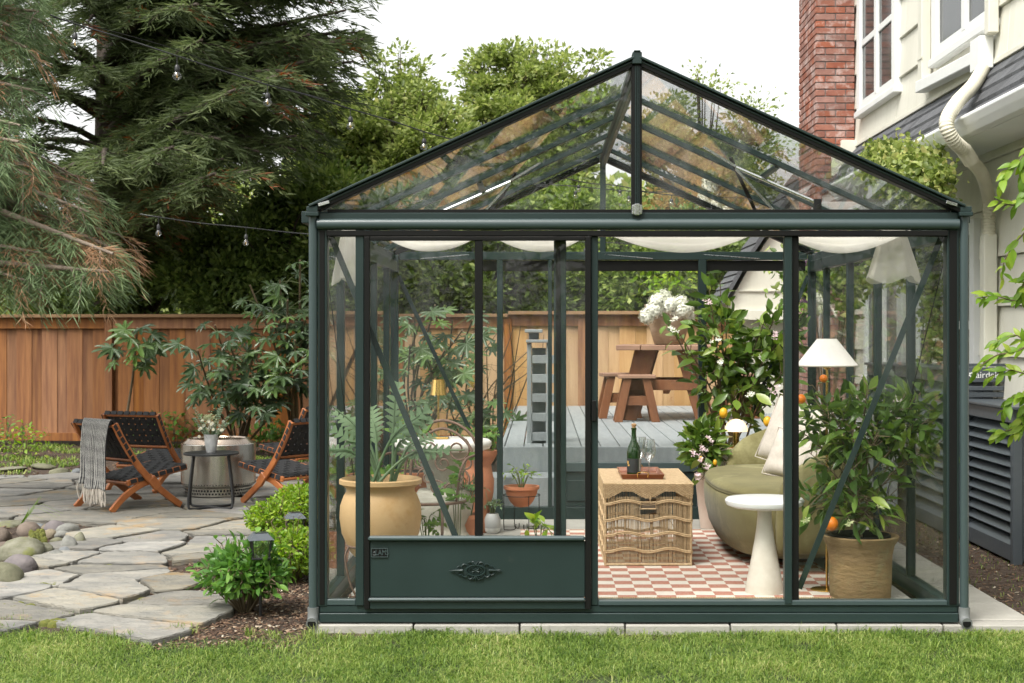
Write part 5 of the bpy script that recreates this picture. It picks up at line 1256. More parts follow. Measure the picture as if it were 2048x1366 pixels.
# wicker trunk
wt_ = thing('wicker_trunk', 'natural wicker storage trunk with wavy woven bands, carrying the tray', 'trunk', (.605, 8.70, FZ + .009))
hx, y0_, y1_, H = .243, -.435, .435, .452
q = lambda n_, mb, m_=rattanM, b_=0, s_=None: mb.build(n_, m_, wt_, bev=b_, smooth=s_)
fr = MB()
for sx in (-1, 1):
    for yy in (y0_, y1_): fr.tube([(sx * hx, yy, 0), (sx * hx, yy, H - .01)], .007, 6)
    fr.tube([(sx * hx, y0_, .008), (sx * hx, y1_, .008)], .007, 6); fr.tube([(sx * hx, y0_, H - .07), (sx * hx, y1_, H - .07)], .006, 6)
for yy in (y0_, y1_): fr.tube([(-hx, yy, .008), (hx, yy, .008)], .007, 6)
q('frame', fr, s_=60)
rods = MB()
n_ = 62
for k in range(n_):
    x = -hx + .008 + (2 * hx - .016) * k / (n_ - 1) + rnd.uniform(-.001, .001)
    for yy in (y0_, y1_): rods.bar((x, yy, .004), (x + rnd.uniform(-.002, .002), yy, H - .06 if abs(x) > .045 or yy > 0 else H - .16), .0036, .0036)
for k in range(96):
    y = y0_ + .01 + (y1_ - y0_ - .02) * k / 95
    for sx in (-1, 1): rods.bar((sx * hx, y, .004), (sx * hx, y + rnd.uniform(-.002, .002), H - .06), .0036, .0036)
tag(q('rattan_rods', rods), kind='stuff')
def wavy(z0, amp, ph=0):
    for yy in (y0_ - .006, y1_ + .006):
        for dz in (0, .008): q('wavy_band', MB().tube([(x, yy, z0 + dz + amp * math.sin((x + hx) / (2 * hx) * 4 * math.pi - math.pi / 2 + ph)) for x in np.linspace(-hx, hx, 33)], .0048, 6), s_=60)
    for sx in (-1, 1):
        q('wavy_band', MB().tube([(sx * (hx + .006), y, z0 + .004 + amp * math.sin((y - y0_) / (y1_ - y0_) * 8 * math.pi - math.pi / 2 + ph)) for y in np.linspace(y0_, y1_, 49)], .006, 6), s_=60)
for z0 in (.085, .175, .262, .355): wavy(z0, .010)
# lid: horizontally woven skirt with scalloped edge + ribbed top
lid = MB()
for k in range(13):
    z = H + .012 - .0065 * k
    for yy, sd_ in ((y0_ - .010, 1), (y1_ + .010, 1)):
        xs_ = [x for x in np.linspace(-hx - .008, hx + .008, 49)]; lo = lambda x: H - .050 - .022 * math.sin((x + hx) / (2 * hx) * 4 * math.pi + math.pi / 2) * 1
        seg = []
        for i, x in enumerate(xs_):
            if z > lo(x): seg.append((x, yy + .0022 * (-1) ** (i + k), z))
            else:
                if len(seg) > 1: lid.tube(seg, .0036, 4)
                seg = []
        if len(seg) > 1: lid.tube(seg, .0036, 4)
    if k < 10:
        for sx in (-1, 1): lid.tube([(sx * (hx + .010 + .0022 * (-1) ** (i + k)), y, z) for i, y in enumerate(np.linspace(y0_, y1_, 80))], .0036, 4)
tag(q('woven_lid', lid), kind='stuff')
top = MB()
for k in range(110):
    y = y0_ - .004 + (y1_ - y0_ + .008) * k / 109; top.tube([(-hx - .006, y, H + .014), (0, y, H + .0155), (hx + .006, y, H + .014)], .0040, 5)
tag(q('top_weave', top), kind='stuff')
q('lid_board', MB().box(-hx, hx, y0_, y1_, H - .0, H + .0115), b_=.001)
q('lid_rim', MB().tube([(-hx - .008, y0_ - .008, H + .012), (hx + .008, y0_ - .008, H + .012), (hx + .008, y1_ + .008, H + .012), (-hx - .008, y1_ + .008, H + .012)], .007, 6, closed=True), s_=60)
q('latch_plate', MB().box(-.040, .040, y0_ - .010, y0_ - .004, H - .125, H - .092), M('dark_leather', (.10, .075, .05), rough=.5), .002)
q('latch_frame', MB().tube([(-.043, y0_ - .010, H - .128), (.043, y0_ - .010, H - .128), (.043, y0_ - .010, H - .09), (-.043, y0_ - .010, H - .09)], .0042, 6, closed=True), s_=60)
q('latch_cord', MB().tube(catm([(.012, y0_ - .015, H - .055), (.010, y0_ - .016, H - .08), (.014, y0_ - .016, H - .10)], 4), .003, 6), s_=60)
TT = FZ + .009 + H + .0195
# tray
tr = thing('serving_tray', 'dark wooden serving tray with brass handles on the wicker trunk', 'tray', (.586, 8.68, TT))
trm = M('walnut_tray', (.28, .10, .045), (.18, .06, .03), rough=.3, scale=9, stretch=(1, .2, 1), bump=.1, rand=0)
a, b = .118, .225
MB().box(-a, a, -b, b, 0, .006).build('tray_base', trm, tr, bev=.001)
for (u, v) in (((-a, -b), (a, -b)), ((a, -b), (a, b)), ((a, b), (-a, b)), ((-a, b), (-a, -b))):
    u, v = Vector((*u, 0)), Vector((*v, 0)); o_ = Vector((1.10, 1.05, 0))
    MB().hexa([u + Vector((0, 0, .0062)), v + Vector((0, 0, .0062)), v * .93 + Vector((0, 0, .0062)), u * .93 + Vector((0, 0, .0062)),
               u * 1.07 + Vector((0, 0, .030)), v * 1.07 + Vector((0, 0, .030)), v * 1.0 + Vector((0, 0, .030)), u * 1.0 + Vector((0, 0, .030))]).build('tray_side', trm, tr, bev=.001)
for s_ in (-1, 1):
    MB().tube(catm([(-.028, s_ * (b + .018), .012), (-.028, s_ * (b + .022), .040), (.028, s_ * (b + .022), .040), (.028, s_ * (b + .018), .012)], 4), .003, 6).build('handle', brassM, tr, smooth=60)
# bottle
bt = thing('wine_bottle', 'dark green sparkling wine bottle with cork on the tray', 'bottle', (.545, 8.60, TT + .006))
gb = bpy.data.materials.new('green_glass'); gb.use_nodes = True; pb = gb.node_tree.nodes['Principled BSDF']; pb.inputs['Base Color'].default_value = (.012, .045, .008, 1); pb.inputs['Roughness'].default_value = .04; pb.inputs['Coat Weight'].default_value = .6
pb.inputs['Transmission Weight'].default_value = .35; pb.inputs['Coat Roughness'].default_value = .03
MB().lathe([(.036, 0), (.041, .004), (.041, .135), (.0395, .15), (.034, .172), (.024, .195), (.0165, .215), (.0145, .235), (.0140, .272), (.016, .274), (.016, .282), (.0135, .284)], n=32).build('bottle_glass', gb, bt, smooth=40)
MB().lathe([(.0105, .284), (.0105, .290), (.0145, .296), (.0150, .305), (.012, .308)], n=16).build('cork', M('cork', (.50, .32, .16), (.35, .2, .1), rough=.9, scale=60, bump=.4), bt, smooth=40)
lm = M('label_black', (.03, .035, .035), rough=.5)
def arc_label(r_, z0, z1, a0, a1, mat, nm):
    n = 14; mb = MB(); vs = [(r_ * math.cos(a0 + (a1 - a0) * k / n), r_ * math.sin(a0 + (a1 - a0) * k / n), z) for z in (z0, z1) for k in range(n + 1)]
    mb.add(vs, [(k, k + 1, n + 2 + k, n + 1 + k) for k in range(n)]); o = mb.build(nm, mat, bt, smooth=180); return o
arc_label(.0416, .022, .105, R(-170), R(-55), lm, 'front_label'); arc_label(.0416, .030, .105, R(-48), R(0), M('label_grey', (.35, .36, .35), rough=.6), 'back_label')
arc_label(.0420, .072, .090, R(-160), R(-142), M('label_gold', (.55, .33, .10), rough=.4), 'gold_mark'); arc_label(.0420, .060, .070, R(-152), R(-132), MATS['label_gold'], 'gold_mark')
for k in range(5): arc_label(.0419, .094 - .009 * k, .096 - .009 * k, R(-40), R(-10), lm, 'print_line')
for (x, y, lab) in ((.635, 8.62, 'front stemmed wine glass on the tray beside the bottle'), (.598, 8.80, 'rear stemmed wine glass, half behind the bottle')):
    gl_ = thing('wine_glass', lab, 'wine glass', (x, y, TT + .006), group='wine glasses on the tray')
    MB().lathe([(.034, 0), (.034, .002), (.006, .006), (.0038, .03), (.0038, .075), (.012, .088), (.034, .115), (.0415, .145), (.037, .185), (.031, .215), (.0302, .215), (.036, .185), (.0403, .145), (.033, .117), (.010, .091)], n=32, capt=False).build('glass_body', bottleglass, gl_, smooth=60)
    MB().lathe([(.0345, .0), (.0352, .0012), (.0345, .0022)], n=32, capb=False, capt=False).build('foot_rim', MATS['petal_white'], gl_, smooth=60)

# sofa
sf = thing('curved_sofa', 'olive green velvet curved sofa along the right glass wall', 'sofa', (1.43, 8.86, FZ + .009))
def sel(a, ax, ay, n_=2.6):
    c, s_ = math.cos(a), math.sin(a); return (ax * math.copysign(abs(c) ** (2 / n_), c), ay * math.copysign(abs(s_) ** (2 / n_), s_))
def seatmesh(prof, ax, ay, nm, mat):
    n = 56; mb = MB(); vs = []
    for (k, z) in prof:
        for i in range(n): x, y = sel(2 * math.pi * i / n, ax * k if k > .3 else ax * k, ay * k if k > .3 else ay * k); vs.append((x, y, z))
    m = len(prof); fs = [(j * n + i, j * n + (i + 1) % n, (j + 1) * n + (i + 1) % n, (j + 1) * n + i) for j in range(m - 1) for i in range(n)]
    fs += [tuple(range(n))[::-1], tuple((m - 1) * n + i for i in range(n))]
    return mb.add(vs, fs).build(nm, mat, sf, smooth=60)
seatmesh([(.74, .05), (.84, .08), (.93, .16), (.985, .26), (1.0, .34), (.99, .385), (.965, .40)], .42, .90, 'sofa_base', velvetM)
seatmesh([(.965, .402), (.985, .412), (.985, .425), (.95, .443), (.85, .455), (.5, .462), (.1, .463)], .42, .90, 'seat_cushion', velvetM)
bk = MB(); n = 46; a0, a1 = R(113), R(-104); sec = 12; vs = []
for i in range(n):
    f = i / (n - 1); a = a0 + (a1 - a0) * f; ox, oy = sel(a, .44, .93, 2.8)
    en = min(1, f / .22, (1 - f) / .16); en = math.sin(en * math.pi / 2) ** .75
    nx_, ny_ = sel(a, 1, 1, 2); nn = Vector((nx_, ny_, 0)).normalized()
    top = .44 + (.735 - .44) * en - (.0 if a > 0 else .02); th_ = .15 * (.55 + .45 * en)
    for k in range(sec):
        b_ = 2 * math.pi * k / sec; c_, s_ = math.cos(b_), math.sin(b_)
        zz = .10 + (top - .10) * (.5 + .5 * math.copysign(abs(s_) ** .55, s_)); lean = .04 * (zz - .3)
        rr_ = th_ / 2 * math.copysign(abs(c_) ** .8, c_)
        vs.append((ox + nn.x * (rr_ - .05 + lean), oy + nn.y * (rr_ - .05 + lean), zz))
fs = [(i * sec + k, i * sec + (k + 1) % sec, (i + 1) * sec + (k + 1) % sec, (i + 1) * sec + k) for i in range(n - 1) for k in range(sec)] + [tuple(range(sec))[::-1], tuple((n - 1) * sec + k for k in range(sec))]
bk.add(vs, fs).build('backrest', velvetM, sf, smooth=80, subd=1)
pts = [Vector((*sel(R(60 + 240 * k / 50), .42 * .975, .90 * .975), .404)) for k in range(51)]
MB().tube(pts, .005, 6).build('piping', velvetM, sf, smooth=60)
for (x, y) in ((-.20, .42), (-.20, -.55), (.2, .6), (.2, -.6)): MB().lathe([(.018, 0), (.026, .055)], (x, y, 0), 12).build('foot', redwoodM, sf, smooth=40)
def cushion(loc, rot, w_, h_, d_, label, seed):
    n = 15; vs = []; fs = []
    for s_ in (1, -1):
        for j in range(n):
            for i in range(n):
                u, v = i / (n - 1) * 2 - 1, j / (n - 1) * 2 - 1; e_ = max(0, (1 - u * u) * (1 - v * v)) ** .42
                pinch = 1 - .06 * (1 - abs(u)) * abs(v) ** 4 - .0; pinc2 = 1 - .06 * (1 - abs(v)) * abs(u) ** 4
                wr = .010 * noise.noise(Vector((u * 2.2, v * 2.2, seed + s_))) * e_ * 2
                vs.append((u * w_ / 2 * pinch * pinc2, v * h_ / 2 * pinc2 * pinch, s_ * (d_ / 2 * e_ + wr)))
    for b_ in (0, n * n):
        for j in range(n - 1):
            for i in range(n - 1):
                f_ = (b_ + j * n + i, b_ + j * n + i + 1, b_ + (j + 1) * n + i + 1, b_ + (j + 1) * n + i); fs.append(f_ if b_ == 0 else f_[::-1])
    mb = MB().add(vs, fs); o = mb.build('cushion', linenM, smooth=60)
    bm = bmesh.new(); bm.from_mesh(o.data); bmesh.ops.remove_doubles(bm, verts=bm.verts, dist=.0006); bmesh.ops.recalc_face_normals(bm, faces=bm.faces); bm.to_mesh(o.data); bm.free()
    o.location = loc; o.rotation_euler = rot; m = o.modifiers.new('s', 'SUBSURF'); m.levels = 1; m.render_levels = 1
    tag(o, label, 'cushion', 'pale linen cushions on the sofa')
    ed = [Vector((u * w_ / 2 * (1 - .06 * (1 - abs(v)) * abs(u) ** 4 - .06 * (1 - abs(u)) * abs(v) ** 4), v * h_ / 2 * (1 - .06 * (1 - abs(v)) * abs(u) ** 4 - .06 * (1 - abs(u)) * abs(v) ** 4), 0)) for (u, v) in [(-1 + k / 5, -1) for k in range(10)] + [(1, -1 + k / 5) for k in range(10)] + [(1 - k / 5, 1) for k in range(10)] + [(-1, 1 - k / 5) for k in range(10)]]
    MB().tube(ed, .004, 6, closed=True).build('piping', linenM, o, smooth=60)
    return o
cushion((1.60, 9.25, .70), (R(74), R(14), R(-48)), .44, .44, .14, 'larger pale linen cushion leaning on the sofa back', 1)
cushion((1.50, 8.72, .61), (R(68), R(8), R(-48)), .34, .30, .12, 'small pale linen lumbar cushion in front of the larger one', 2)
cushion((1.58, 8.30, .67), (R(66), R(-4), R(-100)), .40, .40, .12, 'linen cushion against the near end of the sofa behind the orange tree', 3)

# tables and lamps
ped = thing('pedestal_table', 'ivory pedestal side table with flared base in front of the sofa', 'side table', (1.135, 7.42, FZ + .009))
MB().lathe([(.098, 0), (.098, .012), (.088, .07), (.070, .16), (.050, .27), (.040, .34), (.035, .395), (.036, .415), (.060, .43)], n=48).build('pedestal', whiteM, ped, smooth=50)
MB().lathe([(.060, .4305), (.16, .434), (.192, .446), (.200, .462), (.200, .470), (.192, .4795), (.05, .481)], n=64).build('table_top', trimM, ped, smooth=40)
dt = thing('drum_table', 'small pale drum side table under the lit mushroom lamp', 'side table', (1.345, 10.06, FZ))
MB().lathe([(.10, 0), (.085, .15), (.09, .30), (.125, .42), (.155, .52), (.158, .535), (.15, .541), (.03, .541)], n=40).build('drum', whiteM, dt, smooth=40)
glowM = bpy.data.materials.new('lit_shade'); glowM.use_nodes = True; pb = glowM.node_tree.nodes['Principled BSDF']
pb.inputs['Base Color'].default_value = (.8, .72, .6, 1); pb.inputs['Emission Color'].default_value = (1, .66, .33, 1); pb.inputs['Emission Strength'].default_value = .75
ml = thing('mushroom_lamp', 'lit mushroom table lamp with brass stem on the drum table', 'lamp', (1.335, 10.0, FZ + .541))
MB().lathe([(.048, 0), (.05, .004), (.048, .008), (.022, .010), (.0215, .17)], n=28).build('stem', brassM, ml, smooth=40)
MB().lathe([(.078, .115), (.078, .120), (.074, .145), (.062, .170), (.042, .188), (.018, .197), (.001, .199)], n=36, capb=False, capt=False).build('dome_shade', glowM, ml, smooth=60)
lf = thing('floor_lamp', 'brass floor lamp with white cone shade beside the orange tree', 'lamp', (1.468, 7.50, FZ))
MB().lathe([(.085, 0), (.085, .010), (.08, .014), (.012, .015)], n=48).build('base', brassM, lf, smooth=40)
MB().tube([(0, 0, .015), (0, 0, 1.20)], .0065, 12).build('pole', brassM, lf, smooth=60)
MB().lathe([(.008, 1.14), (.022, 1.15), (.022, 1.165), (.010, 1.175)], n=20).build('collar', brassM, lf, smooth=40)
shM = bpy.data.materials.new('lamp_shade_cloth'); shM.use_nodes = True; pb = shM.node_tree.nodes['Principled BSDF']; pb.inputs['Base Color'].default_value = (.80, .79, .77, 1); pb.inputs['Roughness'].default_value = .9
pb.inputs['Emission Color'].default_value = (1, .86, .72, 1); pb.inputs['Emission Strength'].default_value = .10
MB().lathe([(.158, 1.158), (.158, 1.162), (.052, 1.296), (.052, 1.299), (.050, 1.299), (.155, 1.160)], n=48, capb=False, capt=False).build('lamp_shade', shM, lf, smooth=30)
MB().lathe([(.159, 1.157), (.160, 1.160), (.159, 1.163)], n=48, capb=False, capt=False).build('shade_trim', linenM, lf, smooth=60)
MB().lathe([(.02, 1.20), (.03, 1.23), (.028, 1.26), (.01, 1.28)], n=14).build('bulb', glowM, lf, smooth=60)

# orange tree in its clay pot
pot = thing('orange_tree', 'potted orange tree in a weathered clay pot behind the right pane', 'potted tree', (1.60, 7.32, FZ))
MB().lathe([(.145, 0), (.150, .01), (.155, .10), (.158, .22), (.168, .265), (.188, .298), (.192, .312), (.186, .318), (.172, .316), (.150, .27), (.145, .25)], n=56, capt=False).build('clay_pot', potM, pot, smooth=60)
MB().lathe([(.150, .27), (.150, .318), (.144, .322), (.140, .30)], n=48, capb=False, capt=False).build('inner_pot', frameD, pot, smooth=50)
MB().lathe([(.146, .280), (.05, .288)], n=32, capb=False).build('soil', potsoil, pot, smooth=180)
B = Vector((1.60, 7.32, FZ)); r = random.Random(12); stems = []
MB().tube(catm([(0, 0, .28), (-.02, .0, .45), (.0, .01, .62), (.01, 0, .85)], 5), [.016 - .0006 * k for k in range(16)], 8).build('trunk', woodyM, pot, smooth=60)
for (px, py, dy) in [(1625, 770, .1), (1640, 812, -.15), (1690, 790, .2), (1735, 770, -.1), (1775, 800, .1), (1812, 790, .0), (1852, 775, .1), (1868, 830, -.05), (1885, 882, .05), (1850, 905, .15), (1600, 860, .0), (1618, 905, -.1), (1650, 865, .2), (1700, 850, -.2), (1755, 860, -.2), (1820, 850, .2), (1790, 920, .1), (1700, 930, -.2), (1640, 985, -.1), (1615, 1020, .05), (1650, 960, .1), (1710, 985, -.15), (1760, 1000, -.15), (1790, 1000, .1), (1740, 1040, -.12), (1690, 1040, -.16)]:
    e_ = W(px, py, 7.32 + dy); z0 = max(.40, e_.z * .62) if e_.z > .6 else .42; s0 = Vector((1.60, 7.32, min(z0, .85)))
    stems.append([s0, s0.lerp(e_, .5) + Vector((0, 0, .03)), e_])
tp = shrub(pot, B, stems, LF_orange, 330, .105, 12, .006, woodyM, twig=.06, along=(.3, 1.0))
def pb_(px, py, Y, rx, rz): v = W(px, py, Y); s_ = Y / FP; return (v.x, v.y, v.z, rx * s_, (rx + rz) * .42 * s_, rz * s_)
fill(pot, [pb_(1720, 850, 7.35, 110, 70), pb_(1820, 840, 7.35, 60, 60), pb_(1640, 840, 7.4, 45, 50), pb_(1690, 960, 7.32, 55, 60), pb_(1740, 1020, 7.32, 55, 35), pb_(1640, 1000, 7.32, 40, 30), pb_(1830, 905, 7.3, 40, 20), pb_(1870, 860, 7.3, 25, 30)], 480, .10, 'orange_fill', 4, .36)
for (px, py, rr_) in ((1662, 1047, .035), (1647, 757, .020), (1602, 798, .024)): ball('orange_fruit', orangeM, pot, W(px, py, 7.18), rr_)
for k, (px, py) in enumerate([(1692, 1045), (1762, 1015), (1606, 1040)]): blossom(pot, W(px, py, 7.14), .008, k, M('green_bud', (.45, .50, .25), rough=.7, bump=0) if k == 0 else MATS['green_bud'], 3)

# lemon tree
lt = thing('lemon_tree', 'flowering lemon tree with glossy leaves in a pale clay pot behind the drum table', 'potted tree', (1.30, 10.25, FZ))
MB().lathe([(.13, 0), (.14, .06), (.165, .38), (.175, .40), (.175, .43), (.162, .435), (.155, .40)], n=40).build('clay_pot', M('pale_clay', (.62, .50, .42), (.55, .42, .34), rough=.8, scale=6, bump=.3, rand=0), lt, smooth=50)
B = Vector((1.30, 10.25, FZ)); stems = []; r = random.Random(4)
for (px, py, Y) in [(1418, 575, 10.2), (1440, 560, 10.3), (1400, 640, 10.1), (1425, 620, 10.0), (1455, 600, 10.2), (1335, 640, 9.9), (1355, 660, 10.0), (1480, 640, 10.1), (1500, 680, 10.0), (1530, 640, 10.0), (1560, 610, 10.0), (1575, 660, 10.1), (1540, 700, 9.9), (1585, 640, 9.95), (1610, 625, 10.0), (1565, 745, 9.9), (1455, 700, 10.1), (1430, 740, 10.0), (1470, 780, 9.9), (1505, 770, 9.9), (1545, 800, 9.9)]:
    e_ = W(px, py, Y); s0 = Vector((1.30 + r.uniform(-.04, .10), 10.22, .45)); m_ = Vector((s0.x * .55 + e_.x * .45, 10.2, s0.z * .45 + e_.z * .55 + .0))
    stems.append([s0, m_, e_])
shrub(lt, B, stems, LF_citrus, 290, .125, 9, .009, woodyM, twig=.06, along=(.42, 1.0))
for k, (px, py) in enumerate([(1418, 605), (1345, 660), (1435, 680), (1545, 670), (1528, 720), (1500, 790), (1545, 780), (1442, 722), (1348, 640)]): blossom(lt, W(px, py, 9.85), .016, 40 + k, pinkM if k % 3 == 0 else petalM, 6)
fill(lt, [pb_(1445, 690, 10.1, 40, 90), pb_(1420, 600, 10.2, 22, 40), pb_(1380, 670, 10, 22, 22), pb_(1520, 740, 10.3, 60, 75), pb_(1560, 680, 10.05, 40, 70), pb_(1425, 770, 10.2, 45, 38), pb_(1345, 665, 10, 18, 14)], 470, .115, 'citrus_fill', 6, .44)
for (px, py) in ((1447, 826), (1535, 843)): ball('lemon', lemonM, lt, W(px, py, 9.8), .028, .036)
lo = thing('citrus_bush', 'low pink-blossomed citrus bush spilling over its pot beside the drum table', 'potted plant', (1.17, 9.95, FZ))
MB().lathe([(.085, 0), (.095, .08), (.12, .33), (.128, .345), (.128, .37), (.11, .37)], n=36).build('clay_pot', MATS['pale_clay'], lo, smooth=50)
B = Vector((1.17, 9.95, FZ)); stems = []
for (px, py, Y) in [(1378, 860, 9.8), (1372, 905, 9.75), (1395, 940, 9.7), (1405, 960, 9.65), (1385, 885, 9.9), (1400, 865, 9.8), (1430, 862, 9.9), (1420, 890, 9.7), (1440, 905, 9.7), (1400, 915, 9.6), (1450, 925, 9.7), (1415, 850, 10)]:
    e_ = W(px, py, Y); s0 = Vector((1.17, 9.93, .36)); stems.append([s0, s0.lerp(e_, .5) + Vector((0, 0, .10)), e_])
shrub(lo, B, stems, LF_citrus, 130, .10, 19, .006, woodyM, twig=.04, along=(.35, 1))
for k, (px, py) in enumerate([(1385, 905), (1400, 920), (1412, 935), (1405, 898), (1392, 950), (1420, 880)]): blossom(lo, W(px, py, 9.55), .014, 70 + k, pinkM, 5)
fill(lo, [pb_(1405, 890, 9.8, 32, 45), pb_(1420, 862, 10.0, 22, 20)], 200, .10, 'citrus_fill', 7, .44)
for (px, py) in ((1430, 925), (1402, 918)): ball('kumquat', lemonM, lo, W(px, py, 9.6), .014, .02)

# hydrangea pot on the picnic table
hp_ = thing('flower_pot', 'big ribbed tan pot with white snowball blooms standing on the trestle table', 'potted plant', (1.27, 14.55, DZ + .741))
MB().lathe([(.13, 0), (.145, .01), (.185, .14), (.215, .28), (.235, .37), (.245, .38), (.245, .40), (.23, .402), (.22, .37)], n=48).build('pot', M('sandy_pot', (.46, .35, .24), (.33, .24, .16), rough=.8, scale=5, stretch=(1, 1, 6), bump=.6, bscale=12, bdist=.012, rand=0), hp_, smooth=50)
B = Vector((1.27, 14.55, DZ + .741)); r = random.Random(3)
for k, (px, py, q_) in enumerate([(1312, 605, .075), (1325, 588, .0), (1317, 603, .085), (1307, 621, .085), (1294, 632, .08), (1340, 611, .075), (1360, 606, .08), (1352, 620, .085), (1365, 620, .085), (1377, 634, .07), (1330, 594, .08), (1375, 618, .06), (1345, 606, .06), (1318, 618, .07), (1355, 632, .06)]):
    if q_ == 0: continue
    c = W(px, py, 14.35 + r.uniform(-.1, .1)) - B; mb = MB()
    for j in range(330):
        d = Vector((r.gauss(0, 1), r.gauss(0, 1), r.gauss(0, 1))).normalized(); o1 = (d.orthogonal().normalized() + d * r.gauss(0, .5)).normalized() * .013; o2 = d.cross(o1); p0 = c + d * q_ * r.uniform(.80, 1.08)
        mb.add([p0 + o1, p0 + o2, p0 - o1, p0 - o2], [(0, 1, 2, 3)])
    mb.lathe([(q_ * .78 * math.sin(math.pi * j / 8) + 1e-5, -q_ * .78 * math.cos(math.pi * j / 8)) for j in range(9)], c, 12, capb=False, capt=False); mb.build('snowball_bloom', petalM, hp_)
stems = []
for k in range(20):
    a = k * 2.4; q_ = .12 + .014 * k; stems.append([B + Vector((0, 0, .35)), B + Vector((math.cos(a) * q_ * .6, math.sin(a) * q_ * .6, .55)), B + Vector((math.cos(a) * q_ * 1.2, math.sin(a) * q_ * .8, .62 + .35 * r.random()))])
shrub(hp_, B, stems, LF_lime, 160, .09, 33, .005, stemM, along=(.35, 1))

# left side: big pot with artichoke on iron stand
bp = thing('terracotta_urn', 'large buff terracotta urn with artichoke plant on an iron stand', 'potted plant', (-.812, 7.36, FZ))
Z = lambda py: EYE + (VY - py) * 7.36 / FP - FZ
MB().lathe([(.06, Z(1150)), (.09, Z(1130)), (.155, Z(1100)), (.195, Z(1065)), (.206, Z(1035)), (.203, Z(1010)), (.185, Z(990)), (.172, Z(982)), (.172, Z(976)), (.195, Z(968)), (.208, Z(966)), (.208, Z(958)), (.198, Z(956)), (.178, Z(966)), (.165, Z(985)), (.17, Z(1000))], n=64).build('urn', terraM, bp, smooth=60)
MB().lathe([(.165, Z(985)), (.02, Z(982))], n=32, capb=False).build('soil', potsoil, bp, smooth=180)
ir = MB()
ring = lambda r_, z: [(r_ * math.cos(a), r_ * math.sin(a), z) for a in [2 * math.pi * k / 32 for k in range(32)]]
ir.tube(ring(.17, Z(1088)), .006, 6, closed=True); ir.tube(ring(.11, Z(1165)), .004, 6, closed=True)
for k in range(4):
    a = k * math.pi / 2 + .5; c, s_ = math.cos(a), math.sin(a); ir.tube(catm([(c * .17, s_ * .17, Z(1088)), (c * .19, s_ * .19, Z(1110)), (c * .165, s_ * .165, Z(1160)), (c * .13, s_ * .13, Z(1190)), (c * .14, s_ * .14, .01), (c * .165, s_ * .165, .008), (c * .16, s_ * .16, .025)], 5), .006, 6)
ir.build('iron_stand', ironM, bp, smooth=60)
B = Vector((-.812, 7.36, FZ)); r = random.Random(2)
for k, (px, py, dy, sz) in enumerate([(790, 800, 0, .30), (840, 830, -.1, .30), (815, 875, -.1, .26), (700, 850, .1, .28), (665, 812, -.05, .22), (690, 880, -.1, .24), (745, 840, .1, .30), (880, 905, -.1, .26), (850, 880, .1, .25), (650, 900, .05, .22), (930, 900, 0, .16)]):
    e_ = W(px, py, 7.36 + dy); s0 = B + Vector((r.uniform(-.06, .06), r.uniform(-.05, .05), Z(983))); m_ = s0.lerp(e_, .45) + Vector((0, 0, .10)); c = catm([s0, m_, e_], 8)
    n_ = len(c); MB().tube([q_ - B for q_ in c], [.010 * (1 - .7 * i / n_) for i in range(n_)], 6).build('leaf_stalk', MATS['silver_leaf'], bp, smooth=60)
    d = (c[-1] - c[n_ // 2]).normalized(); put_leaf(LF_art[k % 2], bp, c[n_ // 3 + 2], (c[-1] - c[n_ // 3]), sz * .85, r, up=(0, -.8, .7), base=B)
# stone table with brass lamp
stt = thing('stone_table', 'round white-topped cast stone pedestal table behind the iron chair', 'table', (-.611, 9.05, FZ))
MB().lathe([(.17, 0), (.19, .02), (.19, .05), (.15, .10), (.14, .14), (.17, .20), (.185, .27), (.17, .33), (.15, .36)], n=40).build('lower_drum', caststone, stt, smooth=50)
MB().lathe([(.10, .3605), (.105, .40), (.12, .46), (.15, .54), (.20, .585), (.255, .605)], n=40).build('pedestal', caststone, stt, smooth=50)
MB().lathe([(.26, .6055), (.29, .615), (.302, .635), (.300, .655), (.285, .668), (.05, .672)], n=64).build('table_top', casttop, stt, smooth=50)
bl = thing('brass_lamp', 'small brass table lamp with conical metal shade on the stone table', 'lamp', (-.64, 9.05, FZ + .672))
MB().box(-.065, .065, -.05, .05, 0, .012).build('base', brassM, bl, bev=.004)
MB().tube([(0, 0, .012), (0, 0, .30)], .0065, 10).build('stem', brassM, bl, smooth=60)
MB().lathe([(.052, .272), (.038, .368), (.037, .368), (.050, .272)], n=36, capb=False, capt=False).build('shade', brassM, bl, smooth=40)
# iron chair with scrolls
ic = thing('iron_chair', 'rusty wrought iron garden chair with scrolled back', 'chair', (-.55, 8.15, FZ), R(-20))
im = lambda mb, nm: mb.build(nm, ironM, ic, smooth=60)
def sp_(x0, z0, s_, a_, turns, dirn, y=0, r0=.0055):
    return MB().tube([(x0 + (s_ * (1 - .8 * k / 26)) * math.cos(a_ + dirn * turns * 6.28 * k / 26), y, z0 + (s_ * (1 - .8 * k / 26)) * math.sin(a_ + dirn * turns * 6.28 * k / 26)) for k in range(27)], r0, 6)
for (w_, zt) in ((.235, .84), (.20, .795)): im(MB().tube(catm([(-w_, 0, .0 if w_ > .22 else .40), (-w_, 0, .42), (-w_ * .97, 0, .60), (-w_ * .7, 0, zt - .07), (0, 0, zt), (w_ * .7, 0, zt - .07), (w_ * .97, 0, .60), (w_, 0, .42), (w_, 0, .0 if w_ > .22 else .40)], 6), .008, 8), 'back_frame')
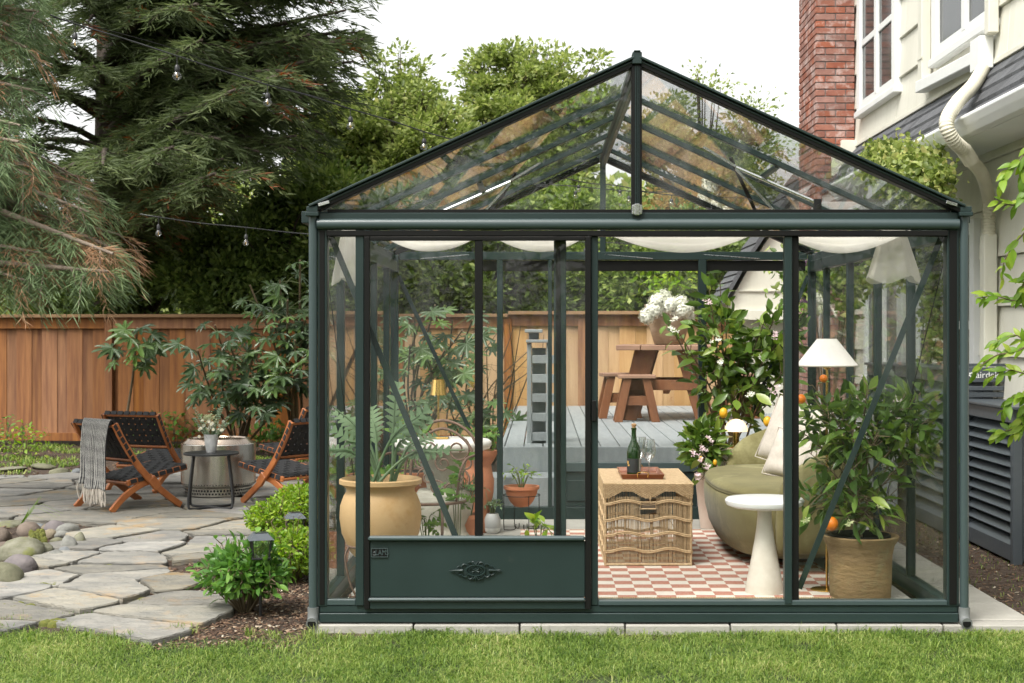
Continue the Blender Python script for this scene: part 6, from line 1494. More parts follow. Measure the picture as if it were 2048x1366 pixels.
for (x0, z0, s_, a_, tn, dn) in [(-.09, .68, .075, 2.2, 1.3, 1), (.09, .68, .075, .9, 1.3, -1), (-.10, .52, .065, -2.2, 1.3, -1), (.10, .52, .065, -.9, 1.3, 1), (0, .60, .055, 1.57, 1.4, 1), (-.04, .46, .05, 0, 1.2, 1), (.06, .45, .05, 3, 1.2, -1), (-.14, .61, .045, 0, 1.2, -1), (.14, .61, .045, 3.1, 1.2, 1)]: im(sp_(x0, z0, s_, a_, tn, dn), 'scroll')
im(MB().tube([(.225 * math.cos(a), -.225 + .225 * math.sin(a), .42) for a in [2 * math.pi * k / 32 for k in range(32)]], .008, 8, closed=True), 'seat_ring')
MB().lathe([(.218, .4275), (.215, .433), (.02, .434)], (0, -.225, 0), 36).build('seat', caststone, ic, smooth=40)
for sx in (-1, 1):
    im(MB().tube(catm([(sx * .17, -.40, .42), (sx * .19, -.44, .3), (sx * .18, -.43, .1), (sx * .20, -.46, .0)], 5), .008, 8), 'leg')
    im(MB().tube(catm([(sx * .235, 0, .62), (sx * .25, -.10, .66), (sx * .25, -.26, .65), (sx * .24, -.32, .58), (sx * .21, -.30, .43)], 6), .007, 8), 'arm')
# terracotta pots
def tpot(name, loc, prof, mat, label, leafset=None, nst=6, rad=.12, h=.2, nl=40, size=.06, seed=1, group=None, smat=stemM, cat='potted plant'):
    t_ = thing(name, label, cat, loc, group=group); MB().lathe(prof, n=40).build('pot', mat, t_, smooth=50)
    zt = prof[-1][1]; B = Vector(loc); r = random.Random(seed)
    MB().lathe([(prof[-1][0] * .98, zt), (.01, zt + .004)], n=24, capb=False).build('soil', potsoil, t_, smooth=180)
    if leafset:
        stems = []
        for k in range(nst):
            a = k * 2.4 + r.random(); q_ = rad * math.sqrt((k + .6) / nst); stems.append([B + Vector((math.cos(a) * .01, math.sin(a) * .01, zt)), B + Vector((math.cos(a) * q_ * .5, math.sin(a) * q_ * .5, zt + h * .6)), B + Vector((math.cos(a) * q_, math.sin(a) * q_, zt + h * r.uniform(.7, 1.1) * (1 - .4 * q_ / rad)))])
        shrub(t_, B, stems, leafset, nl, size, seed, .0035, smat, along=(.3, 1), twig=.02)
    return t_
L_ = lambda px, py, Y: (W(px, py, Y).x, Y, FZ)
tpot('terracotta_jar', L_(957, 1000, 9.75), [(.07, 0), (.075, .02), (.085, .06), (.07, .10), (.08, .16), (.10, .26), (.105, .34), (.09, .42), (.085, .45), (.115, .50), (.125, .52), (.125, .545), (.11, .545), (.095, .50)], terrB, 'tall orange terracotta strawberry jar with leafy greens right of the stone table', LF_tom, 10, .17, .22, 60, .07, 3)
tpot('terracotta_pot', L_(938, 1000, 9.1), [(.055, 0), (.06, .01), (.085, .17), (.092, .175), (.092, .20), (.082, .20), (.078, .17)], terrB, 'plain terracotta pot with grey-green rosemary behind the iron chair', [oval_leaf('leaf', MATS['silver_leaf'], .14, .1, .2)], 16, .12, .30, 130, .055, 4)
b_ = tpot('terracotta_bowl', (W(1043, 1000, 9.85).x, 9.85, FZ + .155), [(.03, 0), (.05, .005), (.08, .04), (.105, .09), (.110, .118), (.121, .122), (.121, .142), (.108, .142), (.10, .12)], terrB, 'terracotta bowl with round-leaved nasturtium held in a wire stand', LF_lime, 10, .13, .17, 46, .04, 5)
ws = thing('wire_stand', 'thin black wire plant stand under the terracotta bowl', 'plant stand', (W(1043, 1000, 9.85).x, 9.85, FZ)); mb = MB(); mb.tube([(.125 * math.cos(a), .125 * math.sin(a), .235) for a in [2 * math.pi * k / 28 for k in range(28)]], .003, 5, closed=True)
for k in range(4):
    a = k * 1.571 + .4; c, s_ = math.cos(a), math.sin(a); mb.tube(catm([(c * .128, s_ * .128, .24), (c * .128, s_ * .128, .03), (c * .11, s_ * .11, .006), (c * .05, s_ * .05, .006), (c * .04, s_ * .04, .04)], 4), .003, 5)
mb.build('wire_frame', frameD, ws, smooth=60)
cp_ = tpot('grey_pot', L_(985, 1050, 9.7), [(.035, 0), (.048, .01), (.055, .05), (.054, .09), (.040, .125), (.036, .13), (.030, .128)], zincM, 'small grey ceramic pot with a dipped white base and pale foliage', [oval_leaf('leaf', MATS['silver_leaf'], .6, .1, .2)], 12, .07, .10, 90, .022, 6)
MB().lathe([(.0352, -.001), (.0490, .010), (.0535, .035)], n=40, capb=False, capt=False).build('white_dip', trimM, cp_, smooth=50)
tpot('pepper_plant', L_(1078, 1050, 8.3), [(.05, 0), (.06, .06), (.07, .12), (.07, .13), (.062, .13)], terrB, 'young pepper plant with bright pointed leaves low behind the door glass', LF_lime, 6, .08, .16, 22, .095, 7)
tpot('tomato_plant', L_(915, 1050, 7.85), [(.07, 0), (.08, .08), (.09, .15), (.09, .16), (.08, .16)], terrB, 'tall young tomato plant in front of the iron chair', LF_tom, 4, .12, .52, 26, .10, 8)
tpot('seedling_pot', L_(852, 1050, 7.75), [(.06, 0), (.07, .08), (.08, .14), (.08, .15), (.07, .15)], terrB, 'small seedling plant low behind the door panel, left of the tomato', LF_tom, 5, .10, .30, 24, .085, 9)
tpot('seedling_pot', (-.93, 8.3, FZ), [(.06, 0), (.07, .08), (.10, .20), (.10, .21), (.09, .21)], terrB, 'leafy plant in a pot against the left glass wall behind the urn', LF_tom, 8, .12, .45, 60, .11, 10)
tpot('terracotta_pot', (-.86, 9.6, FZ), [(.08, 0), (.09, .08), (.14, .36), (.155, .38), (.155, .42), (.13, .42)], terrB, 'large terracotta pot behind the stone table by the left wall', LF_tom, 8, .16, .35, 60, .11, 11)
# ------------------------------------------------------------------ fatsia shrubs by the fence
def fatsia(label, base, tips, sz, seed, nl, rs=.016, grp='big-leaved fatsia shrubs by the fence'):
    root = thing('fatsia_shrub', label, 'shrub', base, group=grp); B = Vector(base); r = random.Random(seed); per = max(2, nl // len(tips)); stk = MB()
    for (ex, ey, ez) in tips:
        e_ = Vector((ex, ey, ez)); m_ = B.lerp(e_, .5) + Vector((r.uniform(-.15, .15), r.uniform(-.1, .1), .08)); c = catm([B + Vector((r.uniform(-.05, .05), 0, 0)), m_, e_], 8); n_ = len(c)
        MB().tube([q - B for q in c], [rs * (1 - .5 * i / n_) for i in range(n_)], 6).build('stem', woodyM, root, smooth=60)
        for k in range(per):
            f = .62 + .38 * (k + r.random()) / per; q = c[min(n_ - 1, int(f * (n_ - 1)))]; a = k * 2.4 + r.random(); d = Vector((math.cos(a), math.sin(a) - .35, r.uniform(-.05, .55))).normalized(); pl = r.uniform(.12, .34)
            e2 = q + d * pl; stk.tube([q - B, q.lerp(e2, .5) - B + Vector((0, 0, .02)), e2 - B], .004, 4)
            dd_ = Vector((d.x, d.y - .25, -.35 + r.gauss(0, .2))); put_leaf(LF_fat[k % 3], root, e2, dd_, sz * r.uniform(.65, 1.15), r, up=(r.gauss(0, .35), -.75, 1 + r.gauss(0, .3)), base=B)
    tag(stk.build('leaf_stalks', stemM, root), kind='stuff'); return root
def T(lst, Y0_, r_=.3): return [tuple(W(px, py, Y0_ + ((i * 7) % 5 - 2) * r_ * .3)) for i, (px, py) in enumerate(lst)]
fatsia('full big-leaved fatsia in front of the fence behind the fire pit', tuple(G(480, 905, -.05)), T([(395, 700), (455, 680), (510, 700), (440, 740), (500, 750), (545, 760), (400, 770), (470, 790), (530, 810), (565, 745), (600, 730), (430, 650)], 15.9), .19, 3, 96)
fatsia('lanky fatsia with a single curved bare stem, its leaves drooping over the fence top', (W(236, 0, 17.3).x, 17.3, -.05), T([(275, 655)], 16.9, .1), .24, 5, 17, .022)
fatsia('tall dark fatsia beside the greenhouse left corner', (W(600, 0, 16.8).x, 16.8, -.05), T([(575, 600), (610, 640), (560, 560), (600, 520), (620, 580), (590, 680), (545, 620), (500, 570), (620, 690)], 16.0), .20, 8, 84, .02)
fatsia('loose fatsia seen through the door glass, left of the railing', tuple(G(830, 905, -.05)), T([(830, 620), (870, 610), (905, 640), (925, 660), (850, 670), (890, 700), (820, 690), (930, 700), (860, 720), (840, 640), (945, 640)], 14.0), .17, 11, 66, .015)
fatsia('low young fatsia behind the stone table, seen through the glass', tuple(G(930, 930, -.05)), T([(905, 790), (940, 800), (960, 840), (880, 760), (820, 790)], 13.3), .18, 14, 34, .01)
# bare branching shrub by the fence
bs = thing('bare_shrub', 'leafless arching twigs against the fence left of the grey railing', 'shrub', tuple(G(985, 930, -.05))); B = bs.location.copy(); r = random.Random(6); mb = MB()
for k in range(14):
    e_ = W(r.uniform(960, 1090), r.uniform(640, 760), 14.5 + r.uniform(-.5, .5)); c = catm([B, B.lerp(e_, .45) + Vector((r.uniform(-.4, .3), 0, .15)), e_], 8); mb.tube([q - B for q in c], [.010 * (1 - .8 * i / len(c)) + .001 for i in range(len(c))], 5)
    for j in range(7):
        q = c[6 + j]; mb.tube([q - B, q - B + Vector((r.gauss(0, .15), r.gauss(0, .1), r.gauss(.03, .12)))], [.003, .001], 4)
mb.build('branches', woodyM, bs, smooth=60)
# low green plants along the fence foot
bush('leafy_plant', 'low round-leaved green plant between the chairs and the fence', 'plant', tuple(G(350, 895, -.05)), 26, .50, .42, LF_hyd, 230, .085, 41, along=(.3, 1), group='low green plants before the fence')
bush('leafy_plant', 'round-leaved green plant right of the fire pit', 'plant', tuple(G(545, 905, -.05)), 20, .42, .36, LF_hyd, 170, .10, 42, along=(.3, 1), group='low green plants before the fence')
bush('fern', 'small pale fern in the bed at the far left', 'plant', tuple(G(48, 918, -.05)), 14, .35, .34, LF_lime, 150, .06, 43, along=(.2, 1), group='low green plants before the fence')
bush('leafy_plant', 'low leafy plant seen through the glass before the fence, beside the deck step', 'plant', tuple(G(1000, 915, -.05)), 16, .5, .3, LF_hyd, 150, .07, 44, along=(.2, 1), group='low green plants before the fence')
bush('leafy_plant', 'low plant in the bed at the far left below the fence', 'plant', tuple(G(8, 905, -.05)), 12, .3, .45, LF_hyd, 80, .06, 45, along=(.3, 1), group='low green plants before the fence')
gb_ = thing('strap_leaf_plant', 'tuft of thin arching strap leaves inside the stone ring', 'plant', tuple(G(35, 1058, -.05))); mb = MB(); r = random.Random(4)
for k in range(14):
    a = r.uniform(-.6, .9); l = r.uniform(.14, .30); c = catm([(0, 0, 0), (math.cos(a) * l * .5, math.sin(a) * .1, l * .62), (math.cos(a) * l * (1.2 if k > 9 else .6), math.sin(a) * .2, l * (.35 if k > 9 else .8))], 4); mb.ribbon(c, [.006 * (1 - .8 * i / len(c)) for i in range(len(c))], .001, (math.sin(a), -math.cos(a), .2))
mb.build('strap_leaves', MATS['lime_leaf'], gb_)

# ------------------------------------------------------------------ trees
leaf_mat('bright_foliage', [(0, (.08, .12, .025)), (.45, (.22, .28, .075)), (.85, (.38, .43, .15)), (1, (.48, .46, .19))], rough=.45, trans=.42)
leaf_mat('mid_foliage', [(0, (.06, .11, .022)), (.6, (.20, .28, .065)), (1, (.42, .48, .16))], rough=.42, trans=.35)
leaf_mat('dark_foliage', [(0, (.05, .085, .022)), (.6, (.14, .205, .05)), (1, (.27, .34, .10))], rough=.42, trans=.3)
leaf_mat('copper_foliage', [(0, (.20, .21, .06)), (.5, (.40, .30, .11)), (1, (.42, .24, .10))], rough=.45, trans=.4)
leaf_mat('cedar_foliage', [(0, (.042, .062, .024)), (.55, (.10, .135, .05)), (.86, (.19, .225, .095)), (.955, (.10, .13, .05)), (.965, (.17, .06, .022)), (1, (.24, .075, .028))], rough=.6, trans=.35)
leaf_mat('sequoia_foliage', [(0, (.09, .14, .06)), (.5, (.16, .23, .11)), (.80, (.25, .33, .15)), (.84, (.27, .23, .13)), (.94, (.32, .21, .12)), (1, (.36, .17, .09))], rough=.6, trans=.25)
def crown_tree(name, label, base, trunk_top, blobs, nleaf, ls, mat, seed, bark=barkM, tr=.09, grp=None, clus=.20, lw=.55, csep=1.0, sprig=0):
    root = thing(name, label, 'tree' if name.endswith('tree') else 'shrub', base, group=grp); B = Vector(base); r = random.Random(seed); rg_ = np.random.default_rng(seed)
    mb = MB(); tt = Vector(trunk_top); c = catm([B, B.lerp(tt, .5) + Vector((r.uniform(-.1, .1), 0, 0)), tt], 8); mb.tube([q - B for q in c], [tr * (1 - .5 * i / len(c)) for i in range(len(c))], 9); mb.build('trunk', bark, root, smooth=60)
    if sprig:
        for b in list(blobs):
            if b[3] * b[5] < .08: continue
            for _k in range(sprig):
                a_ = r.uniform(-.3, math.pi + .3); q_ = r.uniform(.95, 1.28); s_ = r.uniform(.07, .20); blobs.append((b[0] + math.cos(a_) * b[3] * q_, b[1] + r.uniform(-.4, .4) * b[4], b[2] + math.sin(a_) * b[5] * q_, s_, s_, s_ * r.uniform(.7, 1.6)))
    P, D = [], []; tot = sum(b[3] * b[4] * b[5] for b in blobs); br = MB()
    for (x, y, z, rx, ry, rz) in blobs:
        k_ = max(45, int(nleaf * rx * ry * rz / tot)); nc = max(5, int(csep * rx * ry * rz * 4 * 12)); nc = min(nc, 700)
        d = unit(rg_.normal(size=(nc, 3))); rad = rg_.uniform(.2, 1.15, size=(nc, 1)) ** .7 ; cc = np.array([x, y, z]) + d * rad * np.array([rx, ry, rz])
        for i in range(0, nc, max(1, nc // 26)):
            q = Vector(cc[i]); s0 = c[min(len(c) - 1, int(len(c) * r.uniform(.5, 1)))]; m_ = s0.lerp(q, .55) + Vector((0, 0, .12)); cc_ = catm([s0, m_, q], 5); br.tube([v - B for v in cc_], [tr * .38 * (1 - .85 * j / len(cc_)) for j in range(len(cc_))], 5)
        idx = rg_.integers(0, nc, k_); sg = clus * rg_.uniform(.5, 1.2, size=(nc, 1))
        p_ = cc[idx] + rg_.normal(size=(k_, 3)) * sg[idx] * np.array([1, 1, .62]); P.append(p_); D.append(unit(p_ - cc[idx]) + d[idx] * .4 + np.array([0, 0, .15]) + rg_.normal(size=(k_, 3)) * .45)
    if br.v: br.build('limbs', bark, root, smooth=60)
    P = np.concatenate(P); D = np.concatenate(D); V = leafV(P, D, ls * rg_.uniform(.6, 1.3, len(P)), ls * lw * rg_.uniform(.7, 1.2, len(P)), rg_)
    npmesh('crown', V, LEAF_F, MATS[mat], root, tint=np.clip(rg_.beta(2, 2, len(P)), 0, 1), world=True)
    return root
def bl(px, py, Y, rx, rz, ry=None): v = W(px, py, Y); s_ = Y / FP; return (v.x, v.y, v.z, rx * s_, (ry or (rx + rz) / 2) * s_, rz * s_)
gb2 = lambda px, Y: (W(px, 0, Y).x, Y, -.05)
crown_tree('broadleaf_tree', 'bright green broadleaf tree behind the fence, left of the roof ridge', gb2(800, 21.5), tuple(W(800, 380, 21.5)), [bl(720, 330, 21.5, 110, 130), bl(800, 210, 21.8, 55, 75), bl(700, 235, 21.5, 60, 60), bl(850, 250, 21.4, 55, 70), bl(760, 140, 21.6, 14, 40), bl(895, 215, 21.6, 22, 20), bl(880, 340, 21, 90, 90), bl(800, 300, 21, 110, 100), bl(660, 300, 21, 50, 80), bl(800, 105, 21.6, 6, 14)], 30000, .10, 'bright_foliage', 31, tr=.05, clus=.095, csep=3.2, sprig=7)
crown_tree('broadleaf_tree', 'bright green broadleaf tree rising just left of the greenhouse ridge', gb2(1040, 22.5), tuple(W(1040, 380, 22.5)), [bl(1030, 250, 22.5, 110, 110), bl(1010, 150, 22.5, 60, 50), bl(1100, 170, 22.7, 60, 55), bl(965, 180, 22.4, 26, 40), bl(1150, 230, 22.5, 70, 80), bl(1050, 350, 22, 140, 90), bl(940, 130, 22.4, 10, 12), bl(1190, 130, 22.6, 26, 26)], 30000, .10, 'bright_foliage', 32, tr=.05, clus=.095, csep=3.2, sprig=7)
crown_tree('maple_tree', 'thin yellow-green maple tree right of the ridge, seen over and through the roof', gb2(1420, 23), tuple(W(1400, 380, 23)), [bl(1290, 300, 23, 60, 70), bl(1370, 350, 23, 80, 60), bl(1420, 175, 23, 30, 14), bl(1400, 150, 23, 12, 14), bl(1500, 230, 23, 34, 24), bl(1540, 290, 23, 34, 34), bl(1450, 330, 23, 60, 60), bl(1340, 250, 23, 50, 40), bl(1520, 360, 22.5, 60, 50)], 26000, .08, 'bright_foliage', 33, tr=.07, clus=.16)
crown_tree('japanese_maple_tree', 'copper-leaved maple tree seen through the greenhouse roof', gb2(1330, 20.5), tuple(W(1330, 470, 20.5)), [bl(1290, 470, 20.5, 70, 30), bl(1360, 480, 20.5, 80, 30), bl(1440, 430, 20.5, 60, 36), bl(1390, 410, 20.7, 60, 30)], 14000, .075, 'copper_foliage', 34, tr=.06, clus=.15)
# shrubs just behind the fence
sh_ = [(300, 480, 19.5, 130, 110, 'mid_foliage', 'mid green shrub behind the fence under the cedar boughs'), (430, 520, 19.2, 120, 110, 'dark_foliage', 'dark glossy shrub behind the fence above the left chairs'), (560, 510, 19.4, 120, 130, 'dark_foliage', 'dark shrub behind the fence beside the greenhouse corner'),
       (700, 480, 19.6, 130, 150, 'mid_foliage', 'mid green shrub behind the fence seen through the left pane'), (850, 500, 19.8, 130, 130, 'mid_foliage', 'mid green shrub behind the fence seen through the door glass'), (1000, 500, 19.8, 120, 130, 'dark_foliage', 'dark shrub behind the fence near the middle posts'),
       (1130, 480, 20.0, 120, 130, 'mid_foliage', 'mid green shrub behind the fence above the deck'), (1270, 530, 19.3, 120, 110, 'mid_foliage', 'shrub behind the fence above the white flowers'), (1400, 540, 19.0, 120, 110, 'dark_foliage', 'shrub behind the fence left of the cream gable'), (150, 560, 19.8, 150, 90, 'dark_foliage', 'dark shrub behind the fence at the far left')]
for i, (px, py, Y, rx, rz, mt, lab) in enumerate(sh_):
    crown_tree('evergreen_shrub', lab, gb2(px, Y), tuple(W(px, py + 20, Y)), [bl(px, py, Y, rx, rz), bl(px - rx * .4, py - rz * .6, Y + .4, rx * .6, rz * .5), bl(px + rx * .3, py + rz * .6, Y - .3, rx * .9, rz * .6)], 9500, .11, mt, 60 + i, tr=.05, grp='shrubs behind the fence', clus=.16, lw=.5, csep=1.6)
# far woodland as one mass
rg_ = np.random.default_rng(9); n_ = 42000
P = np.column_stack([rg_.uniform(-16, 9, n_), rg_.normal(29, 1.2, n_), rg_.uniform(-.2, 1, n_)])
hgt = 3.9 + .9 * np.sin(P[:, 0] * .9) + .5 * np.sin(P[:, 0] * 2.7 + 1) + np.where(P[:, 0] > 2.3, -1.3, 0); P[:, 2] = (P[:, 2] ** .8) * hgt
tag(npmesh('far_woodland', leafV(P, rg_.normal(size=(n_, 3)) + [0, -.3, .2], .22, .15, rg_), LEAF_F, MATS['bright_foliage'], tint=rg_.random(n_)), 'pale green belt of trees far behind the fence', 'woodland', kind='stuff')

# cedar: limbs with hanging sprays
def sprays(root_name, label, base, top, r0, limbs, mat, seed, step, blen, sl_, sw, per, droop, bark, dead=None, tw=.5):
    root = thing(root_name, label, 'tree', base); B = Vector(base); r = random.Random(seed); rg_ = np.random.default_rng(seed)
    c = catm([B, B.lerp(Vector(top), .5), Vector(top)], 8); MB().tube([q - B for q in c], [r0 * (1 - .6 * i / len(c)) for i in range(len(c))], 14).build('trunk', bark, root, smooth=60)
    lm = MB(); P = []; D = []; TT_ = []
    for li, (s0, e_, sag) in enumerate(limbs):
        s0, e_ = Vector(s0), Vector(e_); m_ = s0.lerp(e_, .55) + Vector((0, 0, sag)); c = catm([s0, s0.lerp(m_, .5) + Vector((0, 0, sag * .4)), m_, e_], 8); ln = sum((b - a).length for a, b in zip(c, c[1:])); n_ = len(c)
        rr_ = .012 + .018 * ln; lm.tube([q - B for q in c], [rr_ * (1 - .88 * i / n_) for i in range(n_)], 6)
        nb = int(ln / step)
        for k in range(nb):
            f = .18 + .82 * (k + r.random()) / nb; idx = min(n_ - 2, int(f * (n_ - 1))); q = c[idx].lerp(c[idx + 1], f * (n_ - 1) - idx); d = (c[idx + 1] - c[idx]).normalized()
            sdv = d.cross(Vector((0, 0, 1))).normalized() * (1 if k % 2 else -1); L_b = blen * r.uniform(.5, 1.25) * (1.15 - .6 * f)
            dirb = (sdv * r.uniform(.35, 1) + d * r.uniform(.4, 1.0) + Vector((0, 0, r.uniform(-.25, .25)))).normalized(); db_tint = r.random(); isdead = dead is not None and dead(q, r)
            npt = per; tt_ = np.linspace(.05, 1, npt); pts = np.array([q + dirb * (L_b * t_) + Vector((0, 0, -droop * L_b * t_ * t_)) for t_ in tt_])
            if r.random() < tw: lm.tube([q - B, Vector(pts[npt // 2]) - B, Vector(pts[-1]) - B], [.006, .004, .001], 3)
            pts = pts + rg_.normal(size=pts.shape) * .022 * (sl_ / .14)
            base_d = np.array(dirb) + np.array([0, 0, -1]) * (droop * 1.2) * tt_[:, None]; lat = np.array(dirb.cross(Vector((0, 0, 1)))); sgn = np.where(np.arange(npt) % 2 == 0, 1, -1)[:, None]
            dd_ = base_d + lat * sgn * .75 + rg_.normal(size=pts.shape) * .30
            P.append(pts); D.append(dd_); tt2 = np.clip(db_tint * .5 + rg_.random(npt) * .45, 0, .93) * (.86)
            TT_.append(np.full(npt, .985) - rg_.random(npt) * .06 if isdead else tt2)
    lm.build('limbs', bark, root, smooth=60)
    P = np.concatenate(P); D = np.concatenate(D); TT_ = np.concatenate(TT_); n_ = len(P)
    V = leafV(P, D, sl_ * rg_.uniform(.6, 1.4, n_), sw * rg_.uniform(.7, 1.3, n_), rg_, fold=.1)
    npmesh('crown', V, LEAF_F, MATS[mat], root, tint=TT_, world=True); return root
r = random.Random(77); limbs = []
for k in range(112):
    py = r.uniform(-160, 395); 
    if py < 0: ex = r.uniform(350, 745)
    elif py < 150: ex = r.uniform(380, 740 - py * .45)
    elif py < 320: ex = r.uniform(330, 660)
    else: ex = r.uniform(280, 600)
    Ye = r.uniform(15.0, 20.5); e_ = W(ex, py, Ye)
    zs = max(2.2, e_.z - .2 + r.uniform(-.5, .7)); limbs.append(((-5.75 + r.uniform(-.08, .08), 19.3, zs), tuple(e_), r.uniform(.1, .35)))
for k in range(4):   # unseen boughs added above the frame to shade patio and fence
    a_ = r.uniform(0, 1); e_ = Vector((r.uniform(-5, -1.2), r.uniform(12.0, 18), r.uniform(5.6, 7.5))); limbs.append(((-5.75, 19.3, e_.z + r.uniform(-.2, .8)), tuple(e_), r.uniform(.1, .3)))
for k in range(34):
    py = r.uniform(-120, 190); e_ = W(r.uniform(600, 765 - max(0, py) * .45), py, r.uniform(16, 19.5)); limbs.append(((-5.75, 19.3, max(2.6, e_.z - .3 + r.uniform(-.3, .5))), tuple(e_), r.uniform(.1, .35)))
for k in range(26):   # towards the left and the camera
    py = r.uniform(-120, 560); e_ = W(r.uniform(-120, 230), py, r.uniform(15.0, 19.0)); limbs.append(((-5.75, 19.3, max(2.0, e_.z + r.uniform(-.2, .6))), tuple(e_), r.uniform(.1, .3)))
sprays('cedar_tree', 'huge dark cedar tree spreading over the fence at upper left', (-5.75, 19.3, -.05), (-5.7, 19.3, 9), .24, limbs, 'cedar_foliage', 5, .115, .62, .150, .019, 34, .42, barkM, dead=lambda q, r_: (q.z < 3.1 and r_.random() < .30) or r_.random() < .03)
limbs = []; r = random.Random(3)
for k in range(6):  # out-of-view limbs added overhead so the patio gets shade
    e_ = Vector((r.uniform(-4.2, -2.2), r.uniform(9.5, 12.5), r.uniform(4.4, 5.5))); limbs.append(((-5.6, 11.2, e_.z + r.uniform(-.1, .7)), tuple(e_), r.uniform(.05, .25)))
for k in range(86):
    py = r.uniform(-140, 590)
    lim = 130 if py < 60 else 105 if py < 300 else 120 + (py - 300) * 1.3 if py < 420 else 275 if py < 560 else 200
    ex = r.uniform(-60, lim - 20); e_ = W(ex, py, r.uniform(9.6, 11.6)); limbs.append(((-5.6, 11.2, e_.z + r.uniform(-.1, .7)), tuple(e_), r.uniform(.05, .25)))
sprays('sequoia_tree', 'near conifer with feathery grey-green drooping foliage and rust patches at the left edge', (-5.6, 11.2, -.05), (-5.6, 11.2, 8), .28, limbs, 'sequoia_foliage', 8, .055, .34, .105, .0062, 40, 1.0, barkL, dead=lambda q, r_: r_.random() < (.42 if (1.9 < q.z < 2.7 and q.x > -3.75) else .08), tw=.25)

# ------------------------------------------------------------------ vine on the house, purple clematis, wisteria
vn = thing('climbing_vine', 'yellow-green climbing vine bunched under the house gutter', 'vine', (3.0, 11.6, 0)); rg_ = np.random.default_rng(4); P = []; D = []
for (px, py, s1, n_) in [(1790, 315, .08, 500), (1820, 325, .09, 700), (1765, 335, .08, 500), (1850, 335, .08, 600), (1800, 360, .10, 800), (1845, 375, .09, 700), (1750, 305, .05, 200), (1880, 355, .05, 300), (1870, 390, .06, 300)]:
    c = np.array(W(px, py, 2.60 * FP / (px - VX))); P.append(c + rg_.normal(size=(n_, 3)) * s1 * np.array([.8, 1.6, .8]))
for (px, py) in [(1835, 500), (1850, 540), (1870, 520), (1868, 580), (1862, 620), (1872, 660), (1868, 700), (1760, 520), (1725, 560), (1700, 600), (1800, 560)]:
    c = np.array(W(px, py, 11.0)); P.append(c + rg_.normal(size=(90, 3)) * .05)
P = np.concatenate(P); P[:, 0] = np.minimum(P[:, 0], 3.04); D = rg_.normal(size=P.shape) + np.array([-.6, -.5, .1])
npmesh('vine_leaves', leaves6(P, D, .05 * rg_.uniform(.6, 1.3, len(P)), .042, rg_), LEAF6_F, MATS['bright_foliage'], vn, tint=rg_.random(len(P)), world=True)
mb = MB(); B = vn.location.copy()
for k in range(6): e_ = W(1780 + 18 * k, 330 + 8 * k, 11.7); mb.tube([q - B for q in catm([(3.02, 11.0 + .05 * k, 0), (3.03, 11.1 + .1 * k, 1.2), (3.0, 11.2, 2.0), tuple(e_)], 8)], .006, 5)
mb.build('vine_stems', woodyM, vn, smooth=60)
cl = thing('purple_lilac', 'purple-flowered climber at the far right corner of the greenhouse', 'climber', (2.35, 11.9, -.05)); B = cl.location.copy(); mb = MB(); P = []; r = random.Random(9)
purM = M('petal_purple', (.36, .16, .36), (.26, .10, .28), rough=.7, bump=0, rand=.1)
for (px, py) in [(1615, 560), (1622, 545), (1640, 540), (1612, 590), (1605, 530), (1705, 500), (1710, 520), (1712, 545), (1700, 560), (1628, 585), (1700, 480)]:
    c = W(px, py, 11.9); q = MB()
    for k in range(60):
        p0 = c - B + Vector((r.gauss(0, .025), r.gauss(0, .025), r.gauss(0, .04))); d = Vector((r.gauss(0, 1), -1, r.gauss(0, 1))).normalized(); o1 = d.orthogonal().normalized() * .011; o2 = d.cross(o1); q.add([p0 + o1, p0 + o2, p0 - o1, p0 - o2], [(0, 1, 2, 3)])
    q.build('flower_cluster', purM, cl); mb.tube([v for v in catm([(0, 0, 0), ((c.x - B.x) * .3, .05, (c.z - B.z) * .5), tuple(c - B)], 6)], .006, 5); P.append(np.array(c) + rg_.normal(size=(120, 3)) * .12)
mb.build('stems', woodyM, cl, smooth=60); P = np.concatenate(P); npmesh('climber_leaves', leaves6(P, rg_.normal(size=P.shape), .07, .04, rg_), LEAF6_F, MATS['mid_foliage'], cl, tint=rg_.random(len(P)), world=True)

# ------------------------------------------------------------------ string lights
def strings(label, pts, bulbs, seed, rw=.005, par=None):
    t_ = thing('string_lights', label, 'string lights', tuple(pts[0]), group='café string lights over the patio'.replace('é', 'e')); B = Vector(pts[0]); c = catm(pts, 8)
    MB().tube([q - B for q in c], rw, 6).build('wire', blackM, t_, smooth=60)
    if par: MB().tube([Vector(q) - B for q in catm(par, 8)], .0025, 5).build('support_wire', frameD, t_, smooth=60)
    for q, h in bulbs:
        q = Vector(q); top = q - B
        s_ = thing('light_socket', None, None); s_.parent = t_; s_.location = top
        MB().tube([(0, 0, 0), (0, 0, -h * .38)], .003, 6).build('drop_wire', blackM, s_)
        MB().lathe([(.016, -h * .64), (.018, -h * .60), (.016, -h * .42), (.008, -h * .36)], n=12).build('socket', blackM, s_, smooth=50)
        MB().lathe([(.001, -h), (.012, -h * .985), (.024, -h * .93), (.030, -h * .85), (.026, -h * .76), (.014, -h * .66), (.013, -h * .64)], n=16, capb=False, capt=False).build('bulb', bulbglass, s_, smooth=180)
        MB().tube([(0, 0, -h * .68), (.004, 0, -h * .9), (-.004, 0, -h * .88), (0, 0, -h * .7)], .0025, 4).build('filament', M('filament', (.55, .3, .08), rough=.5, bump=0) if 'filament' not in MATS else MATS['filament'], s_)
    return t_
up = lambda px, py, Y: W(px, py, Y)
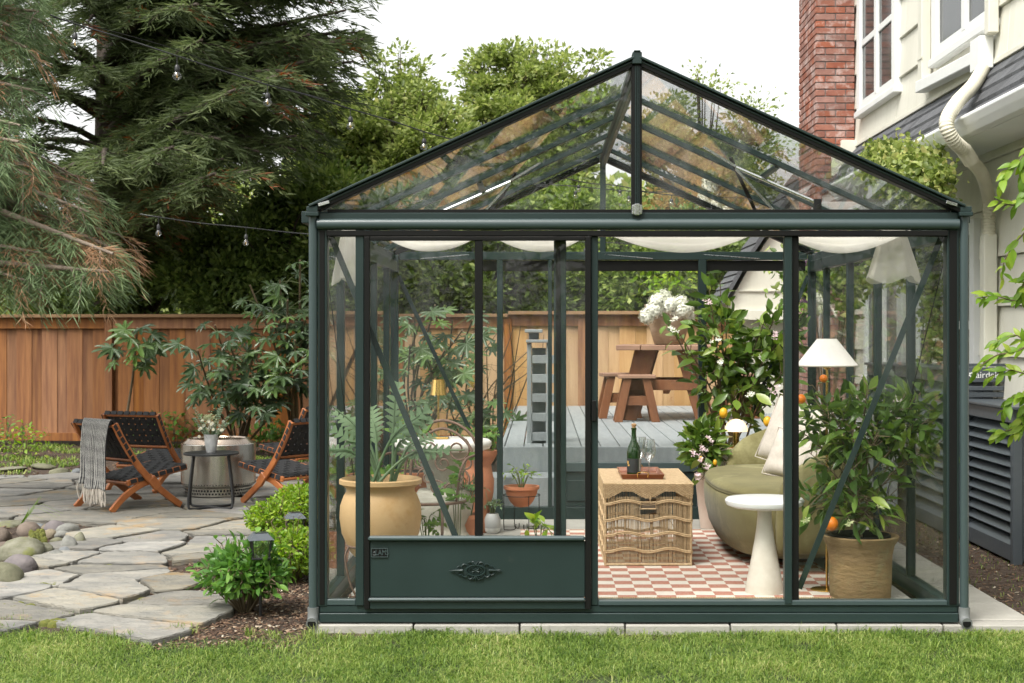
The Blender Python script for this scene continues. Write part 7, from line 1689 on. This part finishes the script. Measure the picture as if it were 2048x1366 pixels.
sA = [up(100, 30, 9.6), up(152, 48, 9.7), up(250, 78, 9.8), up(355, 112, 9.9), up(440, 140, 10.05), up(537, 170, 10.2), up(620, 192, 10.4), up(702, 218, 10.6), up(790, 244, 11.0), up(850, 264, 11.3), up(905, 280, 11.6), up(1010, 320, 12.3), up(1155, 362, 13.2), up(1240, 372, 13.6), up(1345, 390, 14), up(1600, 400, 14.2)]
strings('upper string of clear bulbs sloping from the left conifer to the greenhouse roof', sA, [(up(150, 48, 9.7), .16), (up(354, 112, 9.9), .165), (up(535, 170, 10.2), .15), (up(701, 218, 10.6), .15), (up(848, 264, 11.3), .14), (up(1157, 362, 13.2), .10), (up(1240, 372, 13.6), .10), (up(1343, 390, 14), .10)], 1,
        par=[up(100, 34, 9.9), up(160, 46, 10), up(330, 92, 10.2), up(450, 135, 10.4), up(620, 190, 10.7), up(760, 215, 11), up(900, 268, 11.6)])
sB = [up(280, 428, 14.5), up(316, 434, 14.5), up(400, 446, 14.6), up(492, 455, 14.7), up(615, 468, 14.9), up(800, 478, 15.0), up(1170, 484, 15.2), up(1345, 488, 15.4), up(1500, 470, 15.4)]
strings('lower string of clear bulbs running behind the greenhouse at eave height', sB, [(up(317, 434, 14.5), .20), (up(492, 455, 14.7), .19), (up(1170, 484, 15.2), .18)], 2)
sC = [up(1010, 355, 14.6), up(1090, 368, 14.6), up(1144, 372, 14.6), up(1300, 384, 14.7), up(1500, 380, 14.8)]
strings('short string of clear bulbs seen only through the gable glass', sC, [(up(1151, 373, 14.6), .12), (up(1258, 383, 14.7), .12)], 3)

# ------------------------------------------------------------------ twiggy shrub at the right edge, in front of the house
rb = thing('garden_shrub', 'slender branches with fresh green pointed leaves at the right edge before the house', 'shrub', (2.92, 8.1, -.05)); B = rb.location.copy(); r = random.Random(18); Yb_ = 8.0; mb = MB()
mb.tube([q - B for q in catm([B, (2.95, 8.1, 1.2), (2.90, 8.05, 2.0), (2.86, 8.0, 2.6)], 8)], [.018 - .0005 * k for k in range(25)], 7)
TW = [[(2100, 250), (2040, 320), (2020, 340), (2000, 370)], [(2100, 430), (2045, 470), (2010, 520), (2005, 560)], [(2110, 560), (2040, 600), (1990, 592), (1955, 597)], [(2110, 660), (2040, 700), (1990, 712), (1945, 745)], [(2110, 760), (2050, 790), (2020, 800), (2005, 830)],
      [(2110, 820), (2060, 840), (2020, 860), (1990, 865)], [(2100, 330), (2060, 380), (2030, 410), (1990, 400)], [(2110, 700), (2060, 745), (2015, 740), (1965, 760)], [(2100, 480), (2060, 540), (2045, 575), (2040, 600)], [(2100, 240), (2070, 300), (2050, 330), (2045, 380)], [(2110, 660), (2060, 690), (2030, 670), (1980, 690)], [(2110, 800), (2050, 810), (2045, 850), (2025, 870)]]
for i, tw in enumerate(TW):
    ps = [W(a, b, Yb_ + (i % 3 - 1) * .12) for a, b in tw]; st0 = Vector((2.93, 8.08, ps[0].z - .25)); c = catm([st0] + ps, 6); mb.tube([q - B for q in c], [.006 * (1 - .8 * k / len(c)) + .0008 for k in range(len(c))], 5)
    n_ = len(c); nl_ = 15
    for k in range(nl_):
        f = .40 + .60 * k / (nl_ - 1); idx = min(n_ - 2, int(f * (n_ - 1))); q = c[idx]; d = (c[idx + 1] - c[idx]).normalized(); dd_ = d + Vector((r.gauss(0, .35), r.gauss(0, .5) - .1, (.45 if k % 2 else -.65) + r.gauss(0, .3)))
        put_leaf(LF_lime[k % 2], rb, q, dd_, r.uniform(.060, .105), r, up=(r.gauss(0, .4), -.8, .8), base=B, wid=.85)
mb.build('branches', woodyM, rb, smooth=60)

# ------------------------------------------------------------------ unseen trees added behind the viewer to block low sky (mirrored in the panes)
crown_tree('broadleaf_tree', 'tall added tree behind the viewer to the left, blocking low sky', (-7.5, -5, -.05), (-7.5, -5, 5), [(-7.5, -5, 5.5, 3.2, 2.6, 3.6), (-9.5, -2, 4.5, 2.2, 2.2, 3.0), (-5, -8, 5, 2.4, 2.2, 3.4)], 7000, .26, 'bright_foliage', 91, tr=.2, clus=.5, csep=.2, grp='added trees behind the viewer')
crown_tree('broadleaf_tree', 'tall added tree behind the viewer to the right, blocking low sky', (3.5, -9, -.05), (3.5, -9, 5), [(3.5, -9, 4.8, 3.4, 2.6, 3.4), (0, -10, 3.6, 2.6, 2, 2.8), (7.5, -7, 4.4, 2.4, 2.2, 3.2)], 9000, .26, 'bright_foliage', 92, tr=.2, clus=.5, csep=.2, grp='added trees behind the viewer')
